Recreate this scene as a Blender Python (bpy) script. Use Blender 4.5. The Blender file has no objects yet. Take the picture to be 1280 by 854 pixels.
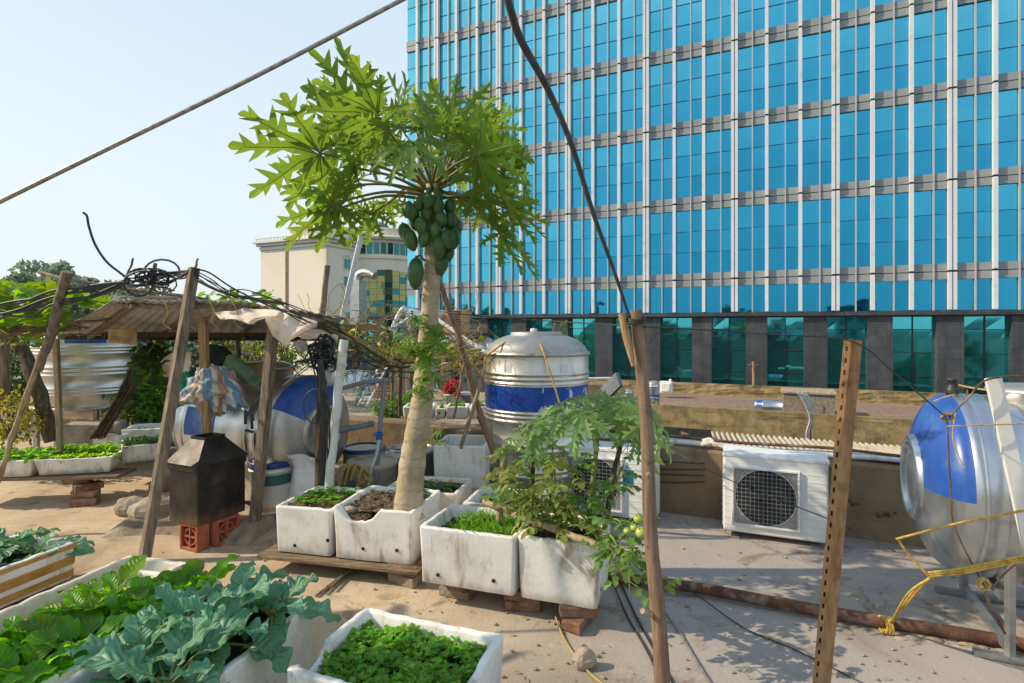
import bpy, math, random
from mathutils import Vector, Matrix, noise
R = random.Random(7)
C = bpy.context.scene.collection
PI = math.pi
rad = math.radians
TH = math.atan2(700, 1489)            # yaw of the facade and of the roof against the view
CU, SU = math.cos(TH), math.sin(TH)
U = Vector((CU, -SU, 0)); V = Vector((SU, CU, 0)); Z = Vector((0, 0, 1))
EYE = 1.6
def W(x, y, Y): return Vector(((x-640)/700*Y, Y, EYE-(y-408)/700*Y))          # survey point at distance Y
def G(x, y, z=0.0): return W(x, y, 700*(EYE-z)/(y-408))                        # survey point at height z
def vec(*a): return Vector(a)
def lerp(a, b, t): return a+(b-a)*t
def spline(pts, n=6):
    pts = [Vector(p) for p in pts]; out = []
    if len(pts) < 3: return pts
    for i in range(len(pts)-1):
        p0 = pts[max(i-1, 0)]; p1 = pts[i]; p2 = pts[i+1]; p3 = pts[min(i+2, len(pts)-1)]
        for k in range(n):
            t = k/n
            out.append(.5*((2*p1)+(p2-p0)*t+(2*p0-5*p1+4*p2-p3)*t*t+(3*p1-p0-3*p2+p3)*t**3))
    out.append(pts[-1]); return out
def sag(a, b, s, n=10): return [lerp(a, b, i/n)-Z*(s*4*(i/n)*(1-i/n)) for i in range(n+1)]

class MB:
    def __init__(s): s.v = []; s.f = []; s.m = []; s.s = []; s.uv = {}
    def add(s, vs, fs, mi=0, sm=False, uv=None):
        o = len(s.v); s.v += [tuple(p) for p in vs]
        if uv:
            for i, q in enumerate(uv): s.uv[o+i] = q
        for f in fs: s.f.append(tuple(i+o for i in f)); s.m.append(mi); s.s.append(sm)
    def box(s, c, d, rz=0, mi=0, M=None, top=1.0):
        hx, hy, hz = d[0]/2, d[1]/2, d[2]/2
        T = M if M else Matrix.Translation(c) @ Matrix.Rotation(rz, 4, 'Z')
        vs = [T @ Vector((a*hx*(top if e > 0 else 1), b*hy*(top if e > 0 else 1), e*hz)) for e in (-1, 1) for a, b in ((-1, -1), (1, -1), (1, 1), (-1, 1))]
        s.add(vs, [(3, 2, 1, 0), (4, 5, 6, 7), (0, 1, 5, 4), (1, 2, 6, 5), (2, 3, 7, 6), (3, 0, 4, 7)], mi)
    def bar(s, a, b, w, h, mi=0, roll=0):
        a = Vector(a); b = Vector(b); d = b-a; L = d.length; q = d.to_track_quat('X', 'Z')
        T = Matrix.Translation((a+b)/2) @ q.to_matrix().to_4x4() @ Matrix.Rotation(roll, 4, 'X')
        s.box(None, (L, w, h), M=T, mi=mi)
    def tube(s, pts, r, n=8, mi=0, cap=True, sm=True, jit=0):
        pts = [Vector(p) for p in pts]; k = len(pts)
        rr = r if isinstance(r, (list, tuple)) else [r]*k
        if len(rr) != k: rr = [rr[0]+(rr[-1]-rr[0])*i/(k-1) for i in range(k)]
        vs = []; up = None; uv = []
        for i, p in enumerate(pts):
            d = (pts[min(i+1, k-1)]-pts[max(i-1, 0)])
            d = d.normalized() if d.length > 1e-9 else Vector((0, 0, 1))
            if up is None: up = d.orthogonal().normalized()
            up = up-d*up.dot(d); up = up.normalized() if up.length > 1e-6 else d.orthogonal().normalized()
            sd = d.cross(up)
            for j in range(n):
                a = 2*PI*j/n; q = rr[i]*(1+(R.uniform(-jit, jit) if jit else 0))
                vs.append(p+(up*math.cos(a)+sd*math.sin(a))*q); uv.append((j/n, i/(k-1)))
        fs = [(i*n+j, i*n+(j+1) % n, (i+1)*n+(j+1) % n, (i+1)*n+j) for i in range(k-1) for j in range(n)]
        s.add(vs, fs, mi, sm, uv)
        if cap:
            s.add(vs[:n], [tuple(range(n-1, -1, -1))], mi); s.add(vs[-n:], [tuple(range(n))], mi)
    def lathe(s, prof, T, n=32, mi=0, sm=True, mfun=None):
        k = len(prof); vs = [T @ Vector((r*math.cos(2*PI*j/n), r*math.sin(2*PI*j/n), z)) for r, z in prof for j in range(n)]
        o = len(s.v); s.v += [tuple(p) for p in vs]
        for i in range(k-1):
            for j in range(n):
                s.f.append((o+i*n+j, o+i*n+(j+1) % n, o+(i+1)*n+(j+1) % n, o+(i+1)*n+j))
                s.m.append(mfun(i, j/n) if mfun else mi); s.s.append(sm)
    def ball(s, c, r, sq=(1, 1, 1), n=10, k=7, mi=0, M=None):
        T = (M if M else Matrix.Translation(c)) @ Matrix.Diagonal((*sq, 1))
        s.lathe([(max(1e-4, r*math.sin(PI*i/k)), -r*math.cos(PI*i/k)) for i in range(k+1)], T, n, mi)
    def grid(s, P, nu, nv, mi=0, sm=True, uv=False):
        vs = [P(i/nu, j/nv) for j in range(nv+1) for i in range(nu+1)]
        s.add(vs, [(j*(nu+1)+i, j*(nu+1)+i+1, (j+1)*(nu+1)+i+1, (j+1)*(nu+1)+i) for j in range(nv) for i in range(nu)], mi, sm,
              [(i/nu, j/nv) for j in range(nv+1) for i in range(nu+1)] if uv else None)
    def build(s, name, mats, parent=None, loc=None, rz=0, local=False, bevel=0, subd=0, solid=0, wn=0, **tg):
        """world-space geometry unless local; parent is a thing or part; loc is the origin of a single-mesh thing"""
        mats = mats if isinstance(mats, (list, tuple)) else [mats]
        if parent is not None: F = FR[parent]
        else:
            if loc is None:
                n = len(s.v); mz = min(p[2] for p in s.v)
                loc = (sum(p[0] for p in s.v)/n, sum(p[1] for p in s.v)/n, mz)
            F = Matrix.Translation(loc) @ Matrix.Rotation(rz, 4, 'Z')
        vs = s.v
        if not local: I = F.inverted(); vs = [I @ Vector(p) for p in s.v]
        me = bpy.data.meshes.new(name); me.from_pydata(vs, [], s.f)
        for m in mats: me.materials.append(m)
        me.polygons.foreach_set('material_index', s.m); me.polygons.foreach_set('use_smooth', s.s)
        if s.uv:
            l = me.uv_layers.new(name='UVMap'); li = [0]*len(me.loops); me.loops.foreach_get('vertex_index', li)
            l.data.foreach_set('uv', [c for i in li for c in s.uv.get(i, (0, 0))])
        me.update()
        o = bpy.data.objects.new(name, me); C.objects.link(o); FR[o] = F
        if parent is not None: o.parent = parent
        else: o.location = loc; o.rotation_euler = (0, 0, rz)
        if wn: q = o.modifiers.new('w', 'WEIGHTED_NORMAL'); q.weight = 80
        if bevel:
            b = o.modifiers.new('b', 'BEVEL'); b.width = bevel; b.segments = 2; b.limit_method = 'ANGLE'; b.angle_limit = rad(40)
        if solid: q = o.modifiers.new('s', 'SOLIDIFY'); q.thickness = solid; q.offset = 0
        if subd: q = o.modifiers.new('d', 'SUBSURF'); q.levels = subd; q.render_levels = subd
        tag(o, **tg); return o
FR = {}
def tag(o, label=None, cat=None, group=None, kind=None):
    if label: o['label'] = label
    if cat: o['category'] = cat
    if group: o['group'] = group
    if kind: o['kind'] = kind
    return o
def thing(name, label, cat, loc, rz=0, group=None, kind=None):
    o = bpy.data.objects.new(name, None); C.objects.link(o); o.location = loc; o.rotation_euler = (0, 0, rz)
    o.empty_display_size = .1
    FR[o] = Matrix.Translation(loc) @ Matrix.Rotation(rz, 4, 'Z')
    return tag(o, label, cat, group, kind)
def copy_thing(o, loc, rz, label=None, parent=None):
    c = o.copy(); C.objects.link(c)
    if parent is None:
        c.location = loc; c.rotation_euler = (0, 0, rz)
        if label: c['label'] = label
    else: c.parent = parent
    for ch in list(o.children): copy_thing(ch, None, 0, None, c)
    return c

# ---------------------------------------------------------------- materials
class NT:
    def __init__(s, m): s.t = m.node_tree; s.n = s.t.nodes
    def new(s, ty, **k):
        n = s.n.new(ty)
        for a, b in k.items(): setattr(n, a, b)
        return n
    def set(s, sock, v):
        if isinstance(v, bpy.types.NodeSocket): s.t.links.new(v, sock)
        elif isinstance(v, (tuple, list)): sock.default_value = (*v, 1) if len(v) == 3 and sock.type == 'RGBA' else v
        else: sock.default_value = v
    def math(s, op, a, b=0, c=0, clamp=False):
        n = s.new('ShaderNodeMath', operation=op); n.use_clamp = clamp
        s.set(n.inputs[0], a); s.set(n.inputs[1], b); s.set(n.inputs[2], c); return n.outputs[0]
    def mix(s, f, a, b, mode='MIX'):
        n = s.new('ShaderNodeMix', data_type='RGBA', blend_type=mode); s.set(n.inputs[0], f); s.set(n.inputs[6], a); s.set(n.inputs[7], b); return n.outputs[2]
    def noise(s, vec, scale, detail=5, rough=.6, dist=0):
        n = s.new('ShaderNodeTexNoise'); s.set(n.inputs['Vector'], vec); n.inputs['Scale'].default_value = scale
        n.inputs['Detail'].default_value = detail; n.inputs['Roughness'].default_value = rough; n.inputs['Distortion'].default_value = dist
        return n.outputs[0]
    def ramp(s, f, stops):
        n = s.new('ShaderNodeValToRGB'); e = n.color_ramp.elements
        while len(e) < len(stops): e.new(.5)
        for x, (p, c) in zip(e, stops): x.position = p; x.color = (*c, 1) if len(c) == 3 else c
        s.set(n.inputs[0], f); return n.outputs[0]
    def sstep(s, v, a, b):
        n = s.new('ShaderNodeMapRange', interpolation_type='SMOOTHSTEP'); s.set(n.inputs[0], v)
        n.inputs[1].default_value = a; n.inputs[2].default_value = b; return n.outputs[0]
    def scale(s, vec, sc):
        n = s.new('ShaderNodeMapping'); s.set(n.inputs[0], vec); n.inputs['Scale'].default_value = sc; return n.outputs[0]
MATS = {}
def mat(name, cols, rough=.7, metal=0, scale=4, detail=6, bump=0, bscale=None, stretch=None, dirt=None, island=0, transl=0,
        tcol=None, spec=.4, veins=None, grime=None, scratch=0, coat=0, rvar=0, spots=None, objvar=0, extra=None):
    m = bpy.data.materials.new(name); m.use_nodes = True; t = NT(m); P = t.n['Principled BSDF']; MATS[name] = m
    tc = t.new('ShaderNodeTexCoord'); co = tc.outputs['Object']
    inf = t.new('ShaderNodeObjectInfo')
    off = t.new('ShaderNodeVectorMath', operation='ADD'); t.set(off.inputs[0], co)
    rv = t.new('ShaderNodeCombineXYZ'); t.set(rv.inputs[0], t.math('MULTIPLY', inf.outputs['Random'], 37.0)); t.set(rv.inputs[1], t.math('MULTIPLY', inf.outputs['Random'], 17.0))
    t.set(off.inputs[1], rv.outputs[0]); co0 = off.outputs[0]
    co = t.scale(co0, stretch) if stretch else co0
    f = t.noise(co, scale, detail)
    n = len(cols)
    lo, hi = .3, .7
    col = t.ramp(f, [(lo+(hi-lo)*i/max(1, n-1), c) for i, c in enumerate(cols)])
    if island:
        g = t.new('ShaderNodeNewGeometry'); rr = g.outputs['Random Per Island']
        hs = t.new('ShaderNodeHueSaturation')
        t.set(hs.inputs['Hue'], t.math('MULTIPLY_ADD', rr, .05*island, .5-.025*island))
        t.set(hs.inputs['Value'], t.math('MULTIPLY_ADD', rr, .8*island, 1-.4*island)); t.set(hs.inputs['Color'], col); col = hs.outputs[0]
    if objvar:
        hs = t.new('ShaderNodeHueSaturation'); t.set(hs.inputs['Value'], t.math('MULTIPLY_ADD', inf.outputs['Random'], objvar*2, 1-objvar)); t.set(hs.inputs['Color'], col); col = hs.outputs[0]
    hgt = None
    if veins:
        vc, N, slope, wd = veins
        sx = t.new('ShaderNodeSeparateXYZ'); t.set(sx.inputs[0], tc.outputs['UV'])
        au = t.math('ABSOLUTE', t.math('MULTIPLY_ADD', sx.outputs[0], 2, -1))
        ph = t.math('FRACT', t.math('SUBTRACT', t.math('MULTIPLY', sx.outputs[1], N), t.math('MULTIPLY', au, slope)))
        d = t.math('ABSOLUTE', t.math('SUBTRACT', ph, .5))
        sv = t.math('MULTIPLY', t.sstep(d, wd*1.6, wd*.3), t.math('SUBTRACT', 1, t.math('MULTIPLY', au, .75)))
        mr = t.sstep(au, .07, .025)
        vv = t.math('MAXIMUM', t.math('MULTIPLY', sv, .55), mr)
        col = t.mix(t.math('MULTIPLY', vv, .8), col, vc)
        hgt = t.math('SUBTRACT', t.math('MULTIPLY', t.math('COSINE', t.math('MULTIPLY', d, 6.283)), .5), vv)
    if dirt:
        dc, amt, ds = dirt[:3]
        dn = t.noise(t.scale(co0, dirt[3]) if len(dirt) > 3 else co0, ds, 8, .65, .3)
        col = t.mix(t.math('MULTIPLY', t.sstep(dn, .62-amt*.25, .78-amt*.15), .85), col, dc)
    if spots:
        vo = t.new('ShaderNodeTexVoronoi'); t.set(vo.inputs['Vector'], co0); vo.inputs['Scale'].default_value = spots[1]
        col = t.mix(t.math('MULTIPLY', t.sstep(vo.outputs['Distance'], spots[2], spots[2]*.4), .8), col, spots[0])
    if grime:          # darker towards the foot of the object: real run-off dirt by height
        sx = t.new('ShaderNodeSeparateXYZ'); t.set(sx.inputs[0], tc.outputs['Object'])
        gz = t.math('ADD', sx.outputs[2], t.math('MULTIPLY_ADD', t.noise(t.scale(co0, (1, 1, .25)), 14, 6), grime[2]*1.6, -grime[2]*.8))
        col = t.mix(t.math('MULTIPLY', t.sstep(gz, grime[1]+grime[2], grime[1]), grime[3]), col, grime[0])
    if extra: col = extra(t, tc, co0, col)
    t.set(P.inputs['Base Color'], col); P.inputs['Metallic'].default_value = metal
    P.inputs['Specular IOR Level'].default_value = spec
    if rvar: t.set(P.inputs['Roughness'], t.math('MULTIPLY_ADD', t.noise(co, scale*2.3, 5), rvar*2, rough-rvar))
    else: P.inputs['Roughness'].default_value = rough
    if coat: P.inputs['Coat Weight'].default_value = coat
    if bump:
        b = t.new('ShaderNodeBump'); b.inputs['Strength'].default_value = bump; b.inputs['Distance'].default_value = .02
        h = t.noise(co, bscale or scale*3, 8, .65)
        if hgt is not None: h = t.math('ADD', t.math('MULTIPLY', h, .3), hgt)
        t.set(b.inputs['Height'], h); t.set(P.inputs['Normal'], b.outputs[0])
    if transl:
        T = t.new('ShaderNodeBsdfTranslucent'); hs = t.new('ShaderNodeHueSaturation'); t.set(hs.inputs['Color'], col)
        hs.inputs['Value'].default_value = 2.7; hs.inputs['Saturation'].default_value = 1.1; hs.inputs['Hue'].default_value = .478
        if tcol: t.set(T.inputs[0], t.mix(.75, hs.outputs[0], tcol))
        else: t.set(T.inputs[0], hs.outputs[0])
        mx = t.new('ShaderNodeMixShader'); mx.inputs[0].default_value = transl
        t.t.links.new(P.outputs[0], mx.inputs[1]); t.t.links.new(T.outputs[0], mx.inputs[2])
        t.t.links.new(mx.outputs[0], t.n['Material Output'].inputs[0])
    return m
M = {}
def foam_extra(t, tc, co, col):
    vo = t.new('ShaderNodeTexVoronoi'); t.set(vo.inputs['Vector'], co); vo.inputs['Scale'].default_value = 170
    col = t.mix(t.math('MULTIPLY', t.sstep(vo.outputs['Distance'], .45, .75), .14), col, (.45, .43, .38))
    st = t.noise(t.scale(co, (1, 1, .1)), 34, 5); n3 = t.noise(co, 3.1, 3)
    col = t.mix(t.math('MULTIPLY', t.math('MULTIPLY', t.sstep(st, .56, .72), t.sstep(n3, .42, .6)), .55), col, (.4, .31, .2))
    sp = t.noise(co, 60, 3); n4 = t.noise(co, 4.3, 3)
    return t.mix(t.math('MULTIPLY', t.math('MULTIPLY', t.sstep(sp, .64, .7), t.sstep(n4, .5, .62)), .75), col, (.2, .14, .085))
M['foam'] = mat('white_foam', [(.62, .6, .54), (.8, .79, .75), (.84, .83, .8)], .75, scale=5, bump=.25, bscale=160, dirt=((.34, .26, .16), .42, 9, (1, 1, .35)),
                grime=((.28, .2, .12), -.01, .07, .6), spots=((.25, .2, .13), 22, .045), extra=foam_extra, objvar=.03)
M['foam_old'] = mat('stained_foam', [(.55, .47, .34), (.72, .66, .55), (.78, .75, .68)], .8, scale=6, bump=.3, bscale=120, dirt=((.30, .19, .09), .5, 6), objvar=.05)
M['soil'] = mat('soil', [(.015, .01, .007), (.055, .036, .022), (.12, .085, .055)], .95, scale=28, bump=1, bscale=60, spots=((.2, .16, .11), 40, .12))
M['drysoil'] = mat('dry_soil', [(.05, .032, .02), (.14, .09, .055), (.26, .18, .11)], .95, scale=24, bump=1, bscale=55, spots=((.3, .22, .13), 33, .15))
M['hole'] = mat('dark_hole', [(.02, .015, .01), (.05, .04, .03)], .9)
M['tape'] = mat('brown_tape', [(.28, .15, .03), (.42, .24, .06), (.5, .31, .1)], .35, scale=6, stretch=(1, 1, 6), bump=.2, bscale=30)
M['wood_grey'] = mat('weathered_wood', [(.09, .075, .055), (.21, .17, .12), (.33, .27, .19)], .85, scale=14, stretch=(3, 3, .35), bump=.6, bscale=60, dirt=((.05, .04, .03), .3, 9))
M['wood_tan'] = mat('tan_wood', [(.23, .13, .055), (.36, .22, .1), (.46, .3, .15)], .75, scale=16, stretch=(3, 3, .3), bump=.4, bscale=60, dirt=((.12, .07, .035), .35, 6))
M['wood_brown'] = mat('brown_pole_wood', [(.12, .075, .045), (.23, .15, .095), (.33, .23, .15)], .75, scale=12, stretch=(4, 4, .25), bump=.5, bscale=50, dirt=((.09, .06, .04), .35, 8), spots=((.07, .045, .03), 9, .07))
M['wood_dark'] = mat('dark_wood', [(.02, .016, .012), (.06, .045, .032), (.11, .085, .06)], .9, scale=14, stretch=(3, 3, .4), bump=.6, bscale=50)
M['plank'] = mat('plank', [(.1, .07, .045), (.2, .14, .09), (.3, .22, .14)], .85, scale=12, stretch=(.35, 3, 3), bump=.5, bscale=40)
M['bamboo'] = mat('bamboo_pole', [(.17, .12, .07), (.32, .25, .15), (.44, .36, .23)], .6, scale=10, stretch=(3, 3, .3), bump=.3, bscale=40, dirt=((.11, .08, .05), .4, 9))
M['brick'] = mat('old_brick', [(.16, .075, .045), (.27, .14, .085), (.36, .25, .17)], .95, scale=9, bump=.8, bscale=45, dirt=((.33, .28, .21), .5, 10), objvar=.2)
M['greybrick'] = mat('mortar_brick', [(.16, .13, .1), (.28, .23, .17), (.36, .31, .24)], .95, scale=9, bump=.8, bscale=45, objvar=.15)
M['terra'] = mat('terracotta', [(.27, .07, .035), (.4, .115, .06), (.46, .16, .09)], .85, scale=10, bump=.4, bscale=60, dirt=((.12, .06, .04), .35, 12))
def wear(t, tc, co, col): return col
M['sheetmetal'] = mat('sooty_sheet_metal', [(.02, .018, .017), (.035, .032, .03), (.06, .055, .05)], .5, .55, scale=5, bump=.15, bscale=12, rvar=.12, dirt=((.10, .085, .07), .35, 4),
                      grime=((.2, .125, .07), -.02, .13, .75), spots=((.3, .27, .24), 16, .06))
def steel_extra(t, tc, co, col):
    dn = t.noise(t.scale(co, (1, 1, .12)), 22, 6)
    return t.mix(t.math('MULTIPLY', t.sstep(dn, .55, .85), .4), col, (.38, .35, .3))
M['steel'] = mat('stainless_steel', [(.46, .49, .52), (.56, .59, .62), (.64, .67, .7)], .3, .93, scale=3, bump=.04, bscale=4, rvar=.05, dirt=((.38, .36, .32), .12, 4), extra=steel_extra)
M['steel_dull'] = mat('dull_steel', [(.36, .34, .3), (.46, .44, .4), (.54, .52, .49)], .42, .78, scale=4, bump=.06, bscale=8, rvar=.08, dirt=((.3, .27, .22), .3, 6))
M['steel_far'] = mat('brushed_steel', [(.5, .49, .44), (.6, .59, .54), (.66, .65, .6)], .38, .9, scale=3, rvar=.05, dirt=((.36, .33, .26), .25, 4), extra=steel_extra)
def chip(t, tc, co, col):
    dn = t.noise(t.scale(co, (1, 1, .6)), 7, 8, .62, .6); d2 = t.noise(co, 1.6, 2)
    return t.mix(t.math('MULTIPLY', t.sstep(t.math('ADD', dn, t.math('MULTIPLY', d2, .45)), .84, .88), .9), col, (.62, .63, .64))
M['blue'] = mat('blue_paint', [(.012, .05, .24), (.02, .085, .36), (.035, .12, .42)], .33, .0, scale=3, bump=.05, bscale=10, dirt=((.08, .15, .32), .35, 6), spec=.5)
M['bluechip'] = mat('flaking_blue_paint', [(.012, .05, .3), (.02, .085, .42), (.035, .12, .48)], .3, .25, scale=3, extra=chip)
M['galv'] = mat('galvanised_steel', [(.3, .31, .31), (.42, .43, .43), (.5, .51, .51)], .4, .8, scale=9, dirt=((.2, .13, .08), .25, 7))
M['white_paint'] = mat('white_painted_steel', [(.58, .57, .53), (.7, .69, .65), (.75, .74, .7)], .5, scale=4, dirt=((.4, .27, .12), .3, 5, (1, 1, .3)))
M['acwhite'] = mat('aged_white_enamel', [(.66, .67, .65), (.74, .75, .74), (.78, .79, .78)], .42, scale=3, dirt=((.42, .38, .3), .3, 4, (1, 1, .4)), grime=((.35, .3, .22), .0, .06, .6), spots=((.3, .22, .15), 18, .035))
M['acdark'] = mat('condenser_fins', [(.02, .021, .022), (.05, .052, .055)], .5, .3, scale=30)
M['acgrey'] = mat('grille_wire', [(.3, .31, .31), (.38, .39, .38)], .5, .2, scale=10)
M['label_blue'] = mat('blue_sticker', [(.01, .13, .3), (.015, .17, .36)], .4)
M['rust'] = mat('rusty_pipe', [(.05, .028, .02), (.13, .06, .035), (.24, .13, .08)], .8, .15, scale=9, bump=.5, bscale=40, dirt=((.3, .25, .2), .5, 6))
M['ruststeel'] = mat('rust_orange_angle_steel', [(.2, .1, .045), (.33, .185, .085), (.42, .27, .14)], .8, .1, scale=11, stretch=(2, 2, .6), bump=.3, bscale=60, dirt=((.14, .06, .025), .4, 8))
M['rope'] = mat('yellow_rope', [(.36, .21, .03), (.58, .38, .07), (.66, .48, .14)], .75, scale=40, bump=.5, bscale=200)
M['string'] = mat('straw_string', [(.3, .2, .06), (.48, .36, .14)], .8, scale=30)
M['cable'] = mat('black_cable', [(.012, .013, .015), (.025, .027, .03), (.05, .05, .052)], .5, scale=18, spec=.5)
M['cable_steel'] = mat('bare_steel_cable', [(.22, .2, .18), (.36, .34, .31), (.46, .44, .41)], .4, .7, scale=30, stretch=(1, 1, 1))
M['pvc'] = mat('pvc_pipe', [(.5, .51, .5), (.62, .63, .62), (.7, .7, .68)], .45, scale=5, dirt=((.35, .3, .22), .35, 7))
M['greypipe'] = mat('grey_water_pipe', [(.18, .22, .26), (.28, .33, .38)], .5, scale=6, dirt=((.2, .17, .13), .4, 6))
M['bluevalve'] = mat('blue_valve', [(.01, .12, .4), (.02, .18, .5)], .4)
M['cloth_white'] = mat('weathered_white_cloth', [(.5, .46, .4), (.66, .62, .56), (.74, .72, .68)], .9, scale=5, bump=.4, bscale=30, dirt=((.36, .27, .16), .4, 4), transl=.35)
M['sack'] = mat('woven_plastic_sack', [(.6, .58, .62), (.74, .73, .76), (.8, .79, .8)], .6, scale=7, bump=.3, bscale=60, dirt=((.4, .36, .34), .3, 6))
def bagstripe(t, tc, co, col):
    sx = t.new('ShaderNodeSeparateXYZ'); t.set(sx.inputs[0], tc.outputs['UV'])
    wb = t.math('MULTIPLY_ADD', t.noise(co, 6, 3), .5, -.25); a = t.math('FRACT', t.math('ADD', t.math('MULTIPLY', sx.outputs[0], 6.0), wb)); b = t.math('FRACT', t.math('ADD', t.math('MULTIPLY', sx.outputs[1], 6.0), wb))
    c = t.mix(t.sstep(a, .3, .34), (.40, .17, .11), (.66, .62, .55)); c = t.mix(t.sstep(a, .5, .54), c, (.07, .22, .36)); c = t.mix(t.sstep(a, .8, .84), c, (.6, .55, .47))
    c = t.mix(t.math('MULTIPLY', t.sstep(b, .66, .7), .6), c, (.12, .22, .38))
    return t.mix(.2, c, col)
M['bag'] = mat('striped_woven_bag', [(.35, .3, .25), (.5, .45, .4)], .7, scale=8, bump=.3, bscale=25, extra=bagstripe)
M['greencloth'] = mat('green_cloth', [(.08, .15, .09), (.16, .26, .15), (.22, .33, .2)], .85, scale=8, bump=.4, bscale=30)
M['emerald'] = mat('emerald_plastic_bag', [(.0, .14, .08), (.01, .26, .15), (.05, .36, .24)], .4, scale=9, bump=.4, bscale=20)
M['darkcloth'] = mat('dark_cloth', [(.012, .02, .02), (.03, .045, .04), (.05, .06, .05)], .85, scale=8, bump=.4, bscale=25)
M['cardboard'] = mat('cardboard', [(.34, .2, .09), (.46, .29, .14), (.52, .36, .2)], .9, scale=5, stretch=(1, 1, .5), dirt=((.24, .14, .07), .3, 6))
M['tape_white'] = mat('crumpled_silver_foil', [(.55, .56, .58), (.75, .76, .78)], .5, .3, scale=9, bump=.6, bscale=20)
M['paperwhite'] = mat('bucket_plastic', [(.62, .62, .6), (.74, .74, .72)], .4, scale=5, dirt=((.4, .36, .3), .3, 7))
M['navy'] = mat('navy_plastic', [(.01, .03, .16), (.02, .05, .24)], .35, scale=6, dirt=((.2, .18, .16), .3, 8))
M['greenlabel'] = mat('dark_green_label', [(.015, .09, .085), (.03, .13, .12)], .45, scale=8)
M['orangelabel'] = mat('peach_label', [(.5, .28, .16), (.6, .36, .22)], .5)
M['redplastic'] = mat('red_plastic', [(.4, .06, .02), (.5, .09, .03)], .45)
M['pinkplastic'] = mat('faded_pink_plastic', [(.4, .24, .2), (.5, .31, .27)], .55)
M['creamplastic'] = mat('cream_plastic_lid', [(.45, .38, .28), (.56, .48, .37)], .6, scale=6, dirt=((.25, .19, .13), .4, 6))
M['greybasin'] = mat('grey_basin', [(.1, .12, .14), (.17, .2, .23)], .6, scale=6)
M['asbestos'] = mat('fibre_cement_sheet', [(.25, .25, .24), (.38, .38, .36), (.48, .475, .45)], .9, scale=4, bump=.4, bscale=30, dirt=((.12, .1, .075), .4, 4))
M['corr_pale'] = mat('pale_corrugated_sheet', [(.3, .26, .19), (.44, .39, .3), (.52, .47, .38)], .9, scale=3, bump=.3, bscale=40, dirt=((.2, .15, .1), .4, 5))
M['stone'] = mat('rough_stone', [(.22, .18, .13), (.36, .3, .23), (.46, .4, .31)], .95, scale=8, bump=1, bscale=22)
def mossy(t, tc, co, col):
    n = t.noise(t.scale(co, (1, 1, 1.6)), .9, 8, .7, .5); n2 = t.noise(t.scale(co, (1, 1, .2)), 1.6, 6, .65)
    col = t.mix(t.math('MULTIPLY', t.sstep(n, .48, .66), .8), col, (.09, .075, .045))
    return t.mix(t.math('MULTIPLY', t.sstep(n2, .52, .75), .6), col, (.42, .36, .25))
M['mossy'] = mat('mossy_plaster', [(.14, .1, .05), (.28, .2, .09), (.38, .3, .16)], .95, scale=2.2, bump=.6, bscale=14, extra=mossy)
def gravel(t, tc, co, col):
    n = t.noise(t.scale(co, (.35, 1.2, 1)), .8, 7, .7); 
    col = t.mix(t.math('MULTIPLY', t.sstep(n, .5, .7), .8), col, (.33, .26, .21))
    n2 = t.noise(t.scale(co, (.12, 1.5, 1)), .5, 3, .5)
    return t.mix(t.sstep(n2, .66, .72), col, (.55, .52, .48))
M['gravel'] = mat('brown_flat_roof', [(.14, .095, .075), (.24, .165, .13), (.3, .21, .16)], .95, scale=5, bump=.6, bscale=12, extra=gravel)
def wallx(t, tc, co, col):
    n = t.noise(co, 2.4, 9, .7, .4)
    col = t.mix(t.math('MULTIPLY', t.sstep(n, .56, .72), .7), col, (.09, .062, .04))
    n2 = t.noise(t.scale(co, (1.6, 1.6, .2)), 4, 5)
    return t.mix(t.math('MULTIPLY', t.sstep(n2, .55, .8), .5), col, (.27, .2, .13))
M['wall'] = mat('brown_render', [(.14, .1, .06), (.215, .155, .095), (.29, .215, .14)], .95, scale=2, bump=.7, bscale=16, extra=wallx)
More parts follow.
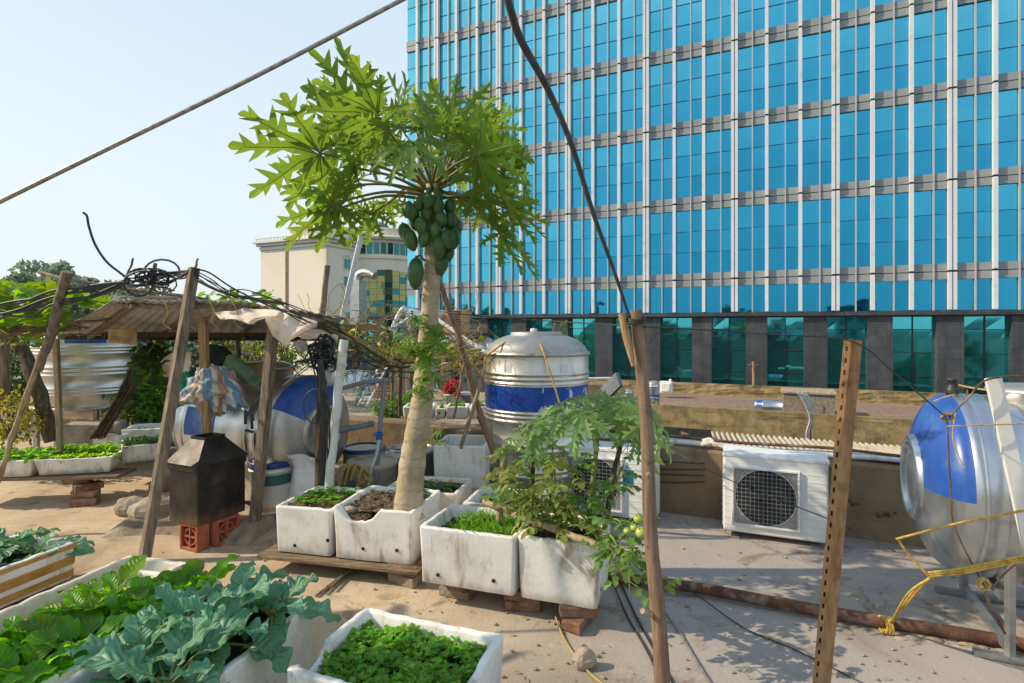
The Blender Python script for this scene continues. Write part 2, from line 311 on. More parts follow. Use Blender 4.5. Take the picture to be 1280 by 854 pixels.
def floorx(t, tc, co, col):
    big = t.noise(co, .7, 5, .6, .5); fine = t.noise(co, 85, 8, .75)
    g = t.new('ShaderNodeNewGeometry'); sx = t.new('ShaderNodeSeparateXYZ'); t.set(sx.inputs[0], g.outputs['Position'])
    side = t.sstep(t.math('ADD', sx.outputs[0], t.math('MULTIPLY_ADD', big, 1.6, -.8)), -1.0, 1.0)
    c = t.mix(side, col, t.mix(.85, col, (.335, .315, .295)))
    c = t.mix(t.math('MULTIPLY', t.sstep(big, .5, .68), .5), c, (.2, .155, .11))
    st = t.noise(co, 2.6, 9, .72, .8)
    c = t.mix(t.math('MULTIPLY', t.sstep(st, .53, .66), .62), c, (.16, .125, .095))
    st2 = t.noise(t.scale(co, (1.3, .8, 1)), 5.5, 9, .75)
    c = t.mix(t.math('MULTIPLY', t.sstep(st2, .58, .66), .5), c, (.5, .43, .34))
    dr = t.noise(co, 1.5, 10, .75, 1.2); c = t.mix(t.math('MULTIPLY', t.sstep(dr, .57, .6), .35), c, (.13, .11, .09))
    c = t.mix(t.math('MULTIPLY', t.sstep(fine, .58, .78), .55), c, (.11, .085, .065))
    br = t.new('ShaderNodeTexBrick'); t.set(br.inputs['Vector'], t.scale(co, (1, 1, 1))); br.inputs['Scale'].default_value = 2.9
    br.inputs['Mortar Size'].default_value = .006; br.inputs['Mortar Smooth'].default_value = .6; br.offset = 0
    wob = t.noise(co, 3, 4)
    c = t.mix(t.math('MULTIPLY', t.math('MULTIPLY', t.math('MULTIPLY', br.outputs['Fac'], t.math('SUBTRACT', 1, side)), t.sstep(wob, .35, .6)), .5), c, (.12, .09, .06))
    vo = t.new('ShaderNodeTexVoronoi', feature='DISTANCE_TO_EDGE'); vo.inputs['Scale'].default_value = .9
    wv = t.new('ShaderNodeVectorMath', operation='ADD'); t.set(wv.inputs[0], co); nz = t.new('ShaderNodeTexNoise'); nz.inputs['Scale'].default_value = 2.5; nz.inputs['Detail'].default_value = 6
    t.set(nz.inputs['Vector'], co); t.set(wv.inputs[1], nz.outputs['Color']); t.set(vo.inputs['Vector'], wv.outputs[0])
    return t.mix(t.math('MULTIPLY', t.math('MULTIPLY', t.math('MULTIPLY', t.sstep(vo.outputs[0], .007, .001), side), t.sstep(big, .5, .62)), .5), c, (.09, .075, .06))
M['floor'] = mat('worn_concrete', [(.45, .335, .22), (.55, .425, .295), (.62, .5, .365)], .92, scale=3, detail=9, bump=.3, bscale=45, extra=floorx, spec=.25)
M['ledge'] = mat('rough_mortar', [(.2, .15, .1), (.34, .27, .19), (.43, .36, .27)], .95, scale=4, bump=1, bscale=14, dirt=((.12, .09, .07), .5, 5))
M['city'] = mat('street_ground', [(.05, .05, .045), (.09, .09, .08)], .95, scale=.05)
def leafm(n, cols, tr=.35, isl=.7, rough=.5, veins=None, sc=9, bump=.15, spec=.4, tcol=None): return mat(n, cols, rough, tcol=tcol, scale=sc, island=isl, transl=tr, veins=veins, bump=bump, bscale=25, spec=spec)
M['papaya'] = leafm('papaya_leaf', [(.05, .12, .016), (.075, .16, .022), (.11, .2, .03)], .46, .5, .45, tcol=(.33, .47, .04))
M['papvein'] = mat('papaya_vein', [(.16, .2, .06), (.22, .25, .08)], .6, scale=10)
M['petiole'] = mat('papaya_petiole', [(.12, .13, .035), (.18, .17, .05)], .55, scale=8)
M['yleaf'] = leafm('young_papaya_leaf', [(.12, .22, .075), (.165, .275, .095), (.22, .33, .13)], .48, .5, .5)
M['tomleaf'] = leafm('tomato_leaf', [(.11, .17, .04), (.18, .23, .055), (.33, .32, .1)], .48, .8, .6)
M['tomleaf2'] = leafm('fresh_tomato_leaf', [(.08, .17, .04), (.115, .225, .055), (.165, .27, .075)], .45, .7, .55)
M['stem'] = mat('green_stem', [(.13, .17, .04), (.22, .25, .07)], .6, scale=12)
M['chard'] = leafm('chard_leaf', [(.075, .2, .02), (.12, .29, .026), (.18, .38, .04)], .5, .7, .42, ((.14, .26, .06), 7, 2.0, .05), 7, .5)
M['lettuce'] = leafm('lettuce_leaf', [(.12, .25, .02), (.19, .36, .03), (.27, .44, .05)], .45, .6, .45, ((.3, .42, .12), 6, 2, .05), 7, .4)
M['darkgreens'] = leafm('spinach_leaf', [(.025, .085, .02), (.04, .12, .025), (.06, .16, .03)], .35, .7, .4, None, 7)
M['collard'] = leafm('collard_leaf', [(.07, .2, .105), (.11, .27, .15), (.18, .35, .22)], .2, .6, .5, ((.24, .4, .26), 6, 2.2, .04), 8, .45, .5)
M['corian'] = leafm('coriander_leaf', [(.085, .21, .025), (.14, .31, .035), (.22, .4, .06)], .42, .8, .5)
M['grassleaf'] = leafm('grass_blade', [(.06, .17, .02), (.1, .24, .03), (.15, .3, .05)], .35, .6, .5)
M['vine'] = leafm('gourd_vine_leaf', [(.06, .14, .012), (.09, .2, .018), (.15, .26, .03)], .5, .8, .5)
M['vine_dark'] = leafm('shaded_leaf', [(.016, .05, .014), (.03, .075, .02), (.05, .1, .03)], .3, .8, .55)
M['bush'] = leafm('bush_leaf', [(.06, .14, .012), (.1, .2, .018), (.16, .26, .03)], .35, .8, .5)
M['yellowbush'] = leafm('yellow_green_leaf', [(.14, .16, .02), (.24, .24, .025), (.36, .32, .04)], .35, .8, .5)
M['tree'] = leafm('tree_leaf', [(.035, .07, .025), (.055, .1, .035), (.08, .13, .05)], .3, .8, .6)
M['hazytree'] = leafm('hazy_tree_leaf', [(.15, .2, .14), (.19, .25, .17), (.24, .3, .21)], .3, .4, .8, tcol=(.3, .38, .25))  # leaf colour paled to carry the distance haze
M['litter'] = mat('dead_leaf', [(.09, .06, .03), (.17, .12, .06), (.26, .2, .12)], .85, scale=15)
M['greenpaint'] = mat('faded_green_paint', [(.16, .28, .22), (.24, .36, .29)], .6, scale=8)
M['drygrass'] = mat('dry_vine', [(.2, .13, .03), (.34, .24, .06), (.42, .33, .12)], .85, scale=15)
M['twig'] = mat('dead_twig', [(.1, .075, .05), (.2, .15, .1)], .9, scale=12)
M['redleaf'] = leafm('red_leaf', [(.35, .02, .015), (.5, .04, .02)], .3, .6)
def rings(t, tc, co, col):
    sx = t.new('ShaderNodeSeparateXYZ'); t.set(sx.inputs[0], tc.outputs['Object'])
    n = t.noise(co, 5, 5)
    ph = t.math('FRACT', t.math('ADD', t.math('MULTIPLY', sx.outputs[2], 13), t.math('MULTIPLY', n, 3.2)))
    col = t.mix(t.math('MULTIPLY', t.math('MULTIPLY', t.sstep(ph, .3, .02), t.sstep(t.noise(co, 7, 4), .38, .62)), .6), col, (.16, .11, .07))
    n2 = t.noise(co, 9, 8, .7)
    return t.mix(t.math('MULTIPLY', t.sstep(n2, .56, .7), .55), col, (.26, .2, .12))
M['paptrunk'] = mat('papaya_bark', [(.31, .25, .15), (.43, .36, .24), (.52, .46, .34)], .85, scale=7, bump=.5, bscale=30, extra=rings)
M['fruit'] = mat('green_papaya_skin', [(.025, .07, .02), (.04, .1, .025), (.06, .13, .035)], .35, scale=9, island=.5, dirt=((.11, .15, .07), .25, 14), spec=.5, bump=.1, bscale=20)
M['tomato'] = mat('green_tomato', [(.25, .36, .05), (.36, .45, .08), (.46, .48, .1)], .3, scale=12, spec=.5)
M['bark'] = mat('bark', [(.05, .038, .026), (.11, .085, .06), (.18, .14, .1)], .95, scale=14, stretch=(2, 2, .4), bump=1, bscale=30)
# ---------------------------------------------------------------- camera, sky, sun
SUN_EL, SUN_DIR = rad(35), Vector((-1, -.01, 0)).normalized()
cam = bpy.data.objects.new('camera', bpy.data.cameras.new('camera')); C.objects.link(cam)
cam.location = (0, 0, EYE); cam.rotation_euler = (rad(90), 0, 0)
cam.data.sensor_width = 36; cam.data.lens = 700/1280*36; cam.data.shift_y = -19/1280; cam.data.clip_start = .05; cam.data.clip_end = 6000
sc = bpy.context.scene; sc.camera = cam
sc.view_settings.view_transform = 'Standard'; sc.view_settings.look = 'None'; sc.view_settings.exposure = 0; sc.view_settings.gamma = 1
w = bpy.data.worlds.new('World'); sc.world = w; w.use_nodes = True; t = NT(w)
sky = t.new('ShaderNodeTexSky', sky_type='NISHITA'); sky.sun_disc = False; sky.sun_elevation = SUN_EL
sky.sun_rotation = math.atan2(SUN_DIR.x, SUN_DIR.y)
sky.altitude = 20; sky.air_density = 1.0; sky.dust_density = 3.2; sky.ozone_density = 2.2
bg = t.n['Background']; 
tc = t.new('ShaderNodeTexCoord'); sx = t.new('ShaderNodeSeparateXYZ'); t.set(sx.inputs[0], tc.outputs['Generated'])
hc = t.ramp(t.math('MULTIPLY_ADD', sx.outputs[2], 1, .02), [(0, (.80, .885, .915)), (.22, (.79, .88, .93)), (.5, (.66, .8, .92)), (.72, (.44, .58, .77)), (1, (.3, .42, .64))])
# city haze: the lower sky whitens towards the horizon
t.set(bg.inputs[0], t.mix(.82, sky.outputs[0], t.mix(1, hc, (10, 10, 10), 'MULTIPLY'))); bg.inputs[1].default_value = .118
sl = bpy.data.lights.new('sun', 'SUN'); sl.energy = 5.0; sl.angle = rad(.5); sl.color = (1, .84, .62)
so = bpy.data.objects.new('sun', sl); C.objects.link(so)
sd = Vector((SUN_DIR.x*math.cos(SUN_EL), SUN_DIR.y*math.cos(SUN_EL), math.sin(SUN_EL)))
so.rotation_euler = sd.to_track_quat('Z', 'Y').to_euler(); so.location = (-8, 0, 10)

# ---------------------------------------------------------------- structure
def ST(mb, name, m, **k): return mb.build(name, m, kind='structure', **k)
A0 = Vector((1.3, 4.83, 0))                      # foot of the back parapet
def FA(u, v, z=0): return A0+U*u+V*v+Z*z
b = MB(); b.add([(-3000, -3000, -14), (3000, -3000, -14), (3000, 3000, -14), (-3000, 3000, -14)], [(0, 1, 2, 3)]); ST(b, 'ground', M['city'])
b = MB(); b.grid(lambda i, j: FA(-16+26*i, -9+9.1*j, 0.004*noise.noise(Vector((i*30, j*12, 0)))), 120, 50); ST(b, 'roof_terrace', M['floor'])
b = MB(); b.box(FA(-3, -4.5, -7.03), (26.2, 9.4, 13.9), -TH); ST(b, 'terrace_building', M['wall'])
b = MB()
def wtop(i): return .57+.014*noise.noise(Vector((i*40, 0, 3)))
def wallP(i, j):
    u = -16+26*i; top = wtop(i); k = j*4
    pts = [(0, -.05), (0, top-.02), (.02, top), (.2, top), (.2, -.6)]
    a = int(min(3, math.floor(k))); f = k-a; p = [lerp(pts[a][q], pts[a+1][q], f) for q in (0, 1)]
    n = .012*noise.noise(Vector((u*3, p[1]*5, 1))) if p[1] < top-.03 else 0
    return FA(u, p[0]+n, p[1])
b.grid(wallP, 260, 8, sm=False); ST(b, 'parapet_wall', M['wall'])
b = MB(); nb = []                               # two crumbled holes at the wall foot beside the condenser
for px, py, s in ((1066, 630, 1), (1108, 640, .8)):
    p = W(px, py, 4.2); c = A0+U*((p-A0).dot(U))+V*.0+Z*p.z
    for k in range(16):
        b.ball(c+U*R.uniform(-.09, .09)*s+Z*R.uniform(-.025, .03)*s+V*R.uniform(-.0, .02), R.uniform(.012, .03)*s, (1, .6, .7), 7, 5)
b.build('crumbled_plaster', M['drysoil'], label='crumbled plaster patches breaking out of the brown parapet wall right of the condenser', cat='plaster')
# neighbouring roof on the left and far flat roof on the right
b = MB(); b.grid(lambda i, j: FA(-16+14.7*i, .2+3.4*j, .47+.02*noise.noise(Vector((i*20, j*12, 9)))), 60, 30); ST(b, 'neighbour_roof', M['ledge'])
b = MB(); b.box(FA(-8.65, 1.9, -6.8), (14.7, 3.4, 14.5), -TH); ST(b, 'neighbour_building', M['wall'])
ZR = -2.12; Ff = G(817, 510, ZR); FRr = G(1120, 527, ZR)
def FF(u, v, z=0): return Vector((Ff.x, Ff.y, 0))+U*u+V*v+Z*z
b = MB(); b.grid(lambda i, j: FF(-9+40*i, .0+6.6*j, ZR+.004), 20, 8, sm=False); ST(b, 'far_roof', M['gravel'])
b = MB(); b.grid(lambda i, j: FF(-9+40*i, -.03-.06*noise.noise(Vector((i*30, j*20, 2))), -14+(14+ZR+.15)*j), 80, 60, sm=False)
b.box(FF(11, .12, ZR+.06), (40, .3, .18), -TH); ST(b, 'far_roof_wall', M['mossy'])
b = MB(); b.box(FF(11, 6.3, ZR+.3), (40, .35, .6), -TH); b.grid(lambda i, j: FF(-9+40*i, 6.1-.08*noise.noise(Vector((i*60, j*3, 2))), ZR+.62*j), 100, 5, sm=False); ST(b, 'far_parapet', M['mossy'])

# ---------------------------------------------------------------- glass office building
Pref = Vector((16.74, 29.0, 0))
def FO(u, v, z=0): return Pref+U*u+V*v+Z*z
m = bpy.data.materials.new('blue_glass'); m.use_nodes = True; t = NT(m); P = t.n['Principled BSDF']
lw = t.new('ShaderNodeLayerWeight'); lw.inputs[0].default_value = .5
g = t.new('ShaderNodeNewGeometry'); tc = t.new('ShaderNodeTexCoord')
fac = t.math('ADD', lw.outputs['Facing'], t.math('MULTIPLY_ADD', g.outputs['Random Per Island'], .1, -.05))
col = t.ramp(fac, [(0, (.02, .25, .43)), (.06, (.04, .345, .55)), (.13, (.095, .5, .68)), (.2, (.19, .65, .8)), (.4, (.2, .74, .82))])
col = t.mix(t.math('MULTIPLY', t.math('GREATER_THAN', t.math('FRACT', t.math('MULTIPLY', g.outputs['Random Per Island'], 37.0)), .9), .3), col, (.2, .5, .56)); nz = t.noise(tc.outputs['Object'], .35, 4); col = t.mix(t.math('MULTIPLY', t.sstep(nz, .35, .75), .25), col, (.01, .2, .3))  # scattered paler panes: blinds and office lights inside, put into the colour
t.set(P.inputs['Base Color'], col); P.inputs['Metallic'].default_value = .92; P.inputs['Roughness'].default_value = .03
bp = t.new('ShaderNodeBump'); bp.inputs['Strength'].default_value = .012; bp.inputs['Distance'].default_value = .3
t.set(bp.inputs['Height'], t.noise(tc.outputs['Object'], .9, 2)); t.set(P.inputs['Normal'], bp.outputs[0]); M['glass'] = m
def tint(name, c, rough=.04):
    m = bpy.data.materials.new(name); m.use_nodes = True; t = NT(m); P = t.n['Principled BSDF']; tc = t.new('ShaderNodeTexCoord')
    nz = t.noise(tc.outputs['Object'], .8, 3); t.set(P.inputs['Base Color'], t.mix(nz, c, tuple(q*.6 for q in c))); P.inputs['Metallic'].default_value = .9; P.inputs['Roughness'].default_value = rough
    return m
M['teal'] = tint('teal_lobby_glass', (.1, .62, .68)); M['hglass'] = tint('hotel_window_glass', (.05, .2, .22)); M['yglass'] = tint('gold_green_glass', (.3, .33, .14))
M['mull'] = mat('pale_mullion_aluminium', [(.62, .64, .67), (.7, .72, .75)], .45, scale=.8, dirt=((.48, .49, .5), .3, 1.5))
M['mullthin'] = mat('thin_mullion', [(.42, .43, .45), (.5, .51, .52)], .45, .2, scale=1)
M['span'] = mat('spandrel_panel', [(.23, .26, .27), (.3, .33, .34)], .5, .0, scale=.5, stretch=(.4, 1, 3))
M['transom'] = mat('blue_grey_transom', [(.04, .13, .19), (.06, .17, .23)], .5, scale=1)
M['joint'] = mat('dark_joint', [(.02, .02, .022), (.04, .04, .04)], .6)
def tiles(t, tc, co, col):
    br = t.new('ShaderNodeTexBrick'); sx = t.new('ShaderNodeSeparateXYZ'); t.set(sx.inputs[0], tc.outputs['Object']); cx = t.new('ShaderNodeCombineXYZ')
    t.set(cx.inputs[0], t.math('ADD', sx.outputs[0], sx.outputs[1])); t.set(cx.inputs[1], sx.outputs[2]); t.set(br.inputs['Vector'], cx.outputs[0]); br.offset = 0
    br.inputs['Scale'].default_value = 1.0; br.inputs['Brick Width'].default_value = .56; br.inputs['Row Height'].default_value = .56; br.inputs['Mortar Size'].default_value = .008
    br.inputs['Color1'].default_value = (.9, .9, .9, 1); br.inputs['Color2'].default_value = (1.15, 1.15, 1.15, 1); br.inputs['Mortar'].default_value = (.5, .5, .5, 1)
    return t.mix(1, col, br.outputs[0], 'MULTIPLY')
M['darkstone'] = mat('dark_granite', [(.033, .039, .047), (.05, .057, .067), (.066, .072, .08)], .5, scale=1.2, dirt=((.12, .115, .1), .35, 1.2, (1, 1, .3)), extra=tiles)
off = thing('office_building', 'tall blue glass office building with white vertical mullions above a dark granite base', 'building', FO(-6, 0, -14), -TH)
MOD = 1.615; UL, UR = -26.85, 14.2
J = [4.24+4.367*k for k in range(7)]           # floor joints
ZB = 2.3
b = MB(); b.box(FO((UL+UR)/2, 10.2, 16.7), (UR-UL-.1, 20, 28.6), -TH); b.box(FO((UL-9+UR)/2, 8.6, -5.9), (UR-UL+9, 16, 16.3), -TH); b.build('core_wall', M['span'], off)
for k, z in enumerate(J):
    b = MB(); b.box(FO((UL+UR)/2, .0, z+.2), (UR-UL, .2, .36), -TH); b.box(FO((UL+UR)/2, .01, z-.2), (UR-UL, .2, .36), -TH); b.box(FO((UL+UR)/2, .06, z), (UR-UL, .2, .1), -TH, 1)
    b.build('spandrel', [M['span'], M['joint']], off)
b = MB(); b.box(FO((UL+UR)/2, -.03, ZB-.04), (UR-UL, .4, .2), -TH); b.build('base_cornice', M['darkstone'], off)
mu = [(i-16)*MOD for i in range(0, 25)]
levels = [ZB+.06]+J+[31]
for i, u in enumerate(mu):
    wd = .34 if i % 3 == 1 else .2
    b = MB()
    for z0, z1 in zip(levels[:-1], levels[1:]):
        h = z1-z0-.1
        if wd > .3:
            for s in (-1, 1): b.box(FO(u+s*.1, -.16, (z0+z1)/2), (.14, .26, h), -TH)
            b.box(FO(u, -.1, (z0+z1)/2), (.07, .2, h), -TH, 1)
        else:
            b.box(FO(u, -.16, (z0+z1)/2), (.17, .26, h), -TH)
        b.box(FO(u, -.13, z1), (wd*.8, .22, .1), -TH, 2)
    b.build('mullion', [M['mull'], M['mullthin'], M['joint']], off)
    b = MB(); b.box(FO(u+MOD*.56, -.08, (ZB+31)/2), (.055, .16, 31-ZB), -TH); b.build('thin_mullion', M['mullthin'], off)
cells = []
edges = [UL]+mu+[UR]
for i in range(len(edges)-1):
    for k in range(len(levels)-1):
        a, e = edges[i], edges[i+1]; z0 = levels[k]+(.39 if k else .02); z1 = levels[k+1]-.39
        c = FO((a+e)/2, 0, (z0+z1)/2); px = 640+700*c.x/c.y; py = 408-700*(c.z-EYE)/c.y
        vis = -30 < px < 1310 and py > -60
        cells.append((0 if vis else 1, c.length, a, e, z0, z1, k))
cells.sort(); rest = MB()
def panes(b, a, e, z0, z1, k):
    rows = 3 if k else 1
    mid = a+(e-a)*.56
    for r in range(rows):
        za = z0+(z1-z0)*r/rows; zb = z0+(z1-z0)*(r+1)/rows
        for x0, x1 in ((a, mid), (mid, e)):
            q = [R.gauss(0, .002) for _ in range(4)]
            b.add([FO(x0, .03+q[0], za), FO(x1, .03+q[1], za), FO(x1, .03+q[2], zb), FO(x0, .03+q[0]+q[2]-q[1], zb)], [(0, 1, 2, 3)])
        if r: b.box(FO((a+e)/2, .015, za), (e-a, .04, .026), -TH, 1)
for n, (vz, d, a, e, z0, z1, k) in enumerate(cells):
    b = MB() if n < 96 else rest
    panes(b, a, e, z0, z1, k)
    if n < 96: b.build('window', [M['glass'], M['transom']], off)
rest.build('window', [M['glass'], M['transom']], off, kind='stuff')
wc = [-33.7+2.853*j for j in range(17)]
for j, u in enumerate(wc):
    b = MB(); ww = 1.78
    for x0, x1 in ((u-ww/2, u), (u, u+ww/2)):
        for z0, z1 in ((-2.2, -.9), (-.9, .3), (.3, 1.45), (1.45, 2.2)):
            q = [R.gauss(0, .004) for _ in range(4)]
            b.add([FO(x0, .5+q[0], z0), FO(x1, .5+q[1], z0), FO(x1, .5+q[2], z1), FO(x0, .5+q[3], z1)], [(0, 1, 2, 3)])
    b.box(FO(u, .47, 0), (.05, .06, 4.4), -TH, 1)
    for z in (-.9, .3, 1.45): b.box(FO(u, .48, z), (ww, .04, .03), -TH, 1)
    b.build('lobby_window', [M['teal'], M['joint']], off)
    b = MB(); a = u+ww/2; e = (wc[j+1] if j < 16 else u+2.853)-ww/2; b.box(FO((a+e)/2, .3, -5.9), (e-a, .6, 16.2), -TH); b.build('pillar', M['darkstone'], off)
b = MB(); b.box(FO((wc[0]-1+UR)/2, .31, 2.17), (UR-wc[0]+1, .58, .18), -TH); b.build('lintel', M['darkstone'], off)
b = MB(); b.box(FO((wc[0]-1+UL)/2, .28, 2.36), (UL-wc[0]+1, .7, .14), -TH); b.build('podium_coping', M['darkstone'], off)

# ---------------------------------------------------------------- cream hotel
H0 = W(408, 408, 100); H0.z = 0
def FH(u, v, z=0): return H0+U*u+V*v+Z*z
M['cream'] = mat('cream_render', [(.72, .66, .52), (.8, .74, .6), (.84, .78, .65)], .9, scale=.1, dirt=((.42, .36, .27), .3, .15, (1, 1, .4)))
M['creamtrim'] = mat('cream_trim', [(.68, .65, .58), (.75, .72, .66)], .85, scale=.2)
M['dome'] = mat('slate_dome', [(.08, .1, .14), (.13, .15, .19)], .6, scale=.3)
hot = thing('hotel_building', 'cream plastered hotel with stepped cornice and a curved glazed tower, behind the papaya', 'building', FH(-4, 8, -14), -TH)
b = MB(); b.box(FH(-8.2, 13, 1.7), (16.4, 26, 31.4), -TH); b.build('wall', M['cream'], hot)
b = MB()
for z, h, o in ((16.3, .5, .25), (17.0, .5, .6), (17.45, .35, 1.1)): b.box(FH(-8.2, 13, z), (16.4+2*o, 26+2*o, h), -TH)
b.build('cornice', M['creamtrim'], hot)
b = MB(); b.box(FH(-6.2, 8, 18.8), (9.5, 12, 2.3), -TH); b.box(FH(-6.2, 8, 20.1), (10.6, 13.2, .5), -TH); b.build('penthouse', M['cream'], hot)
for k in range(24):
    b = MB(); p = FH(-16.6+17.6*k/23, -.8, 17.6); b.box(p+Z*.25, (.16, .16, .5), -TH)
    b.box(p+Z*.55, (.5, .3, .14), -TH); b.build('parapet_baluster', M['creamtrim'], hot)
b = MB(); b.box(FH(-9.6, -.02, 1.7), (.7, .12, 29), -TH); b.build('drain_strip', M['wall'], hot)
for k in range(5):
    z = 13.3-3.3*k
    b = MB(); v = 5.2
    b.box(FH(.05, v, z), (.2, 2.0, 2.1), -TH, 1); b.box(FH(.1, v, z), (.22, 1.5, 1.7), -TH)
    if k == 0:
        for a in range(7): b.box(FH(.1, v-1+a/3, z+1.1+.45*math.sin(PI*a/6)), (.2, .36, .25), -TH, 1)
    b.box(FH(.14, v, z), (.22, .07, 1.7), -TH, 1); b.build('window', [M['hglass'], M['creamtrim']], hot)
T = Matrix.Translation(FH(-1.5, 17, 0))
b = MB(); b.lathe([(8.4, -14), (8.4, 14.6), (8.7, 14.7), (8.7, 15.1), (8.2, 15.2), (8.2, 18.2), (9.3, 18.4), (9.6, 18.8), (9.3, 19.1), (7.4, 19.2), (7.4, 20.4), (7.9, 20.5), (7.9, 20.8), (.01, 21)], T, 48, sm=False); b.build('round_tower', M['cream'], hot)
b = MB(); b.lathe([(2.4, 20.8), (2.3, 21.4), (1.7, 22.3), (.8, 23), (.01, 23.3)], T, 20); b.build('dome', M['dome'], hot)
for k in range(14):
    a = -TH-PI*.62+k*.16
    b = MB(); c = FH(-1.5, 17, 16.7)+Vector((math.cos(a), math.sin(a), 0))*8.22; b.box(c, (.2, 1.0, 2.2), a); b.build('ring_window', M['hglass'], hot)
b = MB()
for k in range(11):
    a = -TH-PI*.5+k*.17
    for r in range(8):
        zt = 12.6-(1.2*((k-5)/5.5)**2*2)
        z0 = 3+(zt-3)*r/8; z1 = 3+(zt-3)*(r+1)/8
        c = FH(-1.5, 17, (z0+z1)/2)+Vector((math.cos(a), math.sin(a), 0))*8.5
        b.box(c, (.1, 1.36, (z1-z0)*.94), a+R.gauss(0, .012), 0 if R.random() > .32 else 1)
b.build('curtain_window', [M['yglass'], M['hglass']], hot)

# ---------------------------------------------------------------- quarter seen only as a reflection in the lobby glass
def leafcloud(b, c, rx, ry, rz, n, size, mi=0, bias=.5, up=.35):
    for _ in range(n):
        while True:
            q = Vector((R.uniform(-1, 1), R.uniform(-1, 1), R.uniform(-1, 1)))
            if .02 < q.length < 1: break
        q = q.normalized()*(q.length**bias)
        p = Vector(c)+Vector((q.x*rx, q.y*ry, q.z*rz))
        nn = (Vector((R.gauss(0, 1), R.gauss(0, 1), R.gauss(0, 1)+up))+q*.6).normalized(); d = nn.orthogonal(); d.rotate(Matrix.Rotation(R.uniform(0, 6.28), 3, nn)); s = nn.cross(d)
        L = size*R.uniform(.6, 1.3)
        b.add([p-d*L*.5, p+s*L*.28, p+d*L*.5, p-s*L*.28], [(0, 1, 2, 3)], mi)
def clumps(b, c, r, n, k, size, flat=.75, mi=0):
    for _ in range(k):
        q = Vector((R.gauss(0, .5), R.gauss(0, .5), R.gauss(0, .4))); q.z *= flat
        leafcloud(b, Vector(c)+q*r, r*R.uniform(.25, .45), r*R.uniform(.25, .45), r*R.uniform(.2, .35), n//k, size, mi, .6)
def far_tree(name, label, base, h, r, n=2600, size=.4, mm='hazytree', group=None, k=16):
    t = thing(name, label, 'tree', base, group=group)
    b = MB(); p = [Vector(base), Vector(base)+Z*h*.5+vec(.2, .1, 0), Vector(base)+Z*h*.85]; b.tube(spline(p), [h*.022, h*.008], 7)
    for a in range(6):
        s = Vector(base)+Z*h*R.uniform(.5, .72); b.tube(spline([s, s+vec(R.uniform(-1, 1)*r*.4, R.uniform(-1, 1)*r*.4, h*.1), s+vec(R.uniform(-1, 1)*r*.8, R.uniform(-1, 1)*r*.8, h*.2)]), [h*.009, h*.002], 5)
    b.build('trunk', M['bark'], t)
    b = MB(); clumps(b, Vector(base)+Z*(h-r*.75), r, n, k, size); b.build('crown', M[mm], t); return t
b = MB()
for k in range(60):
    a = rad(188+k*1.5); d = R.uniform(34, 52); leafcloud(b, (d*math.cos(a), d*math.sin(a), R.uniform(-8, -3.4)), 3.5, 3.5, 4.0, 120, 1.3)
b.build('street_trees', M['tree'], kind='stuff', label='dark belt of street trees mirrored in the lobby glass', cat='trees')
for k, (az, d, h, wd) in enumerate(((196, 62, 2.5, 8), (207, 66, .6, 7), (217, 60, 3.4, 6), (228, 70, 1.2, 9), (238, 64, 4.6, 7), (247, 72, 2, 8), (257, 68, 5.5, 7))):
    c = Vector((d*math.cos(rad(az)), d*math.sin(rad(az)), -14)); rz = rad(az); t = thing('town_house', 'town house block seen only as a dark reflection in the lobby glass', 'house', c, rz, 'houses mirrored in the glass')
    b = MB(); b.box(c+Z*(14+h)/2, (6, wd, 14+h), rz); b.build('wall', M['cream'] if k % 2 else M['span'], t)
    b = MB(); b.box(c+Z*(14.2+h), (6.6, wd+.6, .4), rz); b.build('roof', M['rust'] if k % 3 == 0 else M['asbestos'], t)
    for r in range(4):
        for q in range(3):
            b = MB(); e = Vector((-math.cos(rz), -math.sin(rz), 0)); s = Vector((-e.y, e.x, 0)); b.box(c+e*3.02+s*(q-1)*wd*.3+Z*(14+h-1.8-3*r), (.1, 1.2, 1.5), rz); b.build('window', M['hglass'], t)
# trees beyond the left edge of the roof
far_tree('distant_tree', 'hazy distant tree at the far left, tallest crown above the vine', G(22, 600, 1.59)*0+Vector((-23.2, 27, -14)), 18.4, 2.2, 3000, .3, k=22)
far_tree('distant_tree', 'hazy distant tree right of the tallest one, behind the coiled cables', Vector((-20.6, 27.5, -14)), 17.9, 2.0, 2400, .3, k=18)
far_tree('distant_tree', 'low distant tree between the vine and the leaning cable hose', Vector((-18.2, 25, -14)), 17.7, 1.9, 2200, .3, k=18)
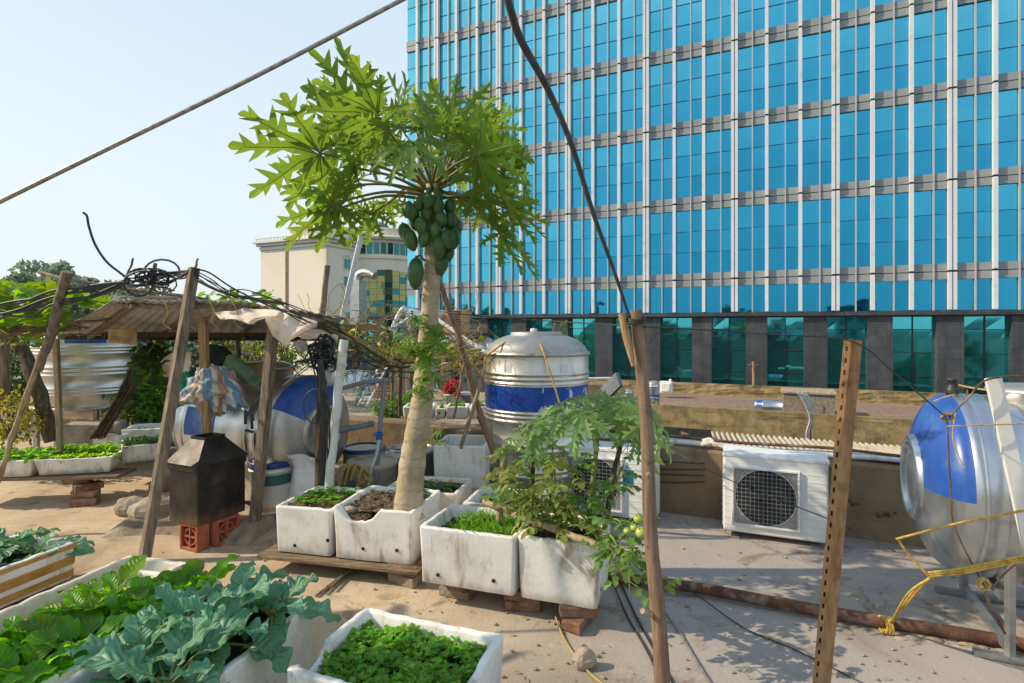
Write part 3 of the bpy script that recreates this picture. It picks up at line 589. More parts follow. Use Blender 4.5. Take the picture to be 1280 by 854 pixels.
# ---------------------------------------------------------------- foam planters, soil, bricks
def planter(name, label, p, q, h, d, soil=.06, notch=(), mats=('foam', 'soil'), th=.032, group=None, flare=.012, bands=False, holes=(), cat='planter'):
    """p, q: front bottom corners in the world (same height); opens upwards; notch: (side 0-3 from front anticlockwise, position, width, drop)"""
    p, q = Vector(p), Vector(q); q.z = p.z; ex = (q-p); w = ex.length; ex.normalize(); ey = Vector((-ex.y, ex.x, 0))
    rz = math.atan2(ex.y, ex.x); c = (p+q)/2+ey*d/2
    t = thing(name, label, cat, c, rz, group)
    b = MB(); rr = .02; per = []
    def side(x0, y0, x1, y1, n, si):
        for i in range(n): per.append((lerp(x0, x1, i/n), lerp(y0, y1, i/n), si, i/n))
    nx, ny = max(8, int(w/.03)), max(8, int(d/.03)); X, Y = w/2, d/2
    side(-X+rr, -Y, X-rr, -Y, nx, 0)
    for i in range(4): a = -PI/2+PI/2*(i)/4; per.append((X-rr+rr*math.cos(a), -Y+rr+rr*math.sin(a), 0, 1))
    side(X, -Y+rr, X, Y-rr, ny, 1)
    for i in range(4): a = PI/2*(i)/4; per.append((X-rr+rr*math.cos(a), Y-rr+rr*math.sin(a), 1, 1))
    side(X-rr, Y, -X+rr, Y, nx, 2)
    for i in range(4): a = PI/2+PI/2*(i)/4; per.append((-X+rr+rr*math.cos(a), Y-rr+rr*math.sin(a), 2, 1))
    side(-X, Y-rr, -X, -Y+rr, ny, 3)
    for i in range(4): a = PI+PI/2*(i)/4; per.append((-X+rr+rr*math.cos(a), -Y+rr+rr*math.sin(a), 3, 1))
    n = len(per); sd = R.uniform(0, 99)
    def top(i):
        x, y, si, f = per[i]; z = h+.006*noise.noise(Vector((x*14+sd, y*14, 0)))+.004*noise.noise(Vector((x*60+sd, y*60, 0)))
        for (s_, pos, wd, dr) in notch:
            if s_ == si and abs(f-pos) < wd: z -= dr*min(1, (1-abs(f-pos)/wd)*2.2)*(1+.25*noise.noise(Vector((x*25+sd, y*25, 4))))
        return z
    def ins(i, o):                                                     # inset towards the middle
        x, y = per[i][:2]; return (x*(1-o/X), y*(1-o/Y))
    loops = []
    for fz in (0, .02, .34, .67, .94):
        L = []
        for i in range(n):
            x, y = ins(i, (.012 if fz == 0 else 0)+flare*(1-fz)); tz = top(i); wob = .003*noise.noise(Vector((x*7+sd, y*7, fz*3)))
            L.append((x*(1+wob/X), y*(1+wob/Y), fz*tz if fz < .9 else tz-.012))
        loops.append(L)
    loops.append([(*ins(i, .001), top(i)-.005) for i in range(n)])
    loops.append([(*ins(i, .006), top(i)) for i in range(n)])
    loops.append([(*ins(i, th-.006), top(i)) for i in range(n)])
    loops.append([(*ins(i, th), top(i)-.01) for i in range(n)])
    loops.append([(*ins(i, th+.012), min(h-soil, top(i)-.012)) for i in range(n)])
    loops.append([(*ins(i, th+.014), min(h-soil-.03, top(i)-.03)) for i in range(n)])
    vs = [v for L in loops for v in L]
    b.add(vs, [(k*n+i, k*n+(i+1) % n, (k+1)*n+(i+1) % n, (k+1)*n+i) for k in range(len(loops)-1) for i in range(n)], 0, True)
    b.add(loops[0], [tuple(range(n-1, -1, -1))], 0)
    for (si, f, z) in holes:
        ang = (0, PI/2)[si]; cx, cy = ((-X+f*w, -Y+flare*(1-z/h)) if si == 0 else (X-flare*(1-z/h), -Y+f*d)); dn = Vector((0, -1, 0)) if si == 0 else Vector((1, 0, 0))
        T = Matrix.Translation(Vector((cx, cy, z))+dn*.004) @ dn.to_track_quat('Z', 'Y').to_matrix().to_4x4()
        b.lathe([(.011, -.01), (.0115, .0), (.008, .001), (.0001, -.001)], T, 9, 1)
    b.build('box', [M[mats[0]], M['hole']], t, local=True, wn=1)
    if bands:
        for (z0, z1) in bands:
            bb = MB(); o = .003
            P_ = [(-X, -Y), (X, -Y), (X, Y), (-X, Y)]
            for k in range(4):
                (x0, y0), (x1, y1) = P_[k], P_[(k+1) % 4]
                e0 = 1+(.003-flare*(1-z0/h))/min(X, Y); e1 = 1+(.003-flare*(1-z1/h))/min(X, Y)
                bb.add([(x0*e0, y0*e0, z0), (x1*e0, y1*e0, z0), (x1*e1, y1*e1, z1), (x0*e1, y0*e1, z1)], [(0, 1, 2, 3)])
            bb.build('tape_band', M['tape'], t, local=True)
    s = MB()
    s.grid(lambda i, j: Vector(((2*i-1)*(X-th-.006), (2*j-1)*(Y-th-.006), h-soil+.016*noise.noise(Vector((i*9+sd, j*9, 1)))+.012*noise.noise(Vector((i*31+sd, j*31, 1))))), 26, 26)
    for _ in range(int(w*d*160)):
        x, y = R.uniform(-1, 1)*(X-th-.03), R.uniform(-1, 1)*(Y-th-.03); r = R.uniform(.004, .014)
        s.ball((x, y, h-soil+.006), r, (1, R.uniform(.6, 1), .7), 6, 4)
    so_ = s.build('soil', M[mats[1]], t, local=True)
    t['_top'] = h-soil; del t['_top']
    PL[name+label] = (c, rz, w, d, p.z+h-soil); return (c, rz, w, d, p.z+h-soil)
def inbox(B, i, j, dz=0):
    c, rz, w, d, z = B; x, y = (2*i-1)*(w/2-.05), (2*j-1)*(d/2-.05)
    return Vector((c.x+x*math.cos(rz)-y*math.sin(rz), c.y+x*math.sin(rz)+y*math.cos(rz), z+dz))
PL = {}
def brick(c, rz, label, d=(.21, .1, .062), m='brick', group='bricks propping up the planters'):
    b = MB(); b.box(c, d, rz)
    for v in range(len(b.v)): b.v[v] = tuple(Vector(b.v[v])+Vector((R.uniform(-.006, .006), R.uniform(-.006, .006), R.uniform(-.003, .003))))
    b.build('brick', M[m], loc=(c[0], c[1], c[2]-d[2]/2), rz=rz, bevel=.007, label=label, cat='brick', group=group)

g_row = None
B1 = planter('foam_planter', 'square white foam planter of sprouting seedlings, left end of the middle row', G(343, 690.5, .115), G(414, 698, .115), .305, .5, .02, holes=((0, .35, .055), (0, .93, .11)), mats=('foam', 'drysoil'))
B2 = planter('foam_planter', 'broken white foam planter holding the papaya trunk, front rim split open', G(416, 698.5, .115), G(516, 709, .115), .335, .5, .03, notch=((0, .3, .3, .085),), holes=((0, .38, .08), (0, .8, .09)), mats=('foam', 'drysoil'))
for k_ in range(1):
    b = MB(); p_ = inbox(B2, .22, .0)
    for q_ in range(170): i_ = R.uniform(.06, .4); jj = R.uniform(-.07, .12); b.ball(inbox(B2, i_, jj, -.03+jj*.3+R.uniform(-.01, .012)), R.uniform(.004, .014), (1.2, 1, .8), 7, 5)
    b.build('soil_spill', M['drysoil'], kind='stuff', label='dry soil crumbling out of the split rim of the papaya planter', cat='soil')
B3 = planter('foam_planter', 'deep white foam planter of young grass-like seedlings right of the papaya', G(523.5, 729, .125), G(644, 748.6, .125), .328, .44, .07, notch=((1, .5, .4, .012),), holes=((0, .2, .06), (0, .78, .075)))
B4 = planter('foam_planter', 'white foam planter with the tomato plants and bare dark soil', G(646.5, 749, .115), G(748, 765.5, .115), .345, .44, .05, holes=((1, .3, .06),))
p5 = W(505, 643, 3.98); p5.z = .2
B5 = planter('foam_planter', 'shallow stained foam tray of dry soil behind the papaya trunk', Vector((-.93, 4.02, .2)), Vector((-.39, 3.9, .2)), .23, .42, .03, mats=('foam_old', 'drysoil'), notch=((0, .2, .2, .03),))
B6 = planter('foam_planter', 'dirty white foam tray with rough rim behind the grass seedlings planter', Vector((-.33, 3.72, .16)), Vector((.2, 3.58, .16)), .27, .4, .06, notch=((0, .6, .3, .01),))
B7 = planter('foam_box', 'tall empty grey white foam box beside the upright water tank', W(541, 634, 4.55), W(606, 640, 4.5), .5, .5, .34, th=.03, cat='foam box')
# front row
B8 = planter('foam_planter', 'white foam planter full of coriander at the bottom of the picture, left corner broken', Vector((-.825+.0, 2.03, .05)), Vector((-.825+.62, 2.03-.235, .05)), .305, .5, .085, notch=((3, .78, .2, .07), (1, .4, .25, .02), (2, .5, .5, .006)), holes=((1, .3, .1),))
n4 = Vector((-.888, 2.538, .03)); ev = Vector((.253, .967, 0)); eu = Vector((.967, -.253, 0))
B9 = planter('foam_planter', 'white foam planter overgrown with blue green collards', n4-ev*.78-eu*.52, n4-ev*.78, .33, .78, .06, holes=((1, .35, .08),))
c2 = Vector((-1.44, 2.80, .03))
B10 = planter('foam_planter', 'long white foam planter of green mustard leaves, left of the collards', c2-ev*1.1-eu*.52, c2-ev*1.1, .3, 1.1, .07, mats=('foam', 'soil'))
c3 = Vector((-1.74, 3.02, .03))
B11 = planter('foam_planter', 'long cream foam planter with patchy dark soil and tiny weeds at its far end', c3-ev*1.2-eu*.4, c3-ev*1.2, .3, 1.2, .08, mats=('foam_old', 'soil'))
c1 = Vector((-2.69, 3.455, .05))
B12 = planter('foam_planter', 'white foam planter wrapped in brown tape bands at the left edge', c1-ev*.7-eu*.5, c1-ev*.7, .222, .7, .07, bands=((.02, .06), (.09, .145), (.19, .215)))
# left background row
B13 = planter('foam_planter', 'low white foam planter of pale lettuce on a brick pier', G(41, 596.5, .264), G(140, 591, .264), .15, .42, .015, flare=.03, notch=((0, .6, .5, .006),))
q13 = G(41, 596.5, .264)
B14 = planter('foam_planter', 'low white foam planter of dark greens cut by the left picture edge', q13+Vector((-.62, -.09, 0)), q13+Vector((-.015, -.0, 0)), .15, .42, .015, flare=.02)
B15 = planter('foam_planter', 'white foam planter of spinach in front of the bundled vine stems', G(151, 580, .3), G(204, 574, .3), .16, .42, .01, flare=.01)
q15 = W(120, 574, 5.75)
B16 = planter('foam_planter', 'empty white foam planter under the bundled vine stems', W(86, 560, 6.3), W(148, 571, 6.0), .2, .5, .06)
B17 = planter('foam_planter', 'white foam planter behind the spinach with a bare wooden rim', W(150, 563, 6.1), W(205, 560, 6.2), .22, .4, .05)
# planters on the parapet behind
LG = []
for k, (x0, x1, lab) in enumerate(((503, 541, 'half hidden behind the bush'), (545, 556, 'partly hidden by the papaya trunk'), (557, 585, 'between the papaya trunk and the leaning bamboo'), (587, 609, 'against the upright water tank'))):
    LG.append(planter('foam_planter', 'small white foam planter on the back parapet, '+lab, G(x0, 524.5, .57), G(x1, 524.5, .57), .14 if k != 1 else .12, .3, .012, group='foam planters along the back parapet', holes=((0, .4, .07),) if k == 1 else ()))
# planks and brick piers
b = MB(); b.box(Vector((-1.07, 3.72, .1)), (1.12, .42, .022), rad(-13)); b.build('plank', M['plank'], bevel=.004, label='rough plank bridging the bricks below the papaya planter', cat='plank')
b = MB(); b.box(Vector((-4.25, 5.12, .244)), (1.4, .3, .03), rad(4)); b.build('plank', M['plank'], bevel=.004, label='plank bridging the bricks below the pale lettuce planter', cat='plank')
b = MB(); b.box(Vector((-3.62, 5.88, .28)), (1.0, .4, .03), rad(4)); b.build('plank', M['plank'], bevel=.004, label='plank carrying the spinach planter by the vine stems', cat='plank')
piers = [(363, 706, -.2, 'left end of the row, below the square seedlings planter', 1), (497, 735, .0, 'below the split papaya planter', 2), (563, 752, -.1, 'below the left corner of the grass seedlings planter', 2),
         (646, 768, .25, 'below the joint of the grass and tomato planters', 2), (716, 790, .4, 'below the right corner of the tomato planter', 2)]
for px, py, ra, lab, n in piers:
    c = G(px, py, 0)+V*.08
    for k in range(n):
        zz = .031+.058*k
        brick((c.x, c.y, zz if n > 1 else .05), -TH+ra+(1.2 if (k == 0 and ra > .3) else 0)+R.uniform(-.15, .15), ('lower' if k == 0 else 'upper')+' brick of the pier '+lab if n > 1 else 'single brick '+lab, (.2, .11, .058), 'brick' if (k+n) % 2 or ra > 0 else 'greybrick')
for px, py, lab in ((380, 703, 'left'), (540, 715, 'right')): pass
for (x, y, z, rz, lab) in ((-3.83, 5.02, .032, .3, 'bottom brick of the pier under the pale lettuce planter'), (-3.85, 5.06, .095, .0, 'middle brick of the pier under the pale lettuce planter'), (-3.83, 5.06, .157, .9, 'half brick set upright on the pier under the pale lettuce planter'),
                          (-3.95, 5.1, .2, .2, 'top brick of the pier under the pale lettuce planter'),
                          (-3.4, 5.45, .04, .2, 'reddish brick lying right of the lettuce pier'), (-3.28, 5.6, .1, .1, 'upper reddish brick lying right of the lettuce pier')):
    brick((x, y, z), rz, lab)
for k in range(3): brick((-2.98, 5.75, .05+.075*k), .1+.2*k, ('bottom', 'middle', 'top')[k]+' brick of the pier under the spinach planter', (.22, .12, .07))
for k, (x, y, z, w_) in enumerate(((-4.3, 6.9, .45, .5), (-3.35, 6.8, .5, .9))):
    b = MB(); b.box((x, y, z-.18), (w_, .4, .36), .05); b.build('concrete_block', M['greybrick'], bevel=.02, label=('rough grey concrete block under the left side of the far water tank' if k == 0 else 'long dark concrete block under the right side of the far water tank'), cat='block')
b = MB(); b.box((-4.75, 6.35, .36), (.55, .45, .3), .3); b.build('cloth_covered_crate', M['stone'], bevel=.03, label='crate under grey cloth left of the far water tank', cat='crate')
# ledge of rough mortar in the middle ground
b = MB()
def ledge(i, j):
    x = lerp(-3.15, -1.45, i); y = lerp(4.18+.10*math.sin(i*7), 6.2, j)
    if i > .72: y = lerp(4.42, 6.2, j)
    n = noise.noise(Vector((x*3, y*3, 0)))*.02+noise.noise(Vector((x*9, y*9, 5)))*.016
    e = min(1, j*14)*min(1, i*12)*min(1, (1-i)*12)
    return Vector((x+n*1.2, y+n*1.5, -.01+e*(.12+n)))
b.grid(ledge, 60, 60, sm=True); b.build('mortar_ledge', M['ledge'], kind='structure')
def rock(name, c, r, sq, label, cat='stone', m='stone'):
    b = MB(); b.ball((0, 0, 0), r, sq, 14, 9); sd = R.uniform(0, 99)
    for i, v in enumerate(b.v):
        v = Vector(v); f = 1+.28*noise.noise(v/r*1.1+Vector((sd, 0, 0)))+.12*noise.noise(v/r*3+Vector((sd, 0, 0))); p = v*f
        b.v[i] = tuple(p+Vector(c))
    for k in range(len(b.s)): b.s[k] = False
    b.build(name, M[m], label=label, cat=cat)
rock('stone', G(730, 834, 0)+Z*.035, .062, (1, .7, .8), 'pale broken stone lying on the cable below the tomato planter')
rock('stone', G(190, 640, .1)+Z*.03, .17, (1.1, .8, .55), 'large rough stone on the mortar ledge left of the black sheet metal box')
rock('stone', G(163, 642, 0)+Z*.05, .12, (1.2, .9, .7), 'rounded stone below the mortar ledge left of the leaning plank')
rock('mortar_lump', G(438, 637, .42)+Z*.0, .03, (1.4, .8, .7), 'pale pebble lying in the split papaya planter')

# ---------------------------------------------------------------- black sheet metal box on vent bricks
c0 = G(247, 659, .19)
t = thing('sheet_metal_box', 'sooty black sheet metal box with hipped lid on red vent bricks', 'metal box', c0+U*-.14+V*.19, -TH)
bx_w, bx_d, bh = .31, .39, .40; bc = c0-U*bx_w/2+V*bx_d/2
b = MB(); b.box(bc+Z*bh/2, (bx_w, bx_d, bh), -TH); b.box(bc+Z*(bh+.0), (bx_w+.016, bx_d+.016, .05), -TH); b.build('body', M['sheetmetal'], t, bevel=.004)
b = MB()
o = .02; z0 = c0.z+bh+.026; z1 = z0+.155
P0 = [bc+U*a*(bx_w/2+o)+V*e*(bx_d/2+o) for a, e in ((-1, -1), (1, -1), (1, 1), (-1, 1))]; P1 = [bc+U*a*.075+V*e*.085 for a, e in ((-1, -1), (1, -1), (1, 1), (-1, 1))]
vs = [Vector((p.x, p.y, z0)) for p in P0]+[Vector((p.x, p.y, z1)) for p in P1]+[Vector((p.x, p.y, z1+.02)) for p in P1]+[Vector((lerp(bc.x, p.x, .9), lerp(bc.y, p.y, .9), z1+.02)) for p in P1]+[Vector((lerp(bc.x, p.x, .9), lerp(bc.y, p.y, .9), z1-.03)) for p in P1]
b.add(vs, [(a+k, a+(k+1) % 4, a+4+(k+1) % 4, a+4+k) for a in (0, 4, 8, 12) for k in range(4)]+[(16, 17, 18, 19), (3, 2, 1, 0)]); b.build('lid', M['sheetmetal'], t)
def vent_brick(c, rz, label):
    b = MB(); T = Matrix.Translation(c) @ Matrix.Rotation(rz, 4, 'Z'); w, h, d = .19, .19, .09
    def bxl(x, z, sx, sz, dd=d): b.box(None, (sx, dd, sz), M=T @ Matrix.Translation((x, 0, z)))
    for s in (-1, 1): bxl(s*(w/2-.01), h/2, .02, h); bxl(0, h/2+s*(h/2-.01), w-.041, .02)
    bxl(0, h/2, .013, h-.041, d*.8); bxl(0, h/2, w-.041, .013, d*.76)
    for k in range(16):
        a = 2*PI*k/16; x, z = .058*math.cos(a), h/2+.058*math.sin(a)
        b.box(None, (.026, d*.7, .013), M=T @ Matrix.Translation((x, 0, z)) @ Matrix.Rotation(-a+PI/2, 4, 'Y'))
    b.build('vent_brick', M['terra'], loc=c, bevel=.0025, label=label, cat='brick', group='red vent bricks under the sheet metal box')
vb = c0.copy(); vb.z = 0
vent_brick(vb-U*.115+V*.055, -TH, 'red terracotta vent brick with round pattern facing the front, under the black box')
vent_brick(vb-U*.025+V*.23, -TH+PI/2, 'red terracotta vent brick turned sideways under the right side of the black box')

# ---------------------------------------------------------------- buckets, sack, basins
def bucket(name, label, c, r, h, lid='navy', body='paperwhite', lab=True, lidc=None):
    t = thing(name, label, 'bucket', c)
    T = Matrix.Translation(c)
    b = MB(); b.lathe([(.001, 0), (r*.86, 0), (r*.88, .008), (r*.97, h*.8), (r*1.03, h*.8), (r*1.03, h*.83), (r*.985, h*.835), (r, h*.93), (r*.97, h*.95)], T, 40); b.build('body', M[body], t)
    b = MB(); b.lathe([(r*1.05, h*.88), (r*1.06, h*.89), (r*1.06, h*.97), (r*1.03, h*1.0), (r*.93, h*1.0), (r*.9, h*.965)], T, 40)
    b.lathe([(r*.9, h*.965), (.001, h*.965)], T, 40, 1); b.build('lid', [M[lid], M[lidc or lid]], t)
    if lab:
        b = MB()
        def band(z0, z1, a0, a1, mi):
            b.grid(lambda i, j: c+Vector(((r*(.88+.09*(z0+(z1-z0)*j)/(h*.8))+.0015)*math.cos(lerp(a0, a1, i)), (r*(.88+.09*(z0+(z1-z0)*j)/(h*.8))+.0015)*math.sin(lerp(a0, a1, i)), z0+(z1-z0)*j)), 12, 1, mi)
        f = math.atan2(-c.y, -c.x)
        band(h*.55, h*.75, f-1.25, f+1.3, 0); b.build('green_label', M['greenlabel'], t, kind=None); b = MB(); band(.02*1, h*.13, f-1.1, f+.9, 0); b.build('peach_stripe', M['orangelabel'], t)
    return t
bucket('paint_bucket', 'white paint bucket with navy lid and dark green label on the ledge', G(340, 636, .11)+V*.0, .172, .41, lidc='paperwhite')
bucket('bucket', 'orange red bucket with white rim behind the sheet metal box', G(305, 612, .1), .14, .2, 'paperwhite', 'redplastic', False)
def barrel(name, label, c, r, h, lid, body):
    t = thing(name, label, 'barrel', c); T = Matrix.Translation(c)
    b = MB(); b.lathe([(r*.9, 0), (r, h*.25), (r, h*.9), (r*1.04, h*.92), (r*1.04, h)], T, 28); b.build('body', M[body], t)
    b = MB(); b.lathe([(r*1.06, h*.97), (r*1.06, h*1.05), (r*.95, h*1.06), (r*.92, h*1.02)], T, 28); b.lathe([(r*.92, h*1.02), (.001, h*1.025)], T, 28, 1); b.build('lid', [M[lid], M['creamplastic']], t)
barrel('barrel', 'cream barrel with blue rimmed lid left of the standpipe', W(455, 590, 5.3)-Z*.2, .19, .42, 'navy', 'creamplastic')
barrel('barrel', 'low cream barrel in front of the standpipe', W(465, 602, 4.95)-Z*.2, .21, .37, 'creamplastic', 'creamplastic')
barrel('barrel', 'grey barrel with pale blue rim behind the papaya trunk', W(487, 598, 5.3)-Z*.25, .22, .46, 'greypipe', 'greybasin')
barrel('barrel', 'far grey barrel with pale rim against the parapet', W(515, 590, 5.6)-Z*.3, .22, .52, 'galv', 'greybasin')
for k, (c, r, lab, m_) in enumerate(((W(480, 612, 4.7), .3, 'wide dark grey basin below the standpipe', 'greybasin'), (W(592, 648, 4.3), .2, 'faded pink basin behind the soil tray', 'pinkplastic'))):
    c.z = .02; b = MB(); b.lathe([(.001, 0), (r*.8, 0), (r, .26), (r*1.06, .265), (r*1.04, .28), (r*.97, .27), (r*.78, .03), (.001, .03)], Matrix.Translation(c), 32); b.build('basin', M[m_], loc=c, label=lab, cat='basin')
# standing sack
def blob(name, c, rx, ry, h, mfun, m, label, cat, nu=28, nv=18, topr=.5, seed=0, fold=.12):
    b = MB()
    def P(i, j):
        a = 2*PI*i; z = j*h; pr = (1-(1-j)**6*.35)*(1-j*(1-topr))
        f = 1+fold*noise.noise(Vector((math.cos(a)*2+seed, math.sin(a)*2, j*4)))+fold*.6*math.sin(a*5+j*4+seed)*j
        return Vector(c)+Vector((rx*pr*f*math.cos(a), ry*pr*f*math.sin(a), z+.12*h*noise.noise(Vector((math.cos(a)*1.5, math.sin(a)*1.5, seed)))*j))
    b.grid(P, nu, nv, uv=True)
    return b.build(name, m, label=label, cat=cat)
c = G(378, 640, .1)+V*.1
b = MB()
def sackP(i, j):
    a = 2*PI*i
    prof = [(.02, 0), (.15, .0), (.165, .08), (.15, .22), (.13, .31), (.145, .36), (.185, .40), (.165, .37), (.11, .33), (.08, .3)]
    k = j*(len(prof)-1); q = int(min(len(prof)-2, k)); f = k-q; r = lerp(prof[q][0], prof[q+1][0], f); z = lerp(prof[q][1], prof[q+1][1], f)
    w_ = 1+(.05+.25*max(0, j-.45))*math.sin(a*6+j*3)+.12*noise.noise(Vector((math.cos(a)*2, math.sin(a)*2, j*5)))
    return c+Vector((1.12*r*w_*math.cos(a), 1.0*r*w_*math.sin(a), 1.18*z+(.05*math.sin(a*3+1)+.04*noise.noise(Vector((math.cos(a)*3, math.sin(a)*3, 2))))*max(0, j-.4)))
b.grid(sackP, 48, 40); b.build('sack', M['sack'], label='open white woven sack with rolled mouth between two posts', cat='sack')
# ---------------------------------------------------------------- water tanks
def ribs(r, zs, w=.012): 
    out = []
    for z in zs: out += [(r, z-w*1.2), (r+.008, z-w*.5), (r+.008, z+w*.5), (r, z+w*1.2)]
    return out
def leg_mb(a, b_, w=.045): m_ = MB(); m_.bar(a, b_, w, w*.9); return m_
# upright tank in the middle
c = Vector((.222, 5.08, .13)); r = .468
t = thing('water_tank', 'upright stainless water tank with flaking blue band and domed top', 'water tank', c)
T = Matrix.Translation(c)
h = 1.22
def yz(y): return EYE-(y-408)/700*4.72-c.z     # heights read on the near side of the tank
rz_ = [yz(468), yz(474), yz(480)]; rz2 = [yz(516), yz(521), yz(527)]; rz3 = [yz(556), yz(562)]; rz4 = [yz(588), yz(594)]; rz5 = [yz(618), yz(624)]
prof = [(r*.93, 0), (r, .03)]+ribs(r, sorted(rz5))+ribs(r, sorted(rz4))+ribs(r, sorted(rz3))+ribs(r, sorted(rz2))
b = MB(); b.lathe(prof, T, 72)
za, zb = prof[-1][1], rz_[2]-.0144
b.lathe([(r, za), (r, za+.005), (r, zb-.005), (r, zb)], T, 72, mfun=lambda i, a: 1 if i == 1 else 0)
b.lathe([(r, zb)]+ribs(r, sorted(rz_))+[(r, h)], T, 72); b.build('body', [M['steel_far'], M['bluechip']], t)
b = MB(); b.lathe([(r, h-.005), (r+.014, h-.004), (r+.014, h+.02), (r-.01, h+.03), (r*.93, h+.075), (r*.8, h+.125), (r*.62, h+.16), (r*.5, h+.172), (r*.5, h+.192), (r*.47, h+.2), (r*.44, h+.19), (r*.2, h+.195), (.001, h+.197)], T, 64); b.build('dome', M['steel_dull'], t)
for a, zz in ((-2.25, h-.12), (-1.18, h-.12)):
    b = MB(); b.grid(lambda i, j: c+Vector(((r+.002)*math.cos(a+.17*i), (r+.002)*math.sin(a+.17*i), zz-.05+.1*j)), 6, 1); b.build('sticker', M['paperwhite'], t)
for k in range(4):
    b = MB(); a = .5+k*PI/2; b.box(c+Vector((r*.8*math.cos(a), r*.8*math.sin(a), -.066)), (.06, .06, .128), a); b.build('foot', M['galv'], t)
b = MB(); b.lathe([(.03, 0), (.034, .02), (.034, .055), (.02, .06), (.02, .1), (.03, .1), (.03, .14), (.001, .145)], Matrix.Translation(W(667, 428, 4.95)-Z*.02), 14, mfun=lambda i, a: 0 if i < 3 else 1)
b.build('float_valve', [M['cable'], M['pvc']], label='small white capped float valve standing on the upright tank dome', cat='valve')
pts = spline([W(668, 422, 4.93), W(676, 432, 4.66), W(684, 455, 4.56), W(691, 475, 4.55), W(699, 503, 4.54)], 6)
b = MB(); b.tube(pts, .008, 6); b.build('rope', M['rope'], label='yellow rope hanging down the front of the upright tank', cat='rope')
b = MB(); b.tube(spline([W(606, 468, 4.9), W(607, 448, 4.85), W(620, 436, 4.75), W(638, 424, 4.88), W(648, 421, 5.0)], 6), .009, 6)
for k in range(4): b.ball(W(640+k*2.4, 423-k*.4, 4.9), .016, (1, 1, .8), 7, 5)
b.build('rope', M['rope'], label='yellow rope curving over the left shoulder of the upright tank', cat='rope')

def lying_tank(label, rim, L, r, blue_end, band, legs, hatch):
    """rim: centre of the end ring; axis runs along U*sgn(L); end dome bulges the other way"""
    s = 1 if L > 0 else -1; ax = U*s
    X = ax; Y_ = Vector((0, 0, 1)).cross(X).normalized()
    B = Matrix((( *X.to_2d(), 0, 0), (0, 0, 0, 0), (0, 0, 0, 0), (0, 0, 0, 1)))
    Rm = Matrix((Y_, Z, Y_.cross(Z))).transposed()              # local z -> axis
    if (Rm @ Vector((0, 0, 1))).dot(ax) < 0: Rm = Matrix((-Y_, Z, (-Y_).cross(Z))).transposed()
    T = Matrix.Translation(rim) @ Rm.to_4x4()
    t = thing('lying_water_tank', label, 'water tank', rim-Z*r+ax*abs(L)/2)
    A = abs(L)
    prof = [(r, 0)]
    for z in (.035, .11, .22, .6, .68, A-.14, A-.05): prof += [(r, z-.014), (r+.006, z-.005), (r+.006, z+.005), (r, z+.014)]
    prof += [(r, A)]
    b = MB(); b.lathe(prof, T, 72, mfun=lambda i, a: 1 if (band and band(prof[i][1], a)) else 0); b.build('body', [M['steel'], M['blue']], t)
    dome = [(r+.006, .02), (r+.009, .0), (r-.004, -.012)]+[(r*math.cos(a), -.012-.185*math.sin(a)) for a in [rad(q) for q in (8, 16, 25, 34, 43, 50, 56, 60)]]
    rin = dome[-1][0]; zin = dome[-1][1]
    b = MB(); b.lathe(dome, T, 72, mfun=lambda i, a: 1 if (i >= 2 and blue_end(a)) else 0)
    b.lathe([(rin, zin), (rin*.97, zin-.022), (rin*.88, zin-.03), (rin*.78, zin-.024), (rin*.74, zin-.006), (rin*.5, zin-.012), (.001, zin-.014)], T, 48); b.build('end_dome', [M['steel_dull'] if hatch else M['steel'], M['blue']], t)
    b = MB(); b.lathe([(r, A-.001), (r*.8, A+.09), (r*.4, A+.15), (.001, A+.16)], T, 48); b.build('far_dome', M['steel'], t)
    return t, T, ax
# under the shed
rimL = W(385, 537, 4.84)
tl, TL, axl = lying_tank('lying stainless water tank with blue painted end under the shed roof', rimL, -1.12, .462, lambda a: .07 < a < .37 or .64 < a < .67, lambda z, a: .26 < z < .72 and (.98 < a or a < .06 or .39 < a < .47), 0, True)
# right foreground
rimR = Vector((2.396, 3.05, .763))
tr, TR, axr = lying_tank('lying stainless water tank with bright blue painted end on a steel stand', rimR, 1.25, .468, lambda a: .0 < a < .5, lambda z, a: .2 < z < .9 and .37 < a < .5, 0, False)
b = MB()
rows = []
for du in (.14, 1.05):
    for dv in (-.36, .36):
        p = rimR+U*du+V*dv; rows.append(p); b.bar(Vector((p.x, p.y, 0)), Vector((p.x, p.y, .62 if dv < 0 else .6)), .03, .03)
    b.bar(rimR+U*du-V*.36+Z*(-.763+.06), rimR+U*du+V*.36+Z*(-.763+.06), .035, .035); b.bar(rimR+U*du-V*.3-Z*.48, rimR+U*du+V*.3-Z*.48, .04, .04)
for dv in (-.36, .36): b.bar(rimR+U*.1+V*dv-Z*.16, rimR+U*1.2+V*dv-Z*.16, .04, .03)
for dv in (-.36, .36): b.bar(rimR+U*.0+V*dv+Z*(-.763+.02), rimR+U*1.2+V*dv+Z*(-.763+.02), .035, .03)
b.build('stand', M['galv'], tr)
b = MB(); hp = rimR+U*.36+Z*.455; b.lathe([(.2, -.02), (.2, .035), (.215, .04), (.215, .055), (.16, .075), (.001, .085)], Matrix.Translation(hp), 32); b.build('hatch', M['steel_dull'], tr)
b = MB(); pv = W(1190, 488, 3.05); b.lathe([(.024, -.03), (.03, -.02), (.03, .015), (.022, .02), (.022, .05), (.028, .052), (.028, .065), (.001, .07)], Matrix.Translation(pv), 12); b.build('vent_valve', M['cable'], tr)
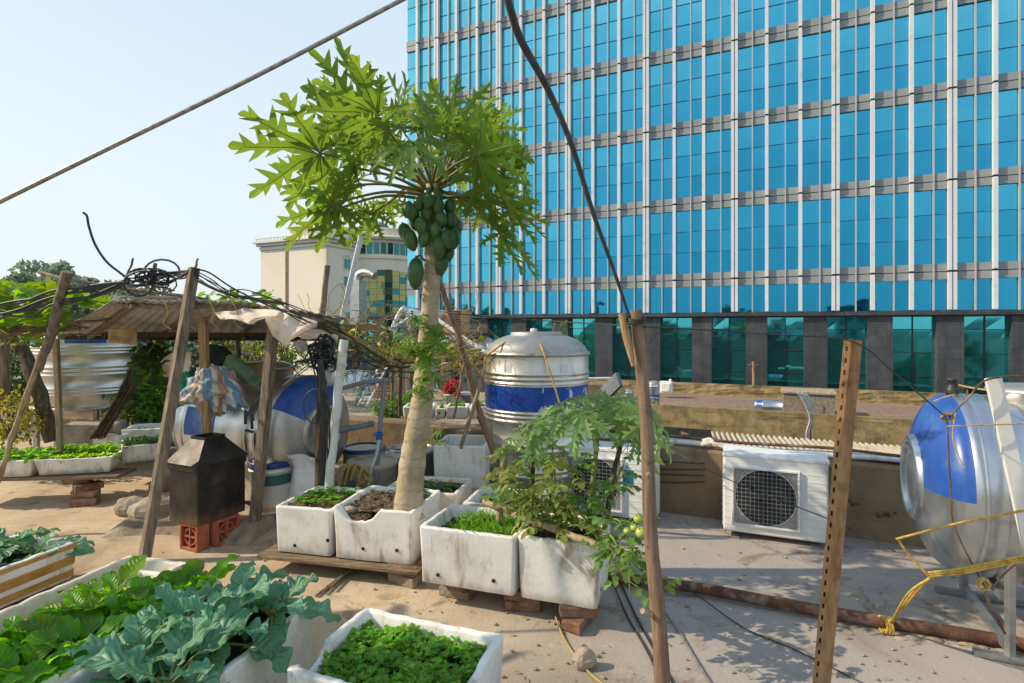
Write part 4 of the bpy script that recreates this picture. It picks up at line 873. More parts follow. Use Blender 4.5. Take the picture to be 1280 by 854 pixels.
# stand and tray of the shed tank
b = MB()
for du in (.2, 1.0):
    for dv in (-.38, .38):
        p = rimL-U*du+V*dv; b.bar(Vector((p.x, p.y, .05)), Vector((p.x, p.y, .62)), .05, .05)
    b.bar(rimL-U*du-V*.38-Z*.48, rimL-U*du+V*.38-Z*.48, .045, .045)
for dv in (-.4,): b.bar(rimL-U*.08+V*dv-Z*.15, rimL-U*1.12+V*dv-Z*.15, .04, .035)
b.build('stand', M['white_paint'], tl)
b = MB(); b.grid(lambda i, j: rimL-U*(.1+1.0*i)-V*(.425-.02*math.sin(j*2))+Z*(-.17-.36*j+.02*noise.noise(Vector((i*8, j*3, 0)))), 30, 8); b.build('dust_skirt', M['creamplastic'], tl)
b = MB(); b.lathe([(.24, -.03), (.24, .03), (.255, .035), (.255, .06), (.17, .1), (.001, .115)], Matrix.Translation(rimL-U*.62+Z*.462+V*.1), 32); b.build('hatch', M['steel_dull'], tl)
# far upright tank on the left
c = Vector((-5.25, 7.0, .60)); r = .585
t = thing('water_tank', 'far upright stainless water tank with three rib groups at the left', 'water tank', c); T = Matrix.Translation(c)
rr_ = []
for g in ((487, 491, 495), (460, 465, 470), (435, 439, 443)):
    for y in g[::-1]: rr_.append(EYE-(y-408)/700*6.42-c.z)
b = MB(); prof = [(r, .05)]+ribs(r, sorted(rr_), .011)+[(r, rr_[-1]+.03), (r, rr_[-1]+.05), (r, .86)]; b.lathe(prof, T, 64, mfun=lambda i, a: 1 if (i == len(prof)-2 and math.sin(a*40) > -.5) else 0); b.build('body', [M['steel_far'], M['blue']], t)
b = MB(); b.lathe([(r+.012, .03), (r+.012, .055), (r, .06)], T, 64); b.lathe([(.001, -.14), (r*.6, -.1), (r*.9, -.03), (r+.012, .03)], T, 48); b.build('bottom_cone', M['steel_dull'], t)
b = MB(); b.lathe([(r, .855), (r*.9, .9), (r*.6, .95), (.001, .97)], T, 48); b.build('dome', M['steel_dull'], t)
for k in range(5):
    b = MB(); a = .4+k*2*PI/5; p = c+Vector((r*.95*math.cos(a), r*.95*math.sin(a), 0)); b.bar(p+Z*.03, Vector((p.x, p.y, .02)), .045, .045); b.build('leg', M['galv'], t)
# small tanks far away on the flat roofs
def small_tank(c, r, h, label):
    t = thing('small_water_tank', label, 'water tank', c); T = Matrix.Translation(c)
    b = MB(); pr = [(r, 0), (r, h*.2), (r, h*.34)]+ribs(r, [h*.36], .02)+[(r, h*.5), (r, h*.76)]+ribs(r, [h*.8], .02)+[(r, h*.9)]; b.lathe(pr, T, 28, mfun=lambda i, a: 1 if i == 6 else 0); b.build('body', [M['steel'], M['blue']], t)
    b = MB(); b.lathe([(r, h*.9), (r*.7, h*1.0), (r*.3, h*1.04), (.001, h*1.04)], T, 24); b.build('dome', M['steel_dull'], t)
    b = MB()
    for k in range(4): a = k*PI/2+.5; b.bar(c+Vector((r*.8*math.cos(a), r*.8*math.sin(a), -.6)), c+Vector((r*.8*math.cos(a), r*.8*math.sin(a), .05)), .06, .06)
    b.build('stand', M['galv'], t)
ct = G(817, 516, ZR); small_tank(W(817, 508, 25.9), .27, 1.15, 'small upright steel tank with blue band, just right of the round wooden pole')
small_tank(W(786, 508, 26.2), .24, .8, 'small low steel tank with blue band, left of the round wooden pole')
t = thing('lying_small_tank', 'small lying steel tank on the far roof beside the concrete block', 'water tank', G(966, 517, ZR))
c = W(966, 508.5, 24.2); T = Matrix.Translation(c) @ U.to_track_quat('Z', 'Y').to_matrix().to_4x4(); r = .28
b = MB(); b.lathe([(.001, -.78), (r*.7, -.75), (r, -.66), (r, -.4), (r+.02, -.38), (r, -.36), (r, .36), (r+.02, .38), (r, .4), (r, .66), (r*.7, .75), (.001, .78)], T, 28, mfun=lambda i, a: 1 if i == 2 and a < .5 else 0); b.build('body', [M['steel'], M['blue']], t)
b = MB()
for du in (-.5, .5): b.box(c+U*du-Z*.33, (.08, .4, .3), -TH)
b.build('stand', M['galv'], t)
# concrete block and cables on the far roof
c = G(1011, 521, ZR); t = thing('concrete_stair_head', 'square weathered concrete box on the edge of the far roof', 'roof box', c+V*.8, -TH)
b = MB(); b.box(c+V*.75+Z*.45, (1.9, 1.5, .95), -TH); b.build('body', M['greybrick'], t, bevel=.02)
b = MB(); b.box(c+V*.75+Z*.97, (2.05, 1.65, .1), -TH); b.build('slab', M['stone'], t, bevel=.02)
b = MB()
for k in range(7):
    x0 = 996+k*4; b.tube(spline([W(996+k*2.2, 491+k*.4, 22.8), W(1003+k*2.5, 500+k, 22.8), W(1012+k*2.2, 522, 22.8), W(1008+k*3.4, 540, 22.8), W(1008+k*3.6, 556, 22.8)], 6), .022, 5)
b.build('cable_bundle', M['pvc'], label='bundle of pale cables drooping over the mossy wall below the concrete box', cat='cables')
b = MB(); b.tube(spline([W(1028, 524, 22.8), W(1028, 545, 22.8), W(1026, 560, 22.8)], 3), .09, 8); b.build('drain_pipe', M['greypipe'], label='grey blue drain pipe on the mossy wall behind the cable bundle', cat='pipe')
c = W(833, 484, 29.2); b = MB(); b.box(c, (.62, .4, .62), -TH); b.box(c-V*.22, (.44, .06, .44), -TH); b.box(c+U*.2+Z*.36, (.12, .12, .14), -TH); b.build('roof_cabinet', M['acwhite'], bevel=.03, label='small white cabinet on the far parapet right of the small tanks', cat='cabinet')
b = MB(); b.tube([W(942, 490, 29.5), W(942, 470, 29.5), W(941.5, 452, 29.5)], .07, 6); b.bar(W(936, 456, 29.5), W(948, 456, 29.5), .07, .05); b.build('antenna_post', M['wood_tan'], label='thin wooden antenna post on the far parapet', cat='post')
# windows under the mossy wall
t = thing('clerestory_window', 'green tinted strip window with dark louvres below the mossy wall', 'window', W(860, 556, 24), -TH)
b = MB(); 
a_, e_ = W(783, 533, 26.0), W(891, 536, 24.7); cc = (a_+e_)/2; LL = (e_-a_).length
b.box(cc-V*.1-Z*.42, (LL, .08, .95), -TH); b.build('frame', M['joint'], t)
M['greenpane'] = tint('pale_green_pane', (.18, .34, .26), .3)
for f0, f1, mm in ((.0, .3, 'teal'), (.32, .62, 'greenpane')):
    b = MB(); p0, p1 = lerp(a_, e_, f0), lerp(a_, e_, f1); b.box((p0+p1)/2-V*.17-Z*.42, ((p1-p0).length, .05, .85), -TH); b.build('pane', M[mm], t)
b = MB()
for k in range(4): p0, p1 = lerp(a_, e_, .68), lerp(a_, e_, .96); b.box((p0+p1)/2-V*.17-Z*(.18+k*.17), ((p1-p0).length, .08, .06), -TH)
b.build('louvre', M['darkstone'], t)
# corrugated sheet just beyond the parapet
b = MB(); a_, e_ = FA(.42, .1, .645), FA(2.9, .1, .645); q0, q1 = FA(.3, .95, .60), FA(2.9, .95, .60)
def cor(i, j): p = lerp(lerp(a_, e_, i), lerp(q0, q1, i), j); return p+Z*(.014*math.sin(i*2*PI*56)-.05)
b.grid(cor, 560, 6); b.build('corrugated_sheet', M['corr_pale'], label='pale corrugated roofing sheet lying beyond the parapet behind the condenser', cat='roof sheet')
# white pipes along the parapet top
for k, (dz, dv, r_, lab, m_) in enumerate(((.025, .05, .019, 'front white plastic pipe on the parapet top', 'pvc'), (.022, .12, .017, 'rear grey white pipe on the parapet top', 'pvc'), (.065, .09, .012, 'thin rusty pipe lying on the white pipes of the parapet', 'rust'))):
    b = MB(); pts = [FA(lerp(-1.4, 3.2, i/24), dv+.012*math.sin(i*1.3+k), .575+dz+.008*math.sin(i*.9+k)) for i in range(25)]; b.tube(pts, r_, 10); b.build('parapet_pipe', M[m_], label=lab, cat='pipe')
for px in (895, 1015):
    p = W(px, 562 if px < 950 else 573, 4.5); 
b = MB(); b.tube(spline([W(878, 551, 4.72), W(888, 549, 4.7), W(893, 556, 4.66), W(902, 557, 4.66), W(908, 561, 4.6)], 4), .014, 7); b.tube(spline([W(876, 556, 4.7), W(890, 553, 4.68), W(905, 560, 4.62)], 4), .012, 7); b.build('cloth_wrap', M['cloth_white'], label='rag wrapped round the parapet pipes left of the condenser', cat='rag')

# ---------------------------------------------------------------- air conditioning condensers
def condenser(name, label, p, q, h, dep, fan, sticker=False, cut=None):
    p, q = Vector(p), Vector(q); z = p.z; q.z = z; ex = (q-p); w_ = ex.length; ex.normalize(); ey = Vector((-ex.y, ex.x, 0)); rz = math.atan2(ex.y, ex.x)
    c = (p+q)/2+ey*dep/2; t = thing(name, label, 'air conditioner', c, rz)
    def L(x, y, zz): return p+ex*(x*w_)+ey*y+Z*zz
    b = MB(); b.box(L(.5, dep/2, h/2+.015), (w_, dep, h-.03), rz); b.build('casing', M['acwhite'], t, bevel=.014)
    b = MB(); b.box(L(.5, dep/2, h-.012), (w_+.012, dep+.012, .03), rz); b.build('top_panel', M['acwhite'], t, bevel=.008)
    b = MB()
    for k in range(9): b.box(L(.5, -.001, h*(.14+.085*k)), (w_*.985, .0035, .0016), rz)
    b.build('panel_groove', M['acwhite'], t)
    fx0, fx1, fz0, fz1 = fan; fw = (fx1-fx0)*w_; fh = (fz1-fz0)*h; fc = L((fx0+fx1)/2, 0, (fz0+fz1)/2*h)
    fr = MB()
    for s in (-1, 1): fr.box(fc+ex*s*fw/2-ey*.008, (.016, .03, fh+.016), rz); fr.box(fc+Z*s*fh/2-ey*.0085, (fw-.017, .03, .016), rz)
    F = fr.build('grille_frame', M['acwhite'], t, bevel=.004)
    T = Matrix.Translation(fc) @ Matrix.Rotation(rz, 4, 'Z') @ Matrix.Rotation(PI/2, 4, 'X')
    rr = min(fw, fh)*.488
    b = MB(); b.add([fc+ex*a*fw/2+Z*e*fh/2-ey*.003 for a, e in ((-1, -1), (1, -1), (1, 1), (-1, 1))], [(0, 1, 2, 3)], 2)
    b.lathe([(rr*1.02, .0045), (rr, .008), (rr*.99, .0045), (.001, .0045)], T, 48, mfun=lambda i, a: 0 if i < 2 else 1); b.build('fan_opening', [M['acwhite'], M['acdark'], M['acgrey']], t)
    b = MB()
    for k in range(5):
        a0 = 2*PI*k/5
        b.grid(lambda i, j: T @ Vector((rr*(.2+.72*j)*math.cos(a0+.9*i+.4*j), rr*(.2+.72*j)*math.sin(a0+.9*i+.4*j), .009+.004*i)), 6, 5)
    b.lathe([(rr*.22, .008), (rr*.22, .016), (.001, .017)], T, 20); b.build('fan', M['acdark'], t)
    b = MB(); nx = 15
    for k in range(1, nx): x = (k/nx-.5)*fw; b.bar(fc+ex*x-Z*fh/2-ey*.019, fc+ex*x+Z*fh/2-ey*.019, .0024, .0024)
    for k in range(1, 14): zz = (k/14-.5)*fh; b.bar(fc-ex*fw/2+Z*zz-ey*.0225, fc+ex*fw/2+Z*zz-ey*.0225, .0024, .0024)
    b.build('grille', M['acgrey'], t)
    b = MB()
    for k in range(11): b.box(L(0, dep*.5, h*(.12+.075*k))-ex*.003, (.012, dep*.8, .018), rz)
    b.build('side_louvre', M['acgrey'], t)
    for x in (.12, .88):
        b = MB(); b.box(L(x, dep/2, -.004), (.06, dep+.05, .022), rz); b.build('foot', M['galv'], t)
    b = MB()
    for x, zz in ((.02, .97), (.98, .97), (.02, .05), (.98, .05), (fx0, fz0+.02), (fx1, fz0+.02), (fx0, fz1-.02), (fx1, fz1-.02)): b.ball(L(x, -.012 if x in (fx0, fx1) else -.003, zz*h), .005, (1, 1, 1), 6, 4)
    b.build('screw', M['rust'], t, kind='stuff')
    if sticker:
        b = MB(); b.box(L(.72, -.003, h*.62), (w_*.11, .004, h*.22), rz); b.build('sticker', M['label_blue'], t)
        b = MB(); b.box(L(.985, -.03, h*.8), (.03, .05, .1), rz); b.build('valve_cover', M['acwhite'], t, bevel=.01)
    return t
condenser('condenser_unit', 'white air conditioner condenser with square fan grille in front of the parapet', G(904, 668, .012), G(1036, 686, .012), .625, .27, (.1, .73, .16, .84))
condenser('condenser_unit', 'white air conditioner condenser with blue sticker, half hidden behind the tomato plants', Vector((.42, 4.72, .022)), Vector((1.13, 4.42, .022)), .58, .27, (.06, .66, .14, .86), True)
# pipe on the floor, ropes
b = MB(); b.tube(spline([G(690, 700, .06)+V*.1, G(756, 718, .045), G(860, 733, .045), G(1000, 759, .04), G(1110, 778, .04), G(1200, 792, .04), G(1290, 808, .04), G(1420, 830, .04)], 5), .032, 14); b.build('floor_pipe', M['rust'], label='long rusty pipe lying across the roof floor', cat='pipe')
b = MB()
for k in range(22):
    f = R.random(); p = G(lerp(1052, 1098, f)+R.uniform(-4, 4), lerp(712, 778, f), 0); b.ball(p, R.uniform(.01, .028), (1.3, 1, .45), 7, 5)
for k in range(40):
    p = G(lerp(1110, 1330, k/39), lerp(786, 822, k/39)+R.uniform(-1, 9), 0); b.ball(p, R.uniform(.01, .04), (1.5, 1, .35), 8, 5)
b.build('mortar_rubble', M['stone'], kind='stuff', label='crumbly mortar rubble strewn along the pipe foot', cat='rubble')
# ---------------------------------------------------------------- posts, poles, shed
def pole(name, label, pts, r, m, n=10, cat='pole', jit=.06, knots=0, group=None, sq=False):
    b = MB(); pts = [Vector(p) for p in pts]
    L = []
    for i in range(len(pts)-1):
        k = 8
        for q in range(k): L.append(lerp(pts[i], pts[i+1], q/k))
    L.append(pts[-1]); sd = R.uniform(0, 99)
    L = [p+Vector((noise.noise(Vector((i*.35, sd, 0))), noise.noise(Vector((i*.35, sd, 7))), 0))*(.012 if not sq else .003) for i, p in enumerate(L)]
    rr = r if isinstance(r, tuple) else (r, r)
    k = len(L); R_ = [lerp(rr[0], rr[1], i/(k-1))*(1+jit*noise.noise(Vector((i*.8, sd, 3)))) for i in range(k)]
    if knots:
        for i in range(k):
            if i % knots == 0 and 0 < i < k-1: R_[i] *= 1.16
    if sq:
        for i in range(k-1): pass
        a, e = L[0], L[-1]; b.bar(a, e, rr[0]*2, rr[1]*2)
        o = b.build(name, m, label=label, cat=cat, group=group, loc=min((a, e), key=lambda p: p.z), bevel=.004); return o
    b.tube(L, R_, n, jit=jit*.5)
    return b.build(name, m, label=label, cat=cat, group=group, loc=min((L[0], L[-1]), key=lambda p: p.z))
# foreground poles
f1t = W(797, 388, 2.46); f1b = G(828, 868, 0)
t = thing('round_pole', 'smooth brown round wooden pole in the foreground with a split offcut tied to its top', 'pole', f1b)
b = MB(); L = [lerp(f1b, f1t, i/14)+Vector((.006*math.sin(i*.8), 0, 0)) for i in range(15)]; b.tube(L, [.034-.0006*i+.001*math.sin(i*2.1) for i in range(15)], 14, jit=.03); b.build('shaft', M['wood_brown'], t)
b = MB(); b.tube([W(777, 392, 2.44), W(784, 425, 2.43), W(791, 458, 2.42)], [.017, .017, .006], 8, jit=.15); b.build('split_offcut', M['wood_tan'], t)
b = MB(); T = Matrix.Translation(W(800, 662, 2.44)-Vector((0, .0, 0))); b.ball(W(811, 594, 2.42), .012, (1, .5, 1.2), 8, 5); b.build('knot', M['bamboo'], t)
b = MB(); b.tube([W(817, 768, 2.44), W(806, 766, 2.40), W(803, 764, 2.38)], [.014, .013, .012], 8, jit=.1); b.build('peg', M['bamboo'], t)
# slotted angle post
a = W(1069, 425, 2.42); e = G(1029, 862, 0)
t = thing('slotted_angle_post', 'rusty orange slotted angle steel post with rows of square holes, in the foreground', 'post', e)
d = (a-e); LL = d.length; d.normalize()
fx = (Vector((1, .1, 0))-d*Vector((1, .1, 0)).dot(d)).normalized(); fy = d.cross(fx)
b = MB(); wA, wB, th = .052, .046, .004
org = e-fx*.018-fy*.0
def PT(x, y, z): return org+fx*x+fy*y+d*z
def plate(b, o, ax, w, nx_, zlen, slots):                # perforated plate: strips around each slot
    zs = 0
    nrm = d.cross(ax).normalized()*th
    def q(x0, x1, z0, z1):
        vs = [o+ax*x+d*z+nrm*k for k in (0, 1) for x, z in ((x0, z0), (x1, z0), (x1, z1), (x0, z1))]
        b.add(vs, [(3, 2, 1, 0), (4, 5, 6, 7), (0, 1, 5, 4), (1, 2, 6, 5), (2, 3, 7, 6), (3, 0, 4, 7)])
    x0, x1 = w*.36, w*.66; q(0, x0, 0, zlen); q(x1, w, 0, zlen)
    n = int(zlen/.05)
    for i in range(n):
        z0 = i*zlen/n; z1 = z0+zlen/n; q(x0, x1, z0+.0+.022, z1)
plate(b, PT(0, 0, 0), (fy*.55-fx).normalized(), wB*.62, 3, LL, True)
b.add([PT(0, 0, 0), PT(wA, 0, 0), PT(wA, 0, LL), PT(0, 0, LL), PT(0, th, 0), PT(wA, th, 0), PT(wA, th, LL), PT(0, th, LL)], [(0, 1, 2, 3), (7, 6, 5, 4), (0, 4, 5, 1), (1, 5, 6, 2), (2, 6, 7, 3), (3, 7, 4, 0)])
b.build('perforated_angle', M['ruststeel'], t)
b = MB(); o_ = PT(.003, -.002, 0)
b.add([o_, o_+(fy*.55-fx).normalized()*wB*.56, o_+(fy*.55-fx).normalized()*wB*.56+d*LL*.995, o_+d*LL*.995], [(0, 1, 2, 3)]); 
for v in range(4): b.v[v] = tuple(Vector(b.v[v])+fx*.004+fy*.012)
b.build('inner_shadow_face', M['wood_dark'], t)  # dark sheet behind the slots, standing in for the shade inside them
# pale plank at the tank
b = MB(); b.bar(W(1241, 472, 2.48), W(1330, 868, 2.42), .018, .062, roll=.0); b.build('leaning_plank', M['white_paint'], bevel=.003, label='pale painted plank leaning in front of the right water tank', cat='plank')
# shed poles
pole('leaning_pole', 'thick grey pole leaning left of the shed, topped by a crossbar', [W(84, 340, 4.05), W(62, 425, 4.2), W(47, 462, 4.3)], (.034, .031), M['wood_grey'], jit=.08)
pole('leaning_pole', 'thin bamboo spliced under the grey pole at the left edge', [W(50, 448, 4.28), W(22, 528, 4.35), W(-2, 600, 4.3), W(-14, 640, 4.2)], (.02, .017), M['bamboo'], knots=5)
pole('leaning_timber', 'long weathered grey timber leaning on the shed front with forked top', [G(180, 703, 0), W(243, 335, 4.05)], (.031, .031), M['wood_grey'], sq=True, cat='timber')
pole('timber_fork', 'splintered fork tip nailed to the top of the long leaning timber', [W(239, 345, 4.03), W(249, 323, 4.03)], (.012, .006), M['wood_grey'])
pole('shed_post', 'squared yellow brown shed post standing behind the sheet metal box', [W(259, 552, 4.35), W(254, 396, 4.35)], (.028, .028), M['wood_tan'], sq=True, cat='post')
pole('shed_post', 'grey squared shed post in front of the paint bucket', [G(351, 640, .1)-V*.25, W(343, 394, 4.25)], (.033, .033), M['wood_grey'], sq=True, cat='post')
pole('shed_post', 'dark cable wrapped shed post beside the white plastic pipe', [W(400, 640, 4.2), W(405, 420, 4.35)], (.043, .04), M['wood_dark'], cat='post')
pole('shed_post', 'thin dark shed post behind the striped bag', [W(298, 470, 6.0), W(297, 424, 6.0)], (.03, .03), M['wood_dark'], cat='post')
pole('drain_pipe', 'white plastic drain pipe strapped to the dark shed post', [W(409, 622, 4.1), W(420, 520, 4.15), W(430, 425, 4.2)], .034, M['pvc'], cat='pipe', jit=0)
pole('short_stake', 'pale squared stake standing in the lettuce planter', [W(76, 572, 5.25), W(70, 424, 5.25)], (.021, .021), M['bamboo'], sq=True, cat='stake')
pole('tree_stem', 'dark crooked stem leaning in front of the far upright water tank', [W(66, 552, 6.1), W(48, 490, 6.1), W(30, 440, 6.2), W(12, 422, 6.2)], (.075, .06), M['bark'], jit=.15, cat='stem')
pole('stub_post', 'short grey post at the left edge under the vine', [W(4, 500, 6.0), W(6, 420, 6.0)], (.05, .045), M['wood_grey'], cat='post')
pole('crossbar', 'thin dark crossbar tied to the top of the grey leaning pole', [W(48, 340, 4.3), W(85, 350, 4.05), W(160, 362, 4.2), W(240, 371, 4.2)], (.014, .012), M['wood_grey'])
pole('stick', 'thin rod sticking up from the coiled cables', [W(158, 347, 4.1), W(167, 323, 4.1)], .007, M['rust'])
pole('stick', 'grey stick upright behind the coiled cables', [W(191, 368, 4.5), W(195, 329, 4.5)], .015, M['wood_grey'])
pole('weathered_post', 'weathered grey post standing in front of the cream hotel', [W(402, 405, 6.0), W(409, 332, 6.0)], (.034, .03), M['wood_grey'], jit=.2, cat='post')
# shed roof
t = thing('shed_roof', 'sagging corrugated fibre cement shed roof over the lying tank, seen from below', 'shed roof', W(250, 420, 5.2))
N1, N2, F2, F1 = W(138, 377, 4.35), W(420, 397, 4.15), W(432, 419, 5.6), W(68, 420, 6.0)
def roofP(i, j):
    p = lerp(lerp(N1, N2, i), lerp(F1, F2, i), j); e = .02*noise.noise(Vector((i*6, j*3, 0)))
    return p+Z*(.005*math.sin(i*2*PI*26)+e+.07*math.sin(PI*i)*(1-j)*.9)+Vector((0, .05*noise.noise(Vector((i*14, 2, 3)))*(1-j), 0))
b = MB(); b.grid(roofP, 200, 16); b.build('corrugated_sheet', M['asbestos'], t, solid=.007)
b = MB(); b.grid(lambda i, j: lerp(lerp(W(143, 369, 4.4), W(262, 371, 4.3), i), lerp(W(138, 377, 4.45), W(262, 378, 4.4), i), j)+Z*(.02*noise.noise(Vector((i*9, j*3, 8)))), 40, 5); b.build('roof_tarp', M['tape_white'], t)
for k, (p, q, w_) in enumerate(((W(130, 418, 5.2), W(345, 419, 5.0), .05), (W(140, 381, 4.45), W(425, 401, 4.2), .035), (W(75, 422, 5.9), W(430, 424, 5.5), .05))):
    b = MB(); b.bar(p, q, w_, w_*.8); b.build('rafter', M['wood_dark'] if k != 1 else M['bamboo'], t)
for k in range(4):
    i = .12+.27*k; b = MB(); b.bar(roofP(i, .02)-Z*.045, roofP(i, .98)-Z*.045, .035, .03); b.build('rafter', M['wood_grey'], t)
def cloth(name, label, rows, m, nu=22, nv=16, fold=.03, cat='cloth', seed=0, parent=None):
    b = MB(); R_ = [[Vector(p) for p in r] for r in rows]
    def row(r, i):
        k = i*(len(r)-1); q = int(min(len(r)-2, k)); return lerp(r[q], r[q+1], k-q)
    def P(i, j):
        k = j*(len(R_)-1); q = int(min(len(R_)-2, k)); p = lerp(row(R_[q], i), row(R_[q+1], i), k-q)
        return p+Vector((.3, -1, .3))*(fold*noise.noise(Vector((i*5+seed, j*3, seed)))+fold*.6*math.sin(i*14+j*4+seed)*j)
    b.grid(P, nu, nv, uv=True)
    return b.build(name, m, label=label, cat=cat, solid=.003)
cloth('hanging_cloth', 'white cloth lapped over the shed roof edge left of the grey post', [[W(268, 391, 4.3), W(305, 386, 4.25), W(356, 387, 4.2)], [W(275, 399, 4.2), W(306, 398, 4.12), W(346, 394, 4.1)], [W(300, 397, 4.15), W(313, 407, 4.1), W(322, 399, 4.1)]], M['cloth_white'], seed=3)
cloth('hanging_cloth', 'large white cloth hanging from the shed roof corner right of the grey post', [[W(332, 390, 4.2), W(360, 391, 4.15), W(397, 402, 4.1)], [W(332, 402, 4.16), W(358, 408, 4.1), W(396, 408, 4.06)], [W(341, 420, 4.15), W(357, 434, 4.1), W(374, 416, 4.1)]], M['cloth_white'], seed=7)
cloth('hanging_cloth', 'small beige cloth flap under the shed roof corner by the cable bundle', [[W(374, 411, 4.3), W(400, 412, 4.3), W(423, 420, 4.3)], [W(376, 424, 4.3), W(400, 424, 4.25), W(422, 427, 4.3)]], M['cloth_white'], seed=5)
cloth('foil_sheet', 'crumpled silver foil tucked under the cloth beside the cable bundle', [[W(365, 426, 4.4), W(380, 425, 4.4), W(386, 431, 4.4)], [W(372, 440, 4.4), W(384, 438, 4.4), W(388, 436, 4.4)]], M['tape_white'], seed=2)
cloth('cardboard_flap', 'square brown cardboard flap hanging below the shed roof', [[W(136, 411, 4.9), W(171, 412, 4.9)], [W(135, 428, 4.88), W(172, 431, 4.88)]], M['cardboard'], fold=.006, cat='cardboard')
cloth('hanging_cloth', 'stained white sheet hanging behind the leaning timber', [[W(200, 450, 5.4), W(222, 437, 5.4), W(240, 440, 5.4)], [W(204, 470, 5.4), W(214, 474, 5.4), W(236, 470, 5.4)]], M['cloth_white'], seed=9)
# bags on the lying tank
def bagP(c, rx, ry, rz_, seed, m, label, name='woven_bag', ax=.3, cat='bag', wr=.09):
    b = MB(); k0 = 40
    def P(i, j):
        a = 2*PI*i; e = PI*(j-.5); q = Vector((math.cos(e)*math.cos(a), math.cos(e)*math.sin(a), math.sin(e)))
        n1 = noise.noise(q*1.3+Vector((seed, 0, 0))); n2 = noise.noise(q*3+Vector((0, seed, 0))); n3 = abs(noise.noise(q*4.5+Vector((0, 0, seed))))
        f = 1+.3*n1+.16*n2-.22*n3
        return Vector(c)+Matrix.Rotation(ax, 3, 'Y') @ Vector((q.x*rx*f, q.y*ry*f, q.z*rz_*f))
    b.grid(P, k0, 28, uv=True); return b.build(name, m, label=label, cat=cat)
def bend_bag(c, pts, r, label, seed):
    b = MB(); L = spline(pts, 12); n = 30
    vs = []; uv = []; up = Vector((0, -1, 0))
    k = len(L)
    for i, p in enumerate(L):
        d_ = (L[min(i+1, k-1)]-L[max(i-1, 0)]).normalized(); u_ = (up-d_*up.dot(d_)).normalized(); s_ = d_.cross(u_)
        rr = r*(.35+.65*min(1, 6*min(i/(k-1), 1-i/(k-1))+.1))
        for j in range(n):
            a = 2*PI*j/n; f = .98+.1*math.sin(a*3+i*.6+seed)+.34*noise.noise(Vector((math.cos(a)*1.6+seed, math.sin(a)*1.6, i*.3)))-.4*abs(noise.noise(Vector((math.cos(a)*1.7, math.sin(a)*2.6+seed, i*.55))))+.05*noise.noise(Vector((math.cos(a)*5, math.sin(a)*5+seed, i*.6)))
            vs.append(p+(u_*math.cos(a)*.8+s_*math.sin(a)*1.1)*rr*f); uv.append((j/n*1.5, i/(k-1)*1.6))
    b.add(vs, [(i*n+j, i*n+(j+1) % n, (i+1)*n+(j+1) % n, (i+1)*n+j) for i in range(k-1) for j in range(n)], 0, True, uv); b.add([vs[j] for j in range(n)], [tuple(range(n-1, -1, -1))]); b.add(vs[-n:], [tuple(range(n))])
    return b
YB = 4.45
b = MB(); cB = W(266, 484, YB)
def bagS(i, j):
    a = 2*PI*i; e = PI*(j-.5); q = Vector((math.cos(e)*math.cos(a), math.cos(e)*math.sin(a), math.sin(e)))
    f = 1+.28*noise.noise(q*1.4+Vector((2.3, 0, 0)))-.42*abs(noise.noise(q*2.1+Vector((0, 5.1, 0))))+.12*noise.noise(q*5+Vector((0, 0, 3)))-.13*abs(noise.noise(q*6.5+Vector((4, 0, 1))))
    x, z = q.x*.25*f, q.z*.215*f
    return cB+Vector((x, q.y*.17*f, z-.35*x*(1 if x > 0 else .2)*.6-.05*(x/.25)**2))
b.grid(bagS, 90, 60, uv=True)
b.build('striped_bag', M['bag'], label='crumpled red white and blue striped woven bag lying on the tank under the shed', cat='bag')
bagP(W(228, 487, 4.6), .075, .1, .16, 3, M['emerald'], 'emerald green plastic bag wedged left of the striped bag', 'plastic_bag', .2)
bagP(W(268, 445, 4.75), .13, .12, .09, 8, M['darkcloth'], 'dark bundle stuffed above the striped bag under the roof', 'dark_bundle', .3, 'bundle')
b = MB(); b.tube(spline([W(288, 452, 4.75), W(303, 464, 4.65), W(319, 474, 4.55)], 6), [.07, .075, .06], 14, jit=.05); b.build('rolled_cloth', M['greencloth'], label='rolled green cloth lying on top of the shed tank', cat='cloth')
bagP(W(327, 463, 4.95), .1, .1, .07, 11, M['cardboard'], 'brown tank cover bundle on the shed tank top', 'tank_cover', .0, 'cover')
b = MB()
for x_, y_ in ((307, 524), (315, 530)): b.tube(spline([W(x_, y_+6, 4.36), W(x_, y_-10, 4.34), W(x_+2, y_-4, 4.33)], 3), .012, 7)
b.tube([W(307, 538, 4.36), W(316, 540, 4.35)], .012, 6)
b.build('clamp', M['cable'], label='black clamp handles on the front of the shed tank', cat='clamp')
# centre poles
pole('leaning_bamboo', 'long brown bamboo leaning right of the papaya trunk towards the upright tank', [W(547, 348, 4.1), W(570, 410, 4.2), W(583, 455, 4.25), W(600, 520, 4.35), W(628, 592, 4.4)], (.021, .028), M['wood_brown'], knots=6)
pole('leaning_stick', 'short pale stick leaning across the long bamboo into the foam box', [W(606, 462, 4.2), W(592, 510, 4.25), W(576, 560, 4.35)], (.014, .016), M['bamboo'], jit=.12)
pole('leaning_stick', 'thin brown stick hanging from the bamboo crossing', [W(580, 455, 4.2), W(574, 490, 4.2), W(567, 522, 4.3)], (.012, .008), M['wood_brown'], jit=.15)
pole('leaning_stick', 'short brown peg jutting left from the upright tank behind the stake', [W(605, 572, 4.0), W(626, 568, 3.9)], .009, M['wood_brown'])
pole('stake', 'grey bamboo stake standing in the grass seedlings planter', [W(622, 671, 3.32), W(632, 556, 3.32)], (.023, .02), M['bamboo'], knots=5, cat='stake')
pole('stake', 'dark stake standing at the corner of the tomato planter', [W(661, 674, 3.2), W(668, 560, 3.25)], (.013, .012), M['wood_dark'], cat='stake', jit=.15)
